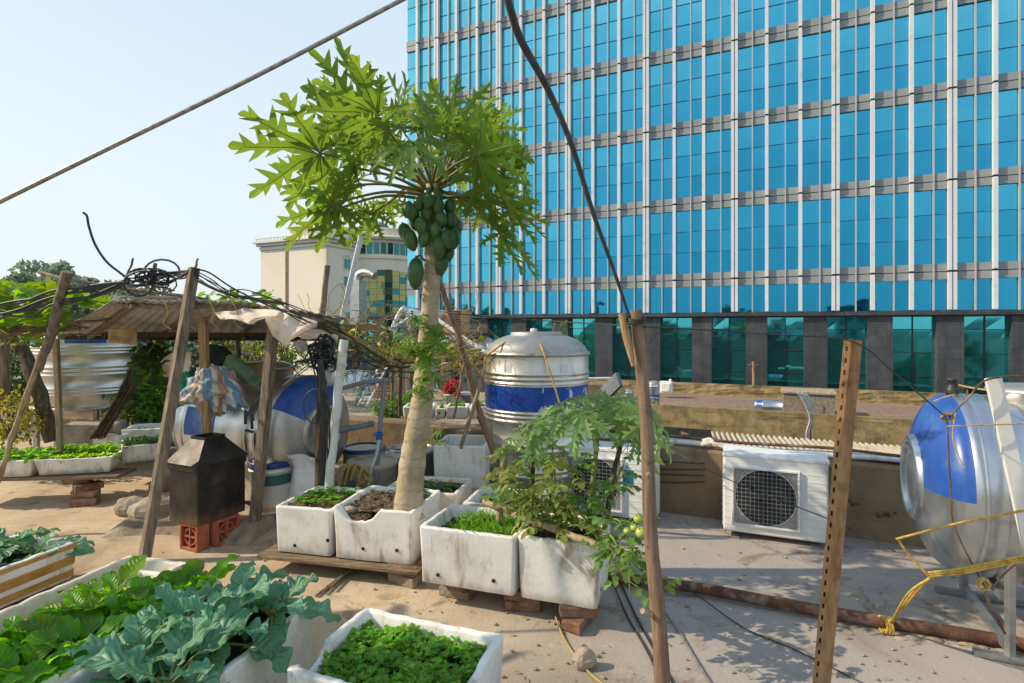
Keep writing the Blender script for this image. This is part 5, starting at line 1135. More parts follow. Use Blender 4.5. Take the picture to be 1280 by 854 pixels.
pole('stake', 'knobbly brown stake leaning among the tomatoes, tied with yellow string', [W(757, 655, 3.2), W(768, 590, 3.2), W(780, 548, 3.25)], (.017, .013), M['bark'], cat='stake', jit=.2)
pole('stick', 'long crooked grey stick laid across the tomato planter', [W(604, 627, 3.28), W(650, 645, 3.12), W(700, 664, 2.95), W(752, 684, 2.78), W(812, 703, 2.7)], (.02, .019), M['bamboo'], jit=.12)
for k, (x, y, Y, lab) in enumerate(((626, 634, 3.27, 'at the bamboo stake'), (661, 643, 3.1, 'at the dark stake'), (764, 690, 2.72, 'at the knobbly stake'), (780, 548, 3.2, 'on top of the knobbly stake'))):
    b = MB(); c = W(x, y, Y)
    for q in range(3): b.tube([c+Vector((.026*math.cos(a*.63+q), .026*math.sin(a*.63+q)*.9, .012*math.sin(a*.63*2+q)+.006*q)) for a in range(11)], .0028, 5)
    for q in range(2): b.tube(spline([c+Vector((.01, -.02, 0)), c+Vector((R.uniform(-.03, .03), -.03, -.03)), c+Vector((R.uniform(-.03, .03), -.03, -.08))], 4), .0025, 4)
    b.build('string_tie', M['string'], label='yellow string tie '+lab, cat='string')
# ---------------------------------------------------------------- cables and ropes
def cable(name, label, pts, r, m='cable', n=7, cat='cable', sp=8):
    b = MB(); b.tube(spline(pts, sp), r, n); b.build(name, M[m], label=label, cat=cat)
cable('overhead_cable', 'thick bare steel cable slanting across the upper left sky', [W(-90, 296, 2.9), W(120, 193, 3.0), W(320, 95, 3.1), W(540, -20, 3.2)], .0125, 'cable_steel')
cable('overhead_cable', 'thick black hose hanging from the top edge down to the round pole', [W(628, -25, 2.1), W(640, 18, 2.15), W(652, 52, 2.2), W(684, 110, 2.28), W(714, 180, 2.33), W(742, 268, 2.38), W(768, 340, 2.41), W(787, 396, 2.43)], [.0135, .0128, .0055][:2]+[], 'cable') if False else None
b = MB(); L = spline([W(628, -25, 2.1), W(640, 18, 2.15), W(652, 52, 2.2), W(684, 110, 2.28), W(714, 180, 2.33), W(742, 268, 2.38), W(768, 340, 2.41), W(786, 394, 2.425)], 8)
b.tube(L, [.0155-.0095*max(0, (i/(len(L)-1)-.3)/.7) for i in range(len(L))], 9)
c = W(795, 402, 2.44)
for q in range(3): b.tube([c+Vector((.04*math.cos(a*.63), .036*math.sin(a*.63), .008*q+.01*math.sin(a*.63))) for a in range(11)], .004, 6)
b.build('overhead_cable', M['cable'], label='black cable from the top edge tied to the round pole top', cat='cable')
cable('thin_wire', 'thin dark wire from the round pole top past the slotted post to the right tank', [W(450, 376, 5.0), W(583, 393.5, 3.6), W(700, 402, 2.9), W(796, 408, 2.46), W(880, 412.5, 2.42), W(980, 419, 2.4), W(1066, 427, 2.4), W(1120, 468, 2.42), W(1183, 522, 2.5)], .0032, sp=5)
cable('thin_wire', 'dark wire from the knot on the right tank up to the pale plank', [W(1186, 522, 2.5), W(1210, 498, 2.47), W(1236, 474, 2.46), W(1300, 469, 2.5)], .0042, 'rust')
cable('thin_wire', 'wire hanging down the blue end of the right tank from the knot', [W(1184, 524, 2.5), W(1186, 575, 2.5), W(1189, 620, 2.5), W(1192, 655, 2.5), W(1215, 705, 2.5), W(1232, 735, 2.5)], .0035, 'rust')
b = MB(); c = W(1184, 521, 2.49)
for q in range(5): b.tube([c+Vector((R.uniform(.012, .026)*math.cos(a*.7+q), -.01*math.sin(a+q), R.uniform(.01, .02)*math.sin(a*.7+q))) for a in range(10)], .0035, 5, mi=q % 2)
b.build('rope_knot', [M['rust'], M['rope']], label='knot of rusty wire and yellow rope in front of the blue tank end', cat='knot')
cable('rope', 'thin yellow rope slung level across the right tank from the knot', [W(1184, 533, 2.48), W(1240, 531, 2.45), W(1320, 528, 2.45)], .003, 'rope')
cable('rope', 'thin yellow rope dangling down the blue end of the right tank', [W(1195, 512, 2.52), W(1191, 545, 2.54), W(1198, 570, 2.54), W(1206, 585, 2.53)], .003, 'rope')
cable('rope', 'yellow rope stretched from the floor pipe knot up to the right edge', [W(1120, 674, 2.55), W(1190, 656, 2.47), W(1250, 644, 2.45), W(1330, 628, 2.45)], .0055, 'rope')
cable('rope', 'slack yellow rope from the left knot down to the double rope', [W(1122, 673, 2.55), W(1135, 692, 2.55), W(1160, 719, 2.53)], .0055, 'rope')
b = MB()
for q in range(3): b.tube(spline([W(1160+q, 716+q*2, 2.52), W(1200, 711+q*3, 2.47), W(1250, 701+q*3, 2.44), W(1330, 684+q*4, 2.44)], 6), .0055, 6)
b.build('rope', M['rope'], label='triple yellow rope stretched low across the right tank stand', cat='rope')
b = MB(); g_ = G(1106, 779, .05)
for q in range(3): b.tube(spline([W(1164+q*2, 720, 2.52), W(1150-q*6, 735+q*2, 2.6), W(1125-q*2, 765, 2.8), g_+Vector((.01*q, -.03, .02))], 6), .0055, 6)
for q in range(3): b.tube([g_+U*(.012*q-.01)+Vector((0, .042*math.cos(a*.63), .04*math.sin(a*.63)-.01)) for a in range(11)], .0065, 6)
b.build('rope', M['rope'], label='yellow rope looped round the floor pipe and pulled up to the tank', cat='rope')
b = MB(); c = W(1229, 731, 2.45)
for q in range(5): b.tube([c+Vector((R.uniform(.02, .03)*math.cos(a*.63+q), R.uniform(-.01, .01), R.uniform(.018, .03)*math.sin(a*.63+q))) for a in range(11)], .004, 5)
b.build('rope_coil', M['rope'], label='small coil of yellow rope hanging below the right tank', cat='rope')
cable('rope_tail', 'brown rope tail hanging from the small yellow coil', [W(1232, 740, 2.45), W(1238, 760, 2.46), W(1246, 772, 2.47), W(1256, 792, 2.5)], .006, 'rust')
cable('rope_tail', 'second brown tail trailing from the yellow coil toward the tank', [W(1240, 735, 2.46), W(1258, 715, 2.5), W(1275, 700, 2.55)], .004, 'rust')
b = MB()
for q in range(4): b.tube(spline([pv+Vector((-.1, 0, -.06)), pv+Vector((-.03, -.035-.004*q, -.045+.008*q)), pv+Vector((.05, -.02, -.05)), pv+Vector((.09, .01, -.03+.01*q))], 5), .005, 5)
b.build('rope', M['rope'], label='yellow rope wound round the valve on the right tank', cat='rope')
cable('rope', 'cream cord from the right tank valve to the pale plank', [pv+Vector((.03, 0, .03)), W(1215, 485, 2.8), W(1243, 489, 2.5)], .005, 'string')
cable('floor_cable', 'pale cable on the floor from the planter pier under the stone to the bottom edge', [G(694, 770, .02), G(706, 800, .008), G(732, 836, .01), G(770, 868, .008)], .0055, 'string')
cable('floor_cable', 'grey cable lying right of the round pole to the bottom edge', [G(824, 755, .01), G(846, 785, .008), G(870, 825, .008), G(905, 880, .008)], .0055, 'cable_steel')
cable('floor_cable', 'black cable curving along the floor behind the round pole', [G(772, 720, .02), G(795, 770, .008), G(822, 820, .008), G(850, 870, .008)], .006)
cable('floor_cable', 'second black cable beside the first below the tomato planter', [G(764, 722, .02), G(783, 768, .008), G(812, 820, .008), G(832, 872, .008)], .005)
cable('floor_cable', 'thin black wire crossing the floor from the pipe to the lower right', [G(846, 728, .09), G(880, 750, .03), G(930, 785, .006), G(1000, 815, .006), G(1110, 870, .006)], .0035)
for k in range(3): cable('floor_cable', ('upper', 'middle', 'lower')[k]+' thin pipe lying on the floor under the papaya planter plank', [G(395+k*9, 745-k*5, .012+.008*k), G(425+k*7, 722-k*5, .012+.008*k), G(470+k*9, 697-k*6, .012+.01*k)], .008, 'wood_grey')
cable('sagging_wire', 'black wire crossing in front of the condenser towards the slotted post', [W(840, 563, 4.3), W(905, 597, 3.95), W(1000, 635, 3.6), W(1050, 655, 3.2), W(1120, 690, 3.0)], .0035)
for k in range(4): cable('wall_cable', ('first', 'second', 'third', 'fourth')[k]+' black cable sagging along the brown parapet left of the condenser', [FA(-1.2+.2*k, -.03, .5-.03*k), FA(-.4+.1*k, -.05, .44-.05*k-.02*(k % 2)), FA(.35, -.04, .46-.05*k)], .006)
# cable tangle on the shed
for k in range(7):
    y0 = 358+R.uniform(-4, 20)
    cable('roof_cable', ('top', 'second', 'third', 'middle', 'fifth', 'sixth', 'lowest')[k]+' black cable sagging from the left edge over the vine to the coil', [W(-20, y0+14+k*3, 4.2), W(25+R.uniform(-12, 12), 376+k*3+R.uniform(-9, 9), 4.15), W(72+R.uniform(-12, 12), 364+k*2.6+R.uniform(-4, 6), 4.1), W(120+R.uniform(-8, 8), 357+k*2.2+R.uniform(-3, 4), 4.08), W(162, 350+R.uniform(-2, 3), 4.05)], R.choice((.006, .008, .009)))
b = MB(); cc = W(183, 350, 4.05)
for q in range(9):
    rx, rz_ = R.uniform(.07, .14), R.uniform(.035, .1); ox = R.uniform(-.07, .12); oz = R.uniform(-.02, .05); tl_ = R.uniform(-.4, .4)
    b.tube([cc+Matrix.Rotation(tl_, 3, 'Y') @ Vector((ox+rx*math.cos(a*.45), R.uniform(-.006, .006)+.02*math.sin(q), oz+rz_*math.sin(a*.45))) for a in range(15)], R.choice((.005, .007, .008)), 6)
b.tube([cc+Vector((.10+.13*math.cos(a*.4), .02, .06+.09*math.sin(a*.4))) for a in range(17)], .0075, 6)
for q in range(8): b.tube(spline([cc+Vector((R.uniform(-.14, .1), R.uniform(-.02, .02), R.uniform(-.03, .03))), cc+Vector((.1, R.uniform(-.02, .02), R.uniform(-.02, .06))), cc+Vector((.22, 0, R.uniform(0, .07))), W(236+R.uniform(-3, 5), 342+R.uniform(-4, 6), 4.03)], 6), R.choice((.005, .007)), 6)
b.build('cable_coil', M['cable'], label='tangled coil of black cables on the shed roof beside the long timber', cat='cable coil')
cable('cable_end', 'bent black cable end rising into the sky above the shed', [W(104, 266, 4.05), W(108.5, 270, 4.05), W(111, 283, 4.05), W(119, 306, 4.05), W(133, 327, 4.05), W(150, 341, 4.05), W(162, 350, 4.05)], .0085)
for k in range(5):
    cable('roof_cable', ('first', 'second', 'third', 'fourth', 'fifth')[k]+' black cable running from the long timber over the shed roof to the right', [W(243, 336+k*2, 4.02), W(262+k*3, 344+k*3+R.uniform(-3, 9), 4.05), W(290+k*4, 360+R.uniform(-6, 16), 4.1), W(330+k*4, 376+R.uniform(-6, 14), 4.1), W(385, 394+R.uniform(-5, 16), 4.08), W(415+k*5, 410+R.uniform(-6, 24), 4.1)], R.choice((.004, .006)))
b = MB()
for q in range(20): 
    c_ = W(403+R.uniform(-14, 10), 436+R.uniform(-12, 22), 4.2+R.uniform(-.05, .05)); rr = R.uniform(.03, .085)
    b.tube([c_+Matrix.Rotation(R.uniform(-1, 1), 3, 'Y') @ Vector((rr*math.cos(a*.5), R.uniform(-.01, .01), rr*.8*math.sin(a*.5))) for a in range(13)], R.choice((.006, .008)), 5)
for q in range(4): b.tube(spline([W(400+R.uniform(-6, 6), 440+R.uniform(-10, 12), 4.18), W(380+R.uniform(-30, 30), 455+R.uniform(-8, 30), 4.15), W(360+R.uniform(-20, 50), 445+R.uniform(-6, 40), 4.2), W(400, 470+R.uniform(0, 40), 4.14)], 6), R.choice((.004, .006)), 5)
for q in range(6): b.tube(spline([W(398+q, 450, 4.16), W(402+q*2, 520, 4.1), W(405+R.uniform(-3, 8), 600, 4.1)], 6), .006, 5)
b.tube([W(395+16*math.cos(a*.5), 508+22*math.sin(a*.5), 4.1) for a in range(11)], .005, 5)
b.build('cable_bundle', M['cable'], label='thick bundle of black cables wound on the dark shed post', cat='cable bundle')
bagP(W(409, 472, 4.25), .055, .06, .08, 15, M['foam'], 'lump of white foam stuck behind the white drain pipe', 'foam_lump', 0, 'foam')
for k in range(4): cable('hanging_wire', ('first', 'second', 'third', 'fourth')[k]+' thin loose wire dangling under the shed eave', [W(205+k*28, 374, 4.2), W(210+k*29, 392, 4.18), W(204+k*30, 404+R.uniform(-4, 6), 4.2), W(214+k*30, 412, 4.2)], .003, ('rope', 'string')[k % 2])
# standpipe and plumbing
t = thing('standpipe', 'grey water standpipe with blue valve behind the papaya trunk', 'standpipe', W(469, 618, 4.75))
b = MB(); b.tube(spline([W(470, 618, 4.75), W(474, 545, 4.8), W(481, 478, 4.85)], 3), .02, 10); b.tube([W(482, 476, 4.85), W(455, 478, 4.85), W(426, 486, 4.8)], .019, 10); b.ball(W(482, 476, 4.85), .027, (1, 1, 1), 10, 7); b.build('pipe', M['greypipe'], t)
b = MB(); p = W(474, 545, 4.75); b.lathe([(.028, -.03), (.03, 0), (.028, .03)], Matrix.Translation(p), 12); b.box(p+Vector((0, -.03, .02)), (.09, .02, .014)); b.build('valve', M['bluevalve'], t)
b = MB(); b.tube(spline([W(474, 550, 4.72), W(470, 570, 4.7), W(463, 590, 4.65), W(460, 612, 4.6)], 5), .014, 8); b.build('hose', M['pvc'], t)
cable('plumbing_pipe', 'short grey pipe stub from the shed tank toward the standpipe', [W(425, 538, 4.9), W(445, 534, 4.9), W(467, 529, 4.9)], .026, 'greypipe', 10, 'pipe')
b = MB()
for q in range(5): b.tube(spline([W(415+q*8, 606+R.uniform(-6, 6), 4.5), W(425+q*7, 585+R.uniform(-6, 6), 4.5), W(440+q*6, 590+R.uniform(-8, 8), 4.55), W(452+q*3, 606+R.uniform(-5, 5), 4.5)], 5), .011, 7)
b.build('hose_tangle', M['string'], label='tangle of pale hoses beside the barrels', cat='hose')
cable('grey_pipe', 'thin grey blue pipe on the ledge behind the paint bucket', [G(275, 606, .14), G(318, 612, .14), G(372, 606, .14)], .014, 'greypipe', 8, 'pipe')
# ---------------------------------------------------------------- foliage helpers
def frame(d, n):
    d = Vector(d).normalized(); n = Vector(n); n = (n-d*n.dot(d))
    n = n.normalized() if n.length > 1e-5 else d.orthogonal().normalized()
    return d, d.cross(n), n
def leaflet(b, p, d, n, L, w, fold=.25, droop=.25, k=3, mi=0, jag=0):
    d, s, n = frame(d, n); vs = []; 
    for i in range(k+1):
        t = i/k; ww = w*(math.sin(PI*min(1, .12+t*.88))**.8)*(1+(jag*(1 if i % 2 else -1))) if i < k else 0
        c = Vector(p)+d*L*t-n*L*droop*t*t
        if i == 0: ww = w*.15
        vs += [c-s*ww+n*ww*fold, c, c+s*ww+n*ww*fold]
    fs = []
    for i in range(k):
        o = i*3; fs += [(o, o+1, o+4, o+3), (o+1, o+2, o+5, o+4)]
    b.add(vs, fs, mi, True)
def heart(b, p, d, n, r, mi=0, cone=.15, lob=5):
    d, s, n = frame(d, n); vs = [Vector(p)]; N = 13
    for i in range(N):
        a = PI*.93*(2*i/(N-1)-1); rr = r*(.78+.24*math.cos(a*lob*.5)**2)*(1.05 if abs(a) < .5 else 1)*(.85 if abs(a) > 2.4 else 1)*R.uniform(.92, 1.06)
        vs.append(Vector(p)+d*math.cos(a)*rr+s*math.sin(a)*rr+n*rr*(cone*(1 if i % 2 else .6)-.25*max(0, math.cos(a))))
    b.add(vs, [(0, i, i+1) for i in range(1, N)], mi)
def compound(b, p, d, n, L, nl=2, w=.4, mi=0, droop=.35, ms=1):
    d, s, n = frame(d, n); pts = []
    for i in range(5):
        t = i/4; pts.append(Vector(p)+d*L*t-n*L*droop*t*t)
    b.tube(pts, [L*.018+.0008, .0006], 4, ms, cap=False)
    for i in range(1, nl+1):
        t = i/(nl+.6); c = Vector(p)+d*L*t-n*L*droop*t*t
        for q in (-1, 1): leaflet(b, c, (s*q+d*.35-n*R.uniform(.0, .5)), n+s*q*R.uniform(-.5, .3), L*R.uniform(.36, .5), L*.15*w/.4, .3, R.uniform(.2, .5), 4, mi, .22)
        if i < nl:
            c2 = lerp(c, Vector(p)+d*L*(t+.12), 1)
            for q in (-1, 1): leaflet(b, c2, s*q-n*.3, n, L*.16, L*.07, .2, .2, 2, mi)
    leaflet(b, pts[-1]-d*L*.05, d-n*.5*droop, n, L*.5, L*.19*w/.4, .3, .4, 4, mi, .22)
def bigleaf(b, p, d, n, L, w, pet=.5, droop=.5, wav=.12, nl=9, nw=8, lob=0, cup=.25, egg=.75, ms=1):
    """petiole + broad blade with wavy margin; blade carries uv for its veins"""
    d, s, n = frame(d, n); P0 = Vector(p); sd = R.uniform(0, 99)
    pts = [P0+d*pet*t-n*pet*.12*t*t for t in (0, .25, .5, .75, 1)]
    mid = []
    e = pts[-1]; dd = (pts[-1]-pts[-2]).normalized()
    ang = 0; q = e.copy(); cd = dd.copy()
    for i in range(nl+1):
        mid.append((q.copy(), cd.copy())); cd = (cd-n*droop/nl*(1+i/nl)).normalized(); q = q+cd*L/nl
    vs = []; uv = []
    for i, (c, cd) in enumerate(mid):
        t = i/nl; ww = w*(math.sin(PI*(t**egg*.93+.05))**.75)
        if i == nl: ww *= .12
        nn = s.cross(cd) if s.cross(cd).dot(n) > 0 else cd.cross(s)
        for j in range(nw+1):
            a = 2*j/nw-1; aa = abs(a)
            l2 = 1+lob*math.sin(t*17+sd+(2 if a > 0 else 0))*aa+.07*noise.noise(Vector((t*7, a*2, sd)))
            z = cup*ww*aa**1.6*(1+.3*math.sin(sd))+wav*w*aa**2.2*math.sin(t*15+sd*3+(1.9 if a > 0 else 0))+.06*w*noise.noise(Vector((t*5, a*3, sd)))
            back = -L*.14*aa**2 if t < .35 else 0
            vs.append(c+s*a*ww*l2*(1-.12*aa)+nn*z+cd*back*(1-t*2.8)); uv.append((j/nw, t))
    b.add(vs, [(i*(nw+1)+j, i*(nw+1)+j+1, (i+1)*(nw+1)+j+1, (i+1)*(nw+1)+j) for i in range(nl) for j in range(nw)], 0, True, uv)
    rib = pts+[c-n*.001 for c, _ in mid[1:-1:2]]; b.tube(rib, [L*.026+.0015, .0012], 6, ms)
def papleaf(b, hub, tip, n0, ml=0, mv=1, deep=1.0, narrow=1.0, dr=.22):
    hub = Vector(hub); d, s, n = frame(Vector(tip)-hub, n0); S = (Vector(tip)-hub).length
    for a, lf in ((0, 1), (-33, .97), (33, .97), (-66, .88), (66, .88), (-98, .74), (98, .74), (-132, .58), (132, .58)):
        a = rad(a+R.uniform(-6, 6)); L = S*lf*R.uniform(.88, 1.08)*deep; ld = d*math.cos(a)+s*math.sin(a); ls = n.cross(ld)
        dz = dr*R.uniform(.5, 1.6)+.15*max(0, -math.cos(a)); tw = R.uniform(-.35, .35); wob = R.uniform(0, 6)
        def mid(t): return hub+ld*L*t-n*L*dz*t*t+n*L*.03*math.sin(t*9+wob)
        for q in (-1, 1):
            prof = [(0, 0, 0), (.15, .04, 0), (.30, .08, 0), (.37, .066, 0)]
            for tm, wm in ((.50, .19), (.67, .185), (.82, .115)):
                tm += R.uniform(-.035, .035); wm *= R.uniform(.7, 1.15)
                prof += [(tm-.075, .062*(1.25-tm), 0), (tm-.025, wm*.62, .035), (tm+.012, wm, .10), (tm+.022, wm*.62, .06), (tm+.03, .068*(1.3-tm), .01)]
            prof += [(.93, .042, .03), (.97, .02, .02), (1, 0, 0)]
            vs = []; uv = []
            for (t, w, f) in prof:
                t = min(t, 1); ww = w*L*narrow; c = mid(t); vs += [c+ls*q*ww+ld*L*f+n*(ww*.18+q*ww*tw*t-f*L*.08), c]; uv += [(.5+.5*q, t), (.5, t)]
            fs = [(o, o+1, o+3, o+2) for o in range(0, 2*len(prof)-2, 2)]
            b.add(vs, fs, ml, False, uv)
        b.tube([mid(t)-n*L*.004 for t in (0, .3, .6, .85)], [S*.010, S*.003], 5, mv, cap=False)

# ---------------------------------------------------------------- papaya tree
base = Vector((-.675, 3.62, .425)); top = W(541, 240, 3.62)
pt = thing('papaya_tree', 'tall papaya tree with a pale ringed trunk and a cluster of green fruit', 'papaya tree', base)
L = spline([base-Z*.05, base+Vector((.035, 0, .32)), lerp(base, W(541, 400, 3.62), .55), W(533, 440, 3.62), W(540, 340, 3.62), top+Z*.05], 12)
rr_ = [lerp(.098, .045, (i/(len(L)-1))**.75)*(1+.035*math.sin(i*1.9)+.02*math.sin(i*.7)) for i in range(len(L))]
rr_[0] = .11
b = MB(); b.tube(L, rr_, 22, jit=.012)
for k in range(46):                                               # leaf scars up the trunk
    i = int(R.uniform(.25, .96)*len(L)); p = L[i]; a = R.uniform(2.4, 6.9); r = rr_[i]
    c = p+Vector((math.cos(a)*r*.97, math.sin(a)*r*.97, 0)); T = Matrix.Translation(c) @ Vector((math.cos(a), math.sin(a), 0)).to_track_quat('Z', 'Y').to_matrix().to_4x4()
    b.lathe([(.014, -.002), (.013, .004), (.006, .005), (.001, .002)], T @ Matrix.Diagonal((.75, 1.2, 1, 1)), 10)
b.build('trunk', M['paptrunk'], pt)
CR = W(541, 243, 3.62)
def ppx(zx, zy): return 280+zx/2.755, 50+zy/2.755
spec = [((330, 390), 3.35, (25, 340), 3.2, (-.2, .55, .8)), ((485, 265), 3.75, (310, 165), 3.9, (-.1, .75, .65)), ((430, 250), 3.95, (320, 205), 4.1, (-.1, .75, .65)), ((530, 262), 3.3, (245, 215), 3.2, (-.1, .6, .8)),
        ((375, 565), 3.3, (150, 612), 3.1, (-.3, .5, .75)), ((400, 578), 3.45, (255, 662), 3.35, (-.3, .5, .7)), ((510, 600), 3.9, (425, 695), 3.95, (-.2, .4, .7)),
        ((780, 285), 3.5, (815, 140), 3.62, (0, .8, .55)), ((870, 398), 3.2, (1095, 480), 3.0, (.25, .6, .75)), ((985, 585), 3.35, (1147, 610), 3.2, (.3, .5, .8)),
        ((950, 665), 3.45, (1130, 760), 3.3, (.4, .4, .8)), ((650, 352), 2.98, (650, 450), 2.75, (-.05, -.35, .9)), ((370, 470), 3.9, (198, 490), 4.0, (-.2, .5, .8)),
        ((610, 305), 4.05, (560, 220), 4.3, (0, .8, .6)), ((905, 310), 3.6, (1022, 290), 3.7, (.2, .6, .8)), ((1010, 400), 3.5, (1095, 545), 3.4, (.6, .2, .7)),
        ((560, 305), 3.15, (390, 290), 3.0, (-.1, .5, .8)), ((450, 440), 3.3, (340, 425), 3.1, (-.3, .5, .8)), ((765, 330), 3.2, (880, 265), 3.1, (.1, .6, .8)),
        ((835, 545), 4.0, (910, 610), 4.2, (.2, .4, .8)), ((565, 560), 4.1, (500, 640), 4.3, (-.1, .4, .8)), ((700, 305), 4.0, (670, 225), 4.2, (0, .8, .6)), ((925, 395), 3.4, (1070, 385), 3.3, (.2, .55, .8)), ((850, 350), 3.8, (990, 320), 3.8, (.2, .6, .8)), ((600, 405), 4.0, (510, 370), 4.1, (-.1, .6, .8)), ((770, 390), 4.0, (850, 340), 4.2, (.1, .6, .8)), ((685, 400), 4.1, (690, 310), 4.3, (0, .7, .7)), ((820, 340), 3.6, (950, 350), 3.5, (.2, .6, .8)), ((440, 500), 3.5, (300, 530), 3.3, (-.3, .5, .75)), ((930, 470), 3.5, (1060, 520), 3.3, (.3, .5, .75)),
        ((480, 350), 4.0, (330, 330), 4.1, (-.1, .6, .8)), ((800, 440), 4.1, (900, 470), 4.4, (.2, .5, .8)), ((850, 260), 4.0, (930, 240), 4.2, (.2, .7, .6)),
        ((690, 300), 3.9, (760, 220), 4.1, (0, .7, .7)), ((930, 480), 4.0, (1030, 520), 4.2, (.3, .5, .8)), 
        ((880, 560), 4.1, (800, 600), 4.3, (.1, .5, .8))]
b = MB()
for hz, Yh, tz, Yt, n in spec:
    hx, hy = ppx(*hz); tx, ty = ppx(*tz); hub = W(hx, hy, Yh); tip = W(tx, ty, Yt)
    n = Vector(n)+Vector((R.gauss(0, .12), R.gauss(0, .12), R.gauss(0, .08)))
    papleaf(b, hub, tip, n, 0, 1, 1.0, 1.3, .26)
    s = CR+Vector((R.uniform(-.03, .03), R.uniform(-.03, .03), R.uniform(-.04, .07))); m_ = lerp(s, hub, .5)+Z*(.03 if hub.z > s.z else .05)
    b.tube(spline([s, m_, hub], 5), [.0115, .0065], 7, 2)
b.build('crown', [M['papaya'], M['papvein'], M['petiole']], pt)
fz = [(700, 595, 3.5, 1.0), (747, 620, 3.5, 1.05), (680, 645, 3.46, 1.1), (650, 596, 3.5, .9), (632, 582, 3.55, .9), (640, 692, 3.48, 1.55), (622, 665, 3.55, 1.1), (740, 720, 3.46, 1.55), (690, 690, 3.46, .85), (728, 660, 3.46, .8), (790, 690, 3.52, 1.6),
      (768, 690, 3.46, 1.1), (780, 625, 3.55, 1.1), (738, 572, 3.5, .85), (733, 537, 3.54, .75), (705, 525, 3.56, .6), (780, 572, 3.58, .8), (750, 785, 3.58, 1.3), (772, 740, 3.6, 1.2), (672, 560, 3.5, .7), (705, 552, 3.48, .7), (660, 628, 3.56, .9), (742, 800, 3.66, 1.2), (800, 650, 3.64, 1.2)]
def fruit(c, r, ln, tilt):
    b = MB(); T = Matrix.Translation(c) @ Matrix.Rotation(tilt[0], 4, 'X') @ Matrix.Rotation(tilt[1], 4, 'Y')
    b.lathe([(r*x, ln*z) for x, z in ((.001, -.52), (.12, -.505), (.3, -.47), (.62, -.37), (.88, -.2), (1, -.02), (.97, .15), (.8, .32), (.55, .43), (.3, .485), (.14, .5), (.12, .56), (.001, .58))], T, 20); b.build('fruit', M['fruit'], pt)
for zx, zy, Y, s in fz: fruit(W(*ppx(lerp(715, zx, .98), lerp(630, zy, .93)), Y), .041*min(1.12, .8+.2*s), .07+.05*s, (R.uniform(-.35, .1), R.uniform(-.35, .35)))
fruit(W(*ppx(660, 805), 3.5), .052, .2, (0, .03))
b = MB(); b.tube(spline([W(*ppx(690, 760), 3.6), W(*ppx(675, 742), 3.53), W(*ppx(664, 752), 3.5), W(*ppx(662, 770), 3.5)], 5), .006, 6); b.build('fruit_stalk', M['petiole'], pt)
b = MB()                                                           # side shoots on the trunk
for (px, py, n_, s_) in ((530, 405, 5, 1), (524, 432, 7, 1.3), (545, 440, 4, 1.2), (537, 470, 5, 1), (522, 490, 3, .8), (547, 478, 3, .9), (543, 545, 3, .7)):
    for k in range(n_):
        p = W(px+R.uniform(-14, 16)*s_, py+R.uniform(-12, 12), 3.5+R.uniform(-.05, .05)); a = R.uniform(0, 6.28); d = Vector((math.cos(a), -.3+.5*math.sin(a), R.uniform(-.6, .4)))
        papleaf(b, p, p+d.normalized()*.085*s_*R.uniform(.7, 1.2), (R.uniform(-.4, .4), -.3, .8), 0, 1, 1, 1.25, .35)
        b.tube([p, lerp(p, W(537, py+6, 3.56), .9)], .0025, 5, 1)
b.build('side_shoots', [M['bush'], M['stem']], pt)

# young papaya
t = thing('young_papaya', 'young papaya with drooping grey green leaves behind the tomatoes', 'papaya tree', inbox(B4, .8, .8))
st = spline([inbox(B4, .8, .8, -.03), W(738, 630, 3.22), W(745, 565, 3.25), W(748, 520, 3.3)], 8)
b = MB(); b.tube(st, [.019, .012], 10); b.build('trunk', M['stem'], t)
b = MB(); tp = st[-1]
for (h, Yh, tt, Yt, n) in (((727, 518), 3.05, (745, 563), 2.9, (-.2, -.5, .8)), ((727, 518), 3.08, (688, 545), 2.98, (-.4, -.5, .8)), ((767, 500), 3.12, (776, 545), 2.98, (.1, -.5, .8)), ((700, 512), 3.15, (672, 535), 3.05, (-.5, -.3, .8)), ((673, 526), 3.1, (640, 541), 3.05, (-.4, -.3, .8)),
                           ((792, 520), 3.2, (806, 560), 3.1, (.5, -.4, .7)), ((814, 521), 3.0, (842, 584), 2.85, (.6, -.4, .6)), ((795, 540), 3.15, (788, 575), 3.05, (.3, -.6, .6)), ((710, 500), 3.4, (690, 508), 3.6, (-.2, .1, .9)),
                           ((745, 497), 3.2, (748, 520), 3.0, (0, -.4, .9)), ((785, 500), 3.4, (822, 512), 3.5, (.4, .1, .8)), ((668, 545), 3.1, (664, 585), 3.0, (-.3, -.6, .6)), ((780, 508), 3.05, (800, 524), 2.95, (.2, -.4, .85))):
    hub = W(*h, Yh); papleaf(b, hub, W(*tt, Yt), n, 0, 1, 1.05, 1.2, .3); b.tube(spline([tp, lerp(tp, hub, .55)+Z*.05, hub], 5), [.006, .0035], 6, 2)
b.build('crown', [M['yleaf'], M['papvein'], M['stem']], t)

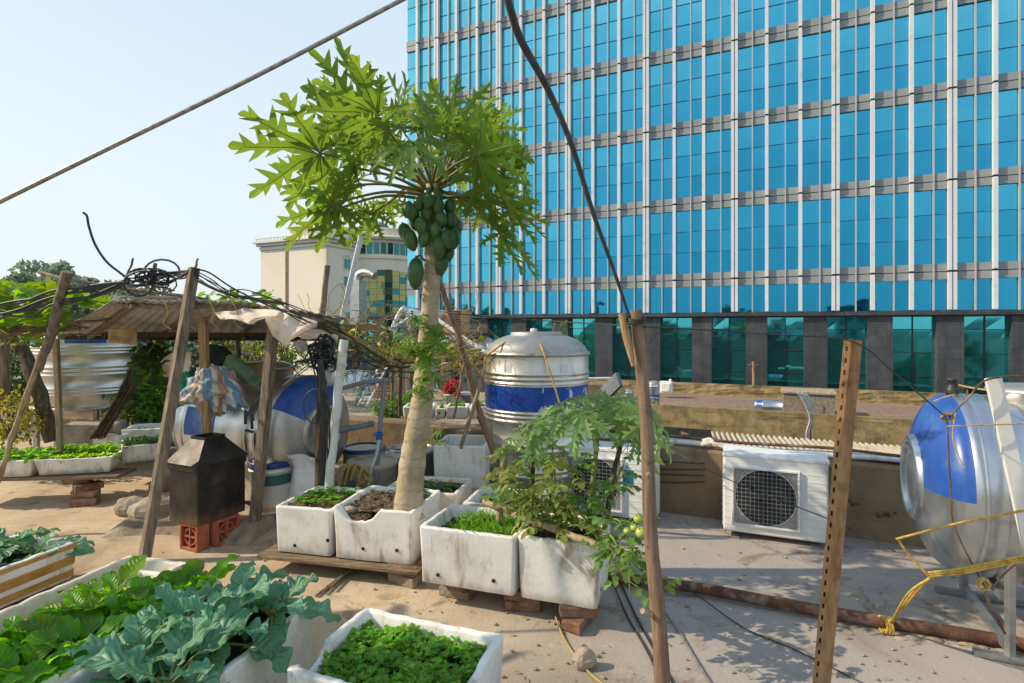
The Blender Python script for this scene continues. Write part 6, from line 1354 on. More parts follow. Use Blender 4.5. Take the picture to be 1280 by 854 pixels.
# ---------------------------------------------------------------- tomatoes
def tomato(label, stems, nleaf, fruits, mats_, Lr=(.07, .12), seedflow=0, spread=.09):
    t = thing('tomato_plant', label, 'tomato plant', stems[0][0], group='tomato plants')
    s_ = MB(); f_ = MB()
    for st in stems:
        P = spline(st, 8); s_.tube(P, [.007, .003], 7)
        for k in range(nleaf):
            i = int(R.uniform(.18, 1)*(len(P)-1)); p = P[i]; a = R.uniform(0, 6.28); d = Vector((math.cos(a), math.sin(a), R.uniform(-.35, .55)))
            q = p+d.normalized()*R.uniform(0, spread); s_.tube([p, q], .002, 4)
            compound(f_, q, d, (R.uniform(-.3, .3), R.uniform(-.3, .3), 1), R.uniform(*Lr), R.choice((2, 2, 3)), .42, 0 if R.random() < .7 else 2, R.uniform(.2, .9), 1)
    s_.build('stem', M['stem'], t); f_.build('foliage', [M[mats_[0]], M['stem'], M[mats_[1]]], t)
    for c, r in fruits:
        b = MB(); b.ball(c, r, (1, 1, .9), 14, 10)
        for k in range(5): a = k*1.257; leaflet(b, c+Z*r*.86, (math.cos(a), math.sin(a), .15), Z, r*.9, r*.17, .2, .4, 2, 1)
        b.build('tomato', [M['tomato'], M['tomleaf2']], t)
i0 = inbox(B4, .28, .5); i1 = inbox(B4, .5, .35); i2 = inbox(B4, .65, .75); i3 = inbox(B4, .95, .3)
tomato('yellowing tomato plant on the left side of the tomato planter, tied to the dark stake', [[i0, W(668, 620, 3.2), W(660, 575, 3.2), W(648, 552, 3.2)], [i0, W(652, 630, 3.15), W(636, 600, 3.1), W(640, 570, 3.1)]], 25, [(W(668, 574, 3.08), .018), (W(688, 579, 3.1), .018)], ('tomleaf', 'tomleaf2'))
tomato('tall tomato plant in the middle of the tomato planter with a thick green stem', [[i1, W(700, 640, 3.08), W(694, 600, 3.05), W(690, 560, 3.05)], [i1, W(712, 630, 3.05), W(715, 590, 3.05), W(708, 565, 3.1)], [i1, W(690, 650, 2.98), W(678, 625, 2.95), W(676, 600, 3.0)]], 20, [(W(650, 562, 3.1), .012)], ('tomleaf', 'tomleaf2'))
tomato('leafy tomato plant at the back right of the tomato planter', [[i2, W(745, 640, 3.15), W(770, 600, 3.2), W(780, 580, 3.2)], [i2, W(720, 640, 3.1), W(735, 615, 3.1), W(748, 600, 3.1)]], 15, [(W(772, 609, 3.05), .021), (W(764, 612, 3.08), .015)], ('tomleaf2', 'tomleaf'))
tomato('tomato plant trailing over the right end of the planter with four pale green tomatoes', [[i3, W(765, 650, 2.8), W(780, 660, 2.68), W(790, 690, 2.6)], [i3, W(760, 668, 2.75), W(775, 690, 2.65), W(785, 720, 2.62), W(788, 742, 2.62)], [i3, W(770, 680, 2.75), W(800, 712, 2.66), W(825, 735, 2.62)]], 11,
       [(W(798, 649, 2.6), .023), (W(802, 666, 2.56), .028), (W(784, 664, 2.62), .018), (W(793, 660, 2.64), .02)], ('tomleaf2', 'tomleaf2'), (.075, .12), spread=.05)
# ---------------------------------------------------------------- small crops
def crop(name, label, fn, n, mats_, cat, kind='stuff', **k):
    b = MB()
    for q in range(n): fn(b)
    return b.build(name, mats_, kind=kind, label=label, cat=cat, **k)
def cori(b):
    i, j = R.uniform(.0, 1), R.uniform(0, 1)
    if noise.noise(Vector((i*3, j*3, 4))) < -.28 or (i < .1 and j < .2): return
    p = inbox(B8, i, j); h = R.uniform(.02, .055)+.025*noise.noise(Vector((i*4, j*4, 1))); q = p+Vector((R.gauss(0, .012), R.gauss(0, .012), h))
    for k in range(3):
        a = R.uniform(0, 6.28); d = Vector((math.cos(a), math.sin(a), R.uniform(-.1, .5))); n = Vector((R.gauss(0, .4), R.gauss(0, .4), 1)); d, s, n = frame(d, n); r = R.uniform(.009, .017)
        c = q+d*.009; vs = [q]
        for t_ in range(9):
            aa = (t_/8-.5)*3.9; rr = r*(1 if t_ % 2 == 0 else .72)*(1.1 if t_ == 4 else 1); vs.append(c+d*rr*math.cos(aa)+s*rr*math.sin(aa)+n*rr*R.uniform(-.2, .25))
        b.add(vs, [(0, i_, i_+1) for i_ in range(1, 9)], 0)
    b.tube([p, q], .0012, 3, 1, cap=False)
crop('coriander', 'dense bright green coriander filling the bottom foam planter', cori, 1500, [M['corian'], M['stem']], 'coriander')
def blade(B, hmin, hmax, il=0, ih=1, jl=0, jh=1, lean=.5):
    def f(b):
        p = inbox(B, R.uniform(il, ih), R.uniform(jl, jh)); h = R.uniform(hmin, hmax); a = R.uniform(0, 6.28); d = Vector((math.cos(a)*lean*R.random(), math.sin(a)*lean*R.random(), 1)).normalized()
        sd = d.cross(Vector((math.cos(a+1.3), math.sin(a+1.3), 0))).normalized(); e = Vector((math.cos(a), math.sin(a), -.4)); w_ = h*.025+.0012
        P = [p+d*h*t_+e*h*.3*t_*t_*lean for t_ in (0, .5, .8, 1)]
        b.add([P[0]-sd*w_, P[0]+sd*w_, P[1]-sd*w_, P[1]+sd*w_, P[2]-sd*w_*.6, P[2]+sd*w_*.6, P[3]], [(0, 1, 3, 2), (2, 3, 5, 4), (4, 5, 6)], 0, True)
    return f
crop('young_grass', 'thin grass-like seedlings in the deep white foam planter', blade(B3, .06, .13, .25, 1, .05, 1, .9), 520, [M['grassleaf']], 'seedlings')
def weed(B, il, ih, jl, jh, r0, r1, hmax=.03, nl=4):
    def f(b):
        i, j = R.uniform(il, ih), R.uniform(jl, jh); p = inbox(B, i, j, R.uniform(.004, hmax)); a0 = R.uniform(0, 6.28)
        for k in range(nl):
            a = a0+k*6.28/nl+R.uniform(-.3, .3); leaflet(b, p, (math.cos(a), math.sin(a), R.uniform(.1, .7)), Z, R.uniform(r0, r1), R.uniform(r0, r1)*.42, .3, .3, 3)
    return f
crop('seedling_patch', 'clover-like seedlings under the grass in the deep white foam planter', weed(B3, .2, 1, .1, 1, .012, .024, .05), 330, [M['corian']], 'seedlings')
crop('seedling_patch', 'low leafy seedlings sprouting in the square foam planter', weed(B1, 0, 1, .15, 1, .015, .034, .035), 110, [M['corian']], 'seedlings')
crop('seedling_patch', 'sparse seedlings in the stained tray behind the papaya trunk', weed(B5, .3, 1, .0, .6, .02, .05, .05), 40, [M['darkgreens']], 'seedlings')
crop('seedling_patch', 'few small weeds around the papaya trunk foot', weed(B2, .5, 1, .55, 1, .02, .045, .05), 26, [M['darkgreens']], 'seedlings')
crop('seedling_patch', 'tiny weeds scattered in the long cream planter', weed(B11, .1, 1, .55, 1, .008, .02, .015), 150, [M['corian']], 'seedlings')
crop('seedling_patch', 'small weeds in the tray behind the grass planter', weed(B6, 0, 1, 0, 1, .01, .03, .03), 45, [M['tomleaf']], 'seedlings')
def litter(b):
    B = R.choice((B2, B2, B5, B4)); p = inbox(B, R.random(), R.random(), .012); a = R.uniform(0, 6.28); leaflet(b, p, (math.cos(a), math.sin(a), R.uniform(-.1, .3)), (R.gauss(0, .4), R.gauss(0, .4), 1), R.uniform(.02, .06), R.uniform(.004, .014), .5, .2, 2)
crop('dry_litter', 'dry leaf litter and twigs on the soil of the planters around the papaya', litter, 150, [M['litter']], 'litter')
for k, B in enumerate(LG): crop('young_grass', 'green sprouts in the parapet planter '+('half hidden by the bush', 'behind the papaya trunk', 'right of the papaya trunk', 'next to the upright tank')[k], blade(B, .04, .08), 90, [M['grassleaf']], 'seedlings')
# rosettes: lettuce, spinach, mustard, collards
def rosette(name, label, p, n, L, w, pet, mats_, cat, up=(.3, 1.0), group=None, droop=.8, wav=.12, lob=0, cup=.25, nl=7, nw=6, az=None, kind=None):
    t = MB(); p = Vector(p)
    for k in range(n):
        a = (k*2.4+R.uniform(-.3, .3)) if az is None else R.uniform(*az); f = k/max(1, n-1); e = lerp(up[0], up[1], f)+R.uniform(-.15, .15); s = R.uniform(.75, 1.15)*lerp(1, .7, f)
        d = Vector((math.cos(a)*math.cos(e), math.sin(a)*math.cos(e), math.sin(e))); n_ = Vector((-math.cos(a)*math.sin(e), -math.sin(a)*math.sin(e), math.cos(e)))+Vector((R.gauss(0, .2), R.gauss(0, .2), 0))
        bigleaf(t, p+Vector((math.cos(a), math.sin(a), 0))*.012, d, n_, L*s, w*s, pet*s, droop*R.uniform(.6, 1.3), wav, nl, nw, lob, cup)
    return t.build(name, mats_, loc=p, label=label, cat=cat, group=group)
GL, GM, GC, GS = 'pale lettuces in the left planter', 'mustard greens in the long planter', 'collards in the foreground planter', 'spinach in the far left planters'
for r in range(2):
    for k in range(7): rosette('lettuce', 'pale yellow green lettuce in the planter on the brick pier', inbox(B13, .02+.16*k, .15+.65*r, -.005), 11, .075, .038, .02, [M['lettuce'], M['stem']], 'lettuce', (.2, 1.2), GL, .9, .3, .1)
for r in range(2):
    for k in range(7): rosette('spinach', 'dark leafy spinach in the planter at the left picture edge', inbox(B14, .0+.17*k, .2+.6*r, -.0), 10, .1, .036, .05, [M['chard'], M['stem']], 'spinach', (.3, 1.2), 'spinach at the left edge', .9, .2)
for k in range(4): rosette('spinach', 'leafy spinach behind the pale lettuce by the short stake', inbox(B13, .0+.25*k, 1.0, .0), 9, .12, .045, .06, [M['chard'], M['stem']], 'spinach', (.4, 1.2), 'spinach behind the lettuce', .9, .2)
for r in range(3):
    for k in range(8): rosette('spinach', 'small dark spinach in the planter in front of the bundled vine stems', inbox(B15, .03+.135*k, .1+.4*r, 0), 8, .06, .024, .03, [M['darkgreens'], M['stem']], 'spinach', (.2, 1.1), GS, .9, .2)
for r in range(2):
    for k in range(5): rosette('mustard_green', 'broad bright green mustard plant in the long planter left of the collards', inbox(B10, .22+.56*r+R.uniform(-.08, .08), .02+.2*k+R.uniform(-.03, .03)), 11, .165, .068, .13, [M['chard'], M['stem']], 'mustard greens', (.5, 1.3), GM, .9, .16, .05, .2, 8, 6)
for k in range(3): rosette('mustard_green', 'broad bright green mustard plant at the near end of the cream planter', inbox(B11, .5+R.uniform(-.25, .35), .02+.12*k), 11, .16, .066, .12, [M['chard'], M['stem']], 'mustard greens', (.5, 1.25), 'mustard greens in the cream planter', .9, .16, .05)
for k in range(4): rosette('mustard_green', 'tall mustard plant by the far end of the collard planter', inbox(B10, .75+.2*R.random(), .72+.09*k, .0), 11, .15, .065, .13, [M['chard'], M['stem']], 'mustard greens', (.5, 1.3), 'mustard greens behind the collards', .8, .16, .05)
crop('seedling_patch', 'weeds and fallen leaves between the mustard plants', weed(B10, .05, .95, .0, 1, .015, .04, .04), 170, [M['darkgreens']], 'seedlings')
for k, (i, j, n, lab) in enumerate(((.3, .2, 9, 'nearest left'), (.75, .12, 9, 'nearest right'), (.25, .55, 10, 'middle left'), (.72, .5, 10, 'middle right'), (.35, .88, 9, 'far left'), (.85, .85, 9, 'far right'))):
    p = inbox(B9, i, j); s = MB(); s.tube([p-Z*.02, p+Z*.07], [.016, .013], 8)
    o = rosette('collard', 'blue green collard plant, %s in the foreground planter' % lab, p+Z*.05, n, .195, .085, .12, [M['collard'], M['papvein']], 'collard', (.25, 1.2), GC, .8, .24, .15, .22, 13, 10)
    s.build('stalk', M['stem'], o)
for k, (i, j) in enumerate(((.05, .9), (.55, .95), (.25, .55))):
    rosette('collard', 'blue green collard plant in the brown taped planter at the left edge, '+('left', 'right', 'near')[k], inbox(B12, i, j), 10, .2, .08, .12, [M['collard'], M['papvein']], 'collard', (.25, 1.1), 'collards at the left edge', .9, .16, .1, .22, 10, 8, )
rosette('mustard_green', 'small weed plant at the left corner of the coriander planter', Vector((-.86, 1.98, .25)), 9, .07, .03, .04, [M['chard'], M['stem']], 'mustard greens', (.1, 1.1), None, .9, .2, .1)
# ---------------------------------------------------------------- vines, bushes, background
def vine(name, label, n, fn, r, mats_, cat='vine', stems=(), group=None, cone=.15, loc=None):
    t = thing(name, label, cat, loc or stems[0][0], group=group)
    b = MB()
    for k in range(n):
        p = fn(); a = R.uniform(0, 6.28); d = Vector((math.cos(a), math.sin(a), R.uniform(-.7, .1))); heart(b, p, d, (R.gauss(0, .55), R.gauss(-.1, .55), 1), R.uniform(*r), 0 if R.random() < .75 else 1, cone)
    b.build('foliage', [M[mats_[0]], M[mats_[1]]], t)
    if stems:
        b = MB()
        for s in stems: b.tube(spline(s, 6), R.uniform(.006, .013), 6)
        b.build('stem', M[mats_[2] if len(mats_) > 2 else 'twig'], t)
def rect(x0, x1, y0, y1, Y0, Y1): return lambda: W(R.uniform(x0, x1), R.uniform(y0, y1), R.uniform(Y0, Y1))
S0 = W(122, 548, 6.0)
bund = []
for k in range(15):
    o = Vector((R.uniform(-.07, .07), R.uniform(-.05, .05), 0)); bund.append([S0+o*1.2, W(140, 520, 5.9)+o, W(160, 486, 5.8)+o*1.1, W(180, 455, 5.6)+o*1.6+Z*R.uniform(0, .05), W(200+R.uniform(-25, 20), 430+R.uniform(-8, 6), 5.5)])
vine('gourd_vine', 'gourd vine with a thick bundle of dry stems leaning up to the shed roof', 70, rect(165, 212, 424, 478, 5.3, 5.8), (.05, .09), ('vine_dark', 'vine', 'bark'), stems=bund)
def canopy():
    while True:
        x, y = R.uniform(-30, 138), R.uniform(356, 406)
        if y > 352+max(0, x-40)*.22 and not (x > 80 and y > 378): return W(x, y, R.uniform(4.6, 6.2))
vine('gourd_vine', 'bright sunlit gourd vine sprawling over the left trellis under the cables', 250, canopy, (.06, .12), ('vine', 'bush'), stems=[[W(-40, 400, 5), W(40, 396, 5), W(100, 402, 5), W(150, 398, 5)], [W(-40, 380, 5.4), W(30, 376, 5.3), W(90, 384, 5.2)], [W(10, 430, 5.6), W(40, 404, 5.3), W(110, 410, 5.2)]])
vine('gourd_vine', 'few vine leaves trailing across the shed roof right of the long timber', 46, lambda: W(R.uniform(250, 352), 371+R.uniform(-8, 6)+.03*R.uniform(0, 100), R.uniform(4.2, 4.6)), (.022, .05), ('vine', 'tomleaf'), stems=[[W(245, 350, 4.3), W(280, 366, 4.3), W(320, 374, 4.3), W(355, 380, 4.3)]])
vine('creeper', 'dry tangled creeper with yellow stems under the left trellis edge', 60, rect(-10, 80, 402, 432, 4.8, 5.6), (.03, .06), ('tomleaf', 'vine'), stems=[[W(-10, 408+k*3, 5), W(20, 412+R.uniform(-5, 8), 5), W(60, 410+R.uniform(-5, 8), 5), W(100, 405+R.uniform(-3, 8), 5)] for k in range(8)])
# unseen pergola left of the picture, added to throw dapple on the near planters
def perg():
    while True:
        x, y = R.uniform(-5.3, -2.2), R.uniform(.3, 3.1)
        if x > -.93*y-.42: continue
        if noise.noise(Vector((x*2.2, y*2.2, 3))) > .07: return Vector((x, y, 2.05+.12*noise.noise(Vector((x, y, 0)))+R.uniform(-.1, .1)))
vine('added_shade_pergola', 'vine pergola added outside the left picture edge to shade the near planters', 520, perg, (.06, .12), ('vine', 'bush'), stems=[[Vector((-5.3, .6+.6*k, 2.0)), Vector((-4.3, .62+.6*k, 2.04)), Vector((-3.4, .6+.6*k, 2.0))] for k in range(5)]+[[Vector((x, y, 0)), Vector((x, y, 1)), Vector((x, y, 2.0))] for x, y in ((-5.2, .7), (-3.4, .7), (-5.2, 3), (-3.5, 3.1))])
def bush(name, label, c, r, n, size, mm, rz_=.75, k=12, cat='bush', stem=True):
    t = thing(name, label, cat, Vector((c[0], c[1], c[2]-r*rz_)))
    b = MB()
    for q in range(n):
        d = Vector((R.gauss(0, 1), R.gauss(0, 1), R.gauss(0, 1))).normalized()
        f = R.uniform(.45, 1)*(1+.4*noise.noise(d*2.2+Vector((c[0], 0, 0)))); p = Vector(c)+Vector((d.x*r*f, d.y*r*f, d.z*r*rz_*f))
        leaflet(b, p, d+Vector((R.gauss(0, .7), R.gauss(0, .7), R.gauss(0, .6)-.2)), (R.gauss(0, .5), R.gauss(0, .5), 1), size*R.uniform(.6, 1.3), size*.3, .3, .3, 2, 0 if R.random() < .8 else 1)
    b.build('foliage', [M[mm], M['vine_dark']], t)
    b = MB()
    for q in range(5): b.tube(spline([Vector((c[0], c[1], c[2]-r*rz_)), Vector(c)-Z*r*.3+Vector((R.uniform(-.2, .2)*r, R.uniform(-.2, .2)*r, 0)), Vector(c)+Vector((R.uniform(-.6, .6)*r, R.uniform(-.6, .6)*r, R.uniform(0, .5)*r))], 4), [r*.03+.004, .003], 5)
    b.build('stem', M['twig'], t)
bush('bush', 'bright green bush spilling over the back parapet left of the papaya', W(487, 511, 6.7), .21, 900, .045, 'bush')
bush('bush', 'low green bush right part spilling behind the papaya trunk', W(510, 506, 6.9), .18, 500, .045, 'bush')
bush('yellow_bush', 'yellow green bush at the left edge behind the leaning bamboo', W(12, 522, 5.9), .33, 900, .05, 'yellowbush', .9)
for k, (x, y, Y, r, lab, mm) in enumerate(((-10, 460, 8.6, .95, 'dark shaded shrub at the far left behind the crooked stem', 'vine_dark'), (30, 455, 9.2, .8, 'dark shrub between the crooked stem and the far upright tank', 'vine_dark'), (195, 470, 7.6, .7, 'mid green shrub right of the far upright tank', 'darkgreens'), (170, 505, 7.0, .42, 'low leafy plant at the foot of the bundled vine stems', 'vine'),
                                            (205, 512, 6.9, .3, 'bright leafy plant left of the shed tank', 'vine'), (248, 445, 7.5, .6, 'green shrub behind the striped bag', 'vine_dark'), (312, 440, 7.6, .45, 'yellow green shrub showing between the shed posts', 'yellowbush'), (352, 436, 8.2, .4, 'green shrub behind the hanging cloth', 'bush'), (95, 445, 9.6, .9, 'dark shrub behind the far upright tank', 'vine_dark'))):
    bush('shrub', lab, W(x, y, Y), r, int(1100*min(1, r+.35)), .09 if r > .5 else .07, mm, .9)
bush('red_plant', 'small red leaved plant in the white pot beyond the parapet', W(565, 485, 7.2), .12, 240, .06, 'redleaf', .8, cat='plant')
p = W(563, 508, 7.15); t = thing('flower_pot', 'white plastic flower pot under the red leaved plant', 'pot', p); b = MB(); b.lathe([(.001, 0), (.05, 0), (.068, .14), (.074, .14), (.074, .16), (.06, .155), (.055, .12), (.001, .12)], Matrix.Translation(p), 20); b.build('pot', M['pvc'], t)
b = MB(); b.box(W(582, 499, 7.4), (.24, .2, .13), -TH, top=1.08); b.build('plastic_tub', M['greybasin'], bevel=.01, label='dark grey plastic tub right of the red leaved plant', cat='tub')
t = thing('weed_sprig', 'thin green weed growing up behind the upright tank dome', 'weed', W(700, 430, 5.8)); b = MB()
for k in range(26):
    p = W(R.choice((693, 700, 708))+R.uniform(-5, 5), R.uniform(402, 428), 5.8); leaflet(b, p, (R.gauss(0, 1), R.gauss(0, 1), R.gauss(0, .5)), Z, .05, .014, .3, .3, 2)
for k in range(10): p = W(715+R.uniform(-5, 14), R.uniform(423, 432), 5.6); leaflet(b, p, (R.gauss(0, 1), R.gauss(0, 1), R.gauss(0, .5)), Z, .05, .014, .3, .3, 2)
for x in (693, 701, 707): b.tube(spline([W(x, 436, 5.8), W(x-2, 418, 5.8), W(x+1, 402, 5.8)], 4), .004, 5, 1)
b.build('foliage', [M['vine'], M['stem']], t)

# ---------------------------------------------------------------- trellis with dry vines in the middle
t = thing('vine_trellis', 'ragged bamboo trellis tangled with dry yellow vines left of the papaya trunk', 'trellis', W(505, 520, 5.6))
for a, e, r in ((W(372, 390, 4.6), W(500, 456, 5.0), .014), (W(378, 402, 4.8), W(470, 438, 5.1), .012), (W(405, 452, 5.6), W(610, 446, 5.4), .018), (W(420, 440, 5.8), W(602, 438, 5.6), .016), (W(430, 462, 5.4), W(530, 455, 5.2), .016), (W(500, 520, 5.8), W(501, 440, 5.6), .022), (W(490, 500, 5.9), W(492, 440, 5.7), .016), (W(404, 400, 5.0), W(440, 430, 5.4), .012)):
    b = MB(); b.tube([lerp(a, e, i/8)+Vector((0, 0, .012*math.sin(i*1.7+r*400))) for i in range(9)], r, 8, jit=.1); b.build('trellis_pole', M['bamboo'] if r < .017 else M['wood_grey'], t)
b = MB(); b.box(W(443, 409, 5.1), (.42, .14, .05), .1); b.build('board', M['wood_tan'], t)
b = MB()
def tang(x0, x1, y0, y1, Y0, Y1, n, r, ln=.25):
    for k in range(n):
        p = W(R.uniform(x0, x1), R.uniform(y0, y1), R.uniform(Y0, Y1)); P = [p]; d = Vector((R.gauss(0, 1), R.gauss(0, .4), R.gauss(-.1, .45))).normalized()
        for i in range(6): d = (d+Vector((R.gauss(0, .5), R.gauss(0, .3), R.gauss(-.05, .4)))).normalized(); P.append(P[-1]+d*ln/6*R.uniform(.6, 1.4))
        b.tube(spline(P, 3), r*R.uniform(.6, 1.3), 4, cap=False)
tang(395, 600, 396, 458, 4.8, 5.8, 150, .0035, .4); tang(540, 606, 440, 470, 4.2, 5.0, 60, .003, .22); tang(425, 560, 425, 448, 5, 5.7, 80, .003, .3)
b.build('dry_vines', M['drygrass'], t, kind='stuff')
b = MB(); tang(380, 600, 395, 465, 4.8, 5.8, 70, .004, .5); b.build('twigs', M['twig'], t, kind='stuff')
b = MB()
for k in range(330):
    x = R.uniform(410, 600); y = R.gauss(432 if x > 470 else 420, 10)
    if x > 560: y += 10
    p = W(x, y, R.uniform(4.8, 5.9)); a = R.uniform(0, 6.28); leaflet(b, p, (math.cos(a), math.sin(a), R.uniform(-.8, .3)), (R.gauss(0, .5), R.gauss(0, .5), 1), R.uniform(.04, .1), R.uniform(.012, .03), .3, .4, 3, 0 if R.random() < .6 else 1)
b.build('leaves', [M['bush'], M['tomleaf']], t)
cable('trellis_rope', 'yellow rope running along the trellis from the shed corner to the papaya', [W(385, 395, 4.3), W(430, 415, 4.8), W(480, 440, 5.0), W(530, 454, 4.9)], .007, 'rope')
for k in range(3): cable('trellis_cable', ('upper', 'middle', 'lower')[k]+' black cable crossing the trellis behind the drain pipe', [W(415, 405+k*12, 4.3), W(450, 430+k*9, 4.6), W(490, 452+k*6, 5), W(560, 452+k*6, 5.4), W(606, 440+k*8, 5.4)], .006)
# steel rack with condensers behind
t = thing('steel_rack', 'pale steel pipe rack on the neighbouring roof between the papaya and the upright tank', 'rack', W(575, 500, 8.5))
for a, e, r in ((W(546, 399, 8.2), W(610, 443, 7.8), .03), (W(545, 432, 8.2), W(570, 421, 8.2), .022), (W(546, 458, 8), W(580, 446, 8), .022), (W(556, 421, 8.2), W(612, 436, 8.2), .018), (W(540, 505, 8.5), W(541, 400, 8.5), .03), (W(612, 505, 8.2), W(611, 430, 8.2), .03), (W(488, 412, 8.5), W(515, 395, 8.5), .02), (W(462, 404, 8.5), W(492, 413, 8.5), .022)):
    b = MB(); b.tube([a, e], r, 8); b.build('pipe', M['pvc'], t)
b = MB(); b.tube(spline([W(491, 410, 8.6), W(497, 396, 8.6), W(505, 385, 8.6), W(510, 394, 8.6), W(511, 410, 8.6)], 6), .035, 8); b.build('bent_pipe', M['pvc'], t)
b = MB(); b.box(W(577, 418, 8.9), (.9, .5, .05), -TH); b.build('shelf', M['wood_dark'], t)
for (x0, x1, y0, y1, lab) in ((514, 524, 388, 411, 'small box condenser seen edge-on left of the papaya trunk'), (545, 551, 388, 400, 'small box condenser partly behind the papaya trunk'), (558, 584, 388, 416, 'beige box condenser with side louvres right of the papaya trunk')):
    c = W((x0+x1)/2, (y0+y1)/2, 9.2); h = (y1-y0)/700*9.2; w_ = (x1-x0)/700*9.2; t = thing('roof_condenser', lab, 'air conditioner', c-Z*h/2, -TH)
    b = MB(); b.box(c, (w_, .3, h), -TH); b.build('casing', M['acwhite'] if x0 != 558 else M['cardboard'], t, bevel=.01)
    b = MB()
    for k in range(8): b.box(c+U*w_*.28-V*.155+Z*(h*(.45-.12*k)), (w_*.42, .02, h*.06), -TH)
    b.build('louvre', M['acdark'], t)
c = W(591, 432, 8.8); t = thing('lying_grey_tank', 'dull grey lying tank on the neighbouring roof left of the upright tank', 'water tank', c-Z*.13, -TH)
b = MB(); b.lathe([(.001, -.36), (.1, -.34), (.13, -.28), (.13, .28), (.1, .34), (.001, .36)], Matrix.Translation(c) @ U.to_track_quat('Z', 'Y').to_matrix().to_4x4(), 24); b.build('body', M['steel_dull'], t)
b = MB(); b.box(c-Z*.12, (.5, .2, .06), -TH); b.build('cradle', M['galv'], t)
# ladders and timber on the neighbouring roof
def ladder(name, label, a0, a1, b0, b1, n, m, r=.014):
    t = thing(name, label, 'ladder', a0)
    for p, q in ((a0, a1), (b0, b1)):
        b = MB(); b.bar(p, q, r*1.4, r*2.6); b.build('rail', m, t)
    for k in range(n):
        f = (k+.6)/n; b = MB(); b.tube([lerp(a0, a1, f), lerp(b0, b1, f)], r*.8, 7); b.build('rung', m, t)
ladder('ladder', 'pale metal ladder leaning on the timber pile behind the parapet', G(447, 508, .49), W(473, 460, 8.9), G(457.5, 509, .49), W(484, 459, 8.9), 8, M['pvc'])
ladder('green_ladder', 'green painted stepladder left of the pale ladder', G(443.5, 507, .49), W(455, 460, 8.3), G(447, 504, .49), W(461, 461, 8.6), 6, M['greenpaint'])
t = thing('timber_pile', 'pile of brown planks and boards behind the ladders', 'timber pile', W(490, 505, 8.8))
for k in range(9): b = MB(); b.bar(W(468, 507-k*4, 8.9), W(503, 509-k*4.4, 8.7), .16, .045); b.build('plank', M['wood_brown'] if k % 3 else M['plank'], t, bevel=.004)
for k in range(8):
    x = 490+k*4.2; b = MB(); b.bar(W(x, 500, 8.3), W(x+R.uniform(-2, 2), 452+R.uniform(0, 12), 8.6), .045, .02); b.build('board', M['wood_grey'], t)
c = W(441, 505, 9.4); t = thing('water_tank', 'upright neighbour water tank half hidden by the drain pipe, beside the ladders', 'water tank', c)
b = MB(); r = .3; b.lathe([(.001, 0), (r*.9, .02), (r, .07)]+ribs(r, [.14, .18, .3, .34])+[(r, .55), (r*.9, .6), (r*.5, .66), (.001, .67)], Matrix.Translation(c), 32); b.build('body', M['steel'], t)
c = W(447, 453, 8.9); t = thing('sign_panel', 'dark blue banner with the letters TY above the neighbour water tank', 'sign', c, -TH*.4)
b = MB(); b.grid(lambda i, j: c+Vector((-.17+.34*i, .04*math.sin(i*3), -.09+.17*j+.02*math.sin(i*5))), 12, 4); b.build('panel', M['navy'], t)
cu = bpy.data.curves.new('letters', 'FONT'); cu.body = 'TY'; cu.size = .13; cu.extrude = .002; to = bpy.data.objects.new('letters', cu); C.objects.link(to)
bpy.context.view_layer.update(); me = bpy.data.meshes.new_from_object(to.evaluated_get(bpy.context.evaluated_depsgraph_get())); bpy.data.objects.remove(to)
me.materials.clear(); me.materials.append(M['paperwhite']); lo = bpy.data.objects.new('lettering', me); C.objects.link(lo); lo.parent = t; lo.rotation_euler = (PI/2, 0, .1); lo.location = (-.05, -.03, -.06); FR[lo] = FR[t]
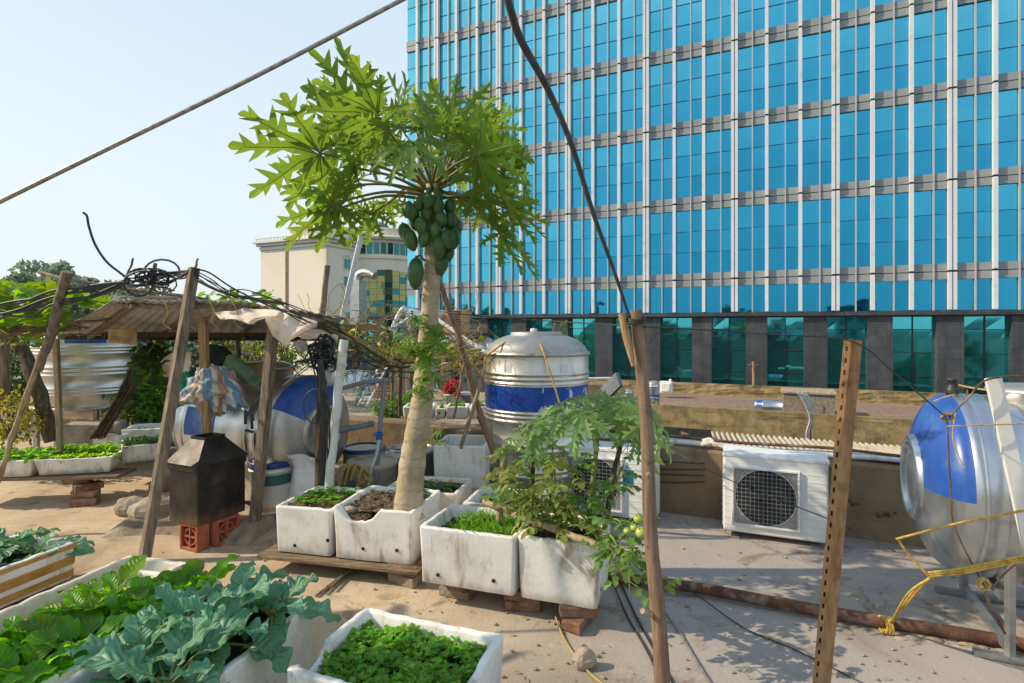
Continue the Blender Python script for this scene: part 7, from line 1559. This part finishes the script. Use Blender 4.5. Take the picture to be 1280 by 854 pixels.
# galvanised duct and rail behind
t = thing('ventilation_duct', 'galvanised ventilation duct with an elbow in front of the cream hotel', 'duct', W(448, 412, 22))
b = MB(); b.box(W(448, 379, 22), (.46, .46, 1.75), -TH); b.build('shaft', M['galv'], t)
b = MB(); b.tube(spline([W(447, 352, 22), W(449, 344, 22), W(456, 341, 21.9), W(463, 342, 21.8), W(469, 345, 21.7)], 5), .17, 14)
for x, y in ((448, 351), (452, 342), (462, 341.5)): b.ball(W(x, y, 22), .185, (1, 1, .3), 12, 6)
b.build('elbow', M['galv'], t)
b = MB(); b.bar(W(428, 396, 7.5), W(452, 292, 7.6), .1, .06); b.bar(W(426, 396, 7.42), W(450, 293, 7.52), .03, .02); b.build('slanted_mast', M['pvc'], label='slanted white metal mast with bent clip, in front of the cream hotel', cat='mast')
b = MB(); p = W(755, 480, 8.4); b.box(W(752, 487, 8.3), (.46, .2, .17), -.15); b.build('low_roof_kerb', M['wall'], bevel=.01, label='short brown roof kerb with pale coping right of the upright tank', cat='kerb')
b = MB(); b.tube([W(735, 473.5, 8.0), W(768, 473, 8.0)], .02, 8); b.build('coping_pipe', M['pvc'], label='pale pipe lying on the short roof kerb right of the upright tank', cat='pipe')
b = MB(); b.bar(W(752, 496, 7.8), W(774, 474, 7.4), .05, .2); b.build('slanted_board', M['greybasin'], label='dark slanted board at the end of the short roof kerb', cat='board')
# scraps on the floor
for k in range(26):
    p = G(R.uniform(380, 1250), R.uniform(690, 850), .004)
b = MB()
for k in range(300):
    p = G(R.uniform(100, 1270), R.uniform(650, 850), .006); r = R.uniform(.003, .011); b.ball(p, r, (1.3, 1, .5), 6, 4)
b.build('grit', M['stone'], kind='stuff', label='grit and crumbs scattered over the roof floor', cat='grit')
b = MB()
for k in range(90):
    p = G(R.uniform(300, 1250), R.uniform(680, 850), .008); a = R.uniform(0, 6.28); leaflet(b, p, (math.cos(a), math.sin(a), .1), (R.gauss(0, .3), R.gauss(0, .3), 1), R.uniform(.015, .04), R.uniform(.004, .01), .5, .1, 2)
b.build('fallen_leaves', M['drygrass'], kind='stuff', label='small dry fallen leaves scattered over the roof floor', cat='leaf litter')
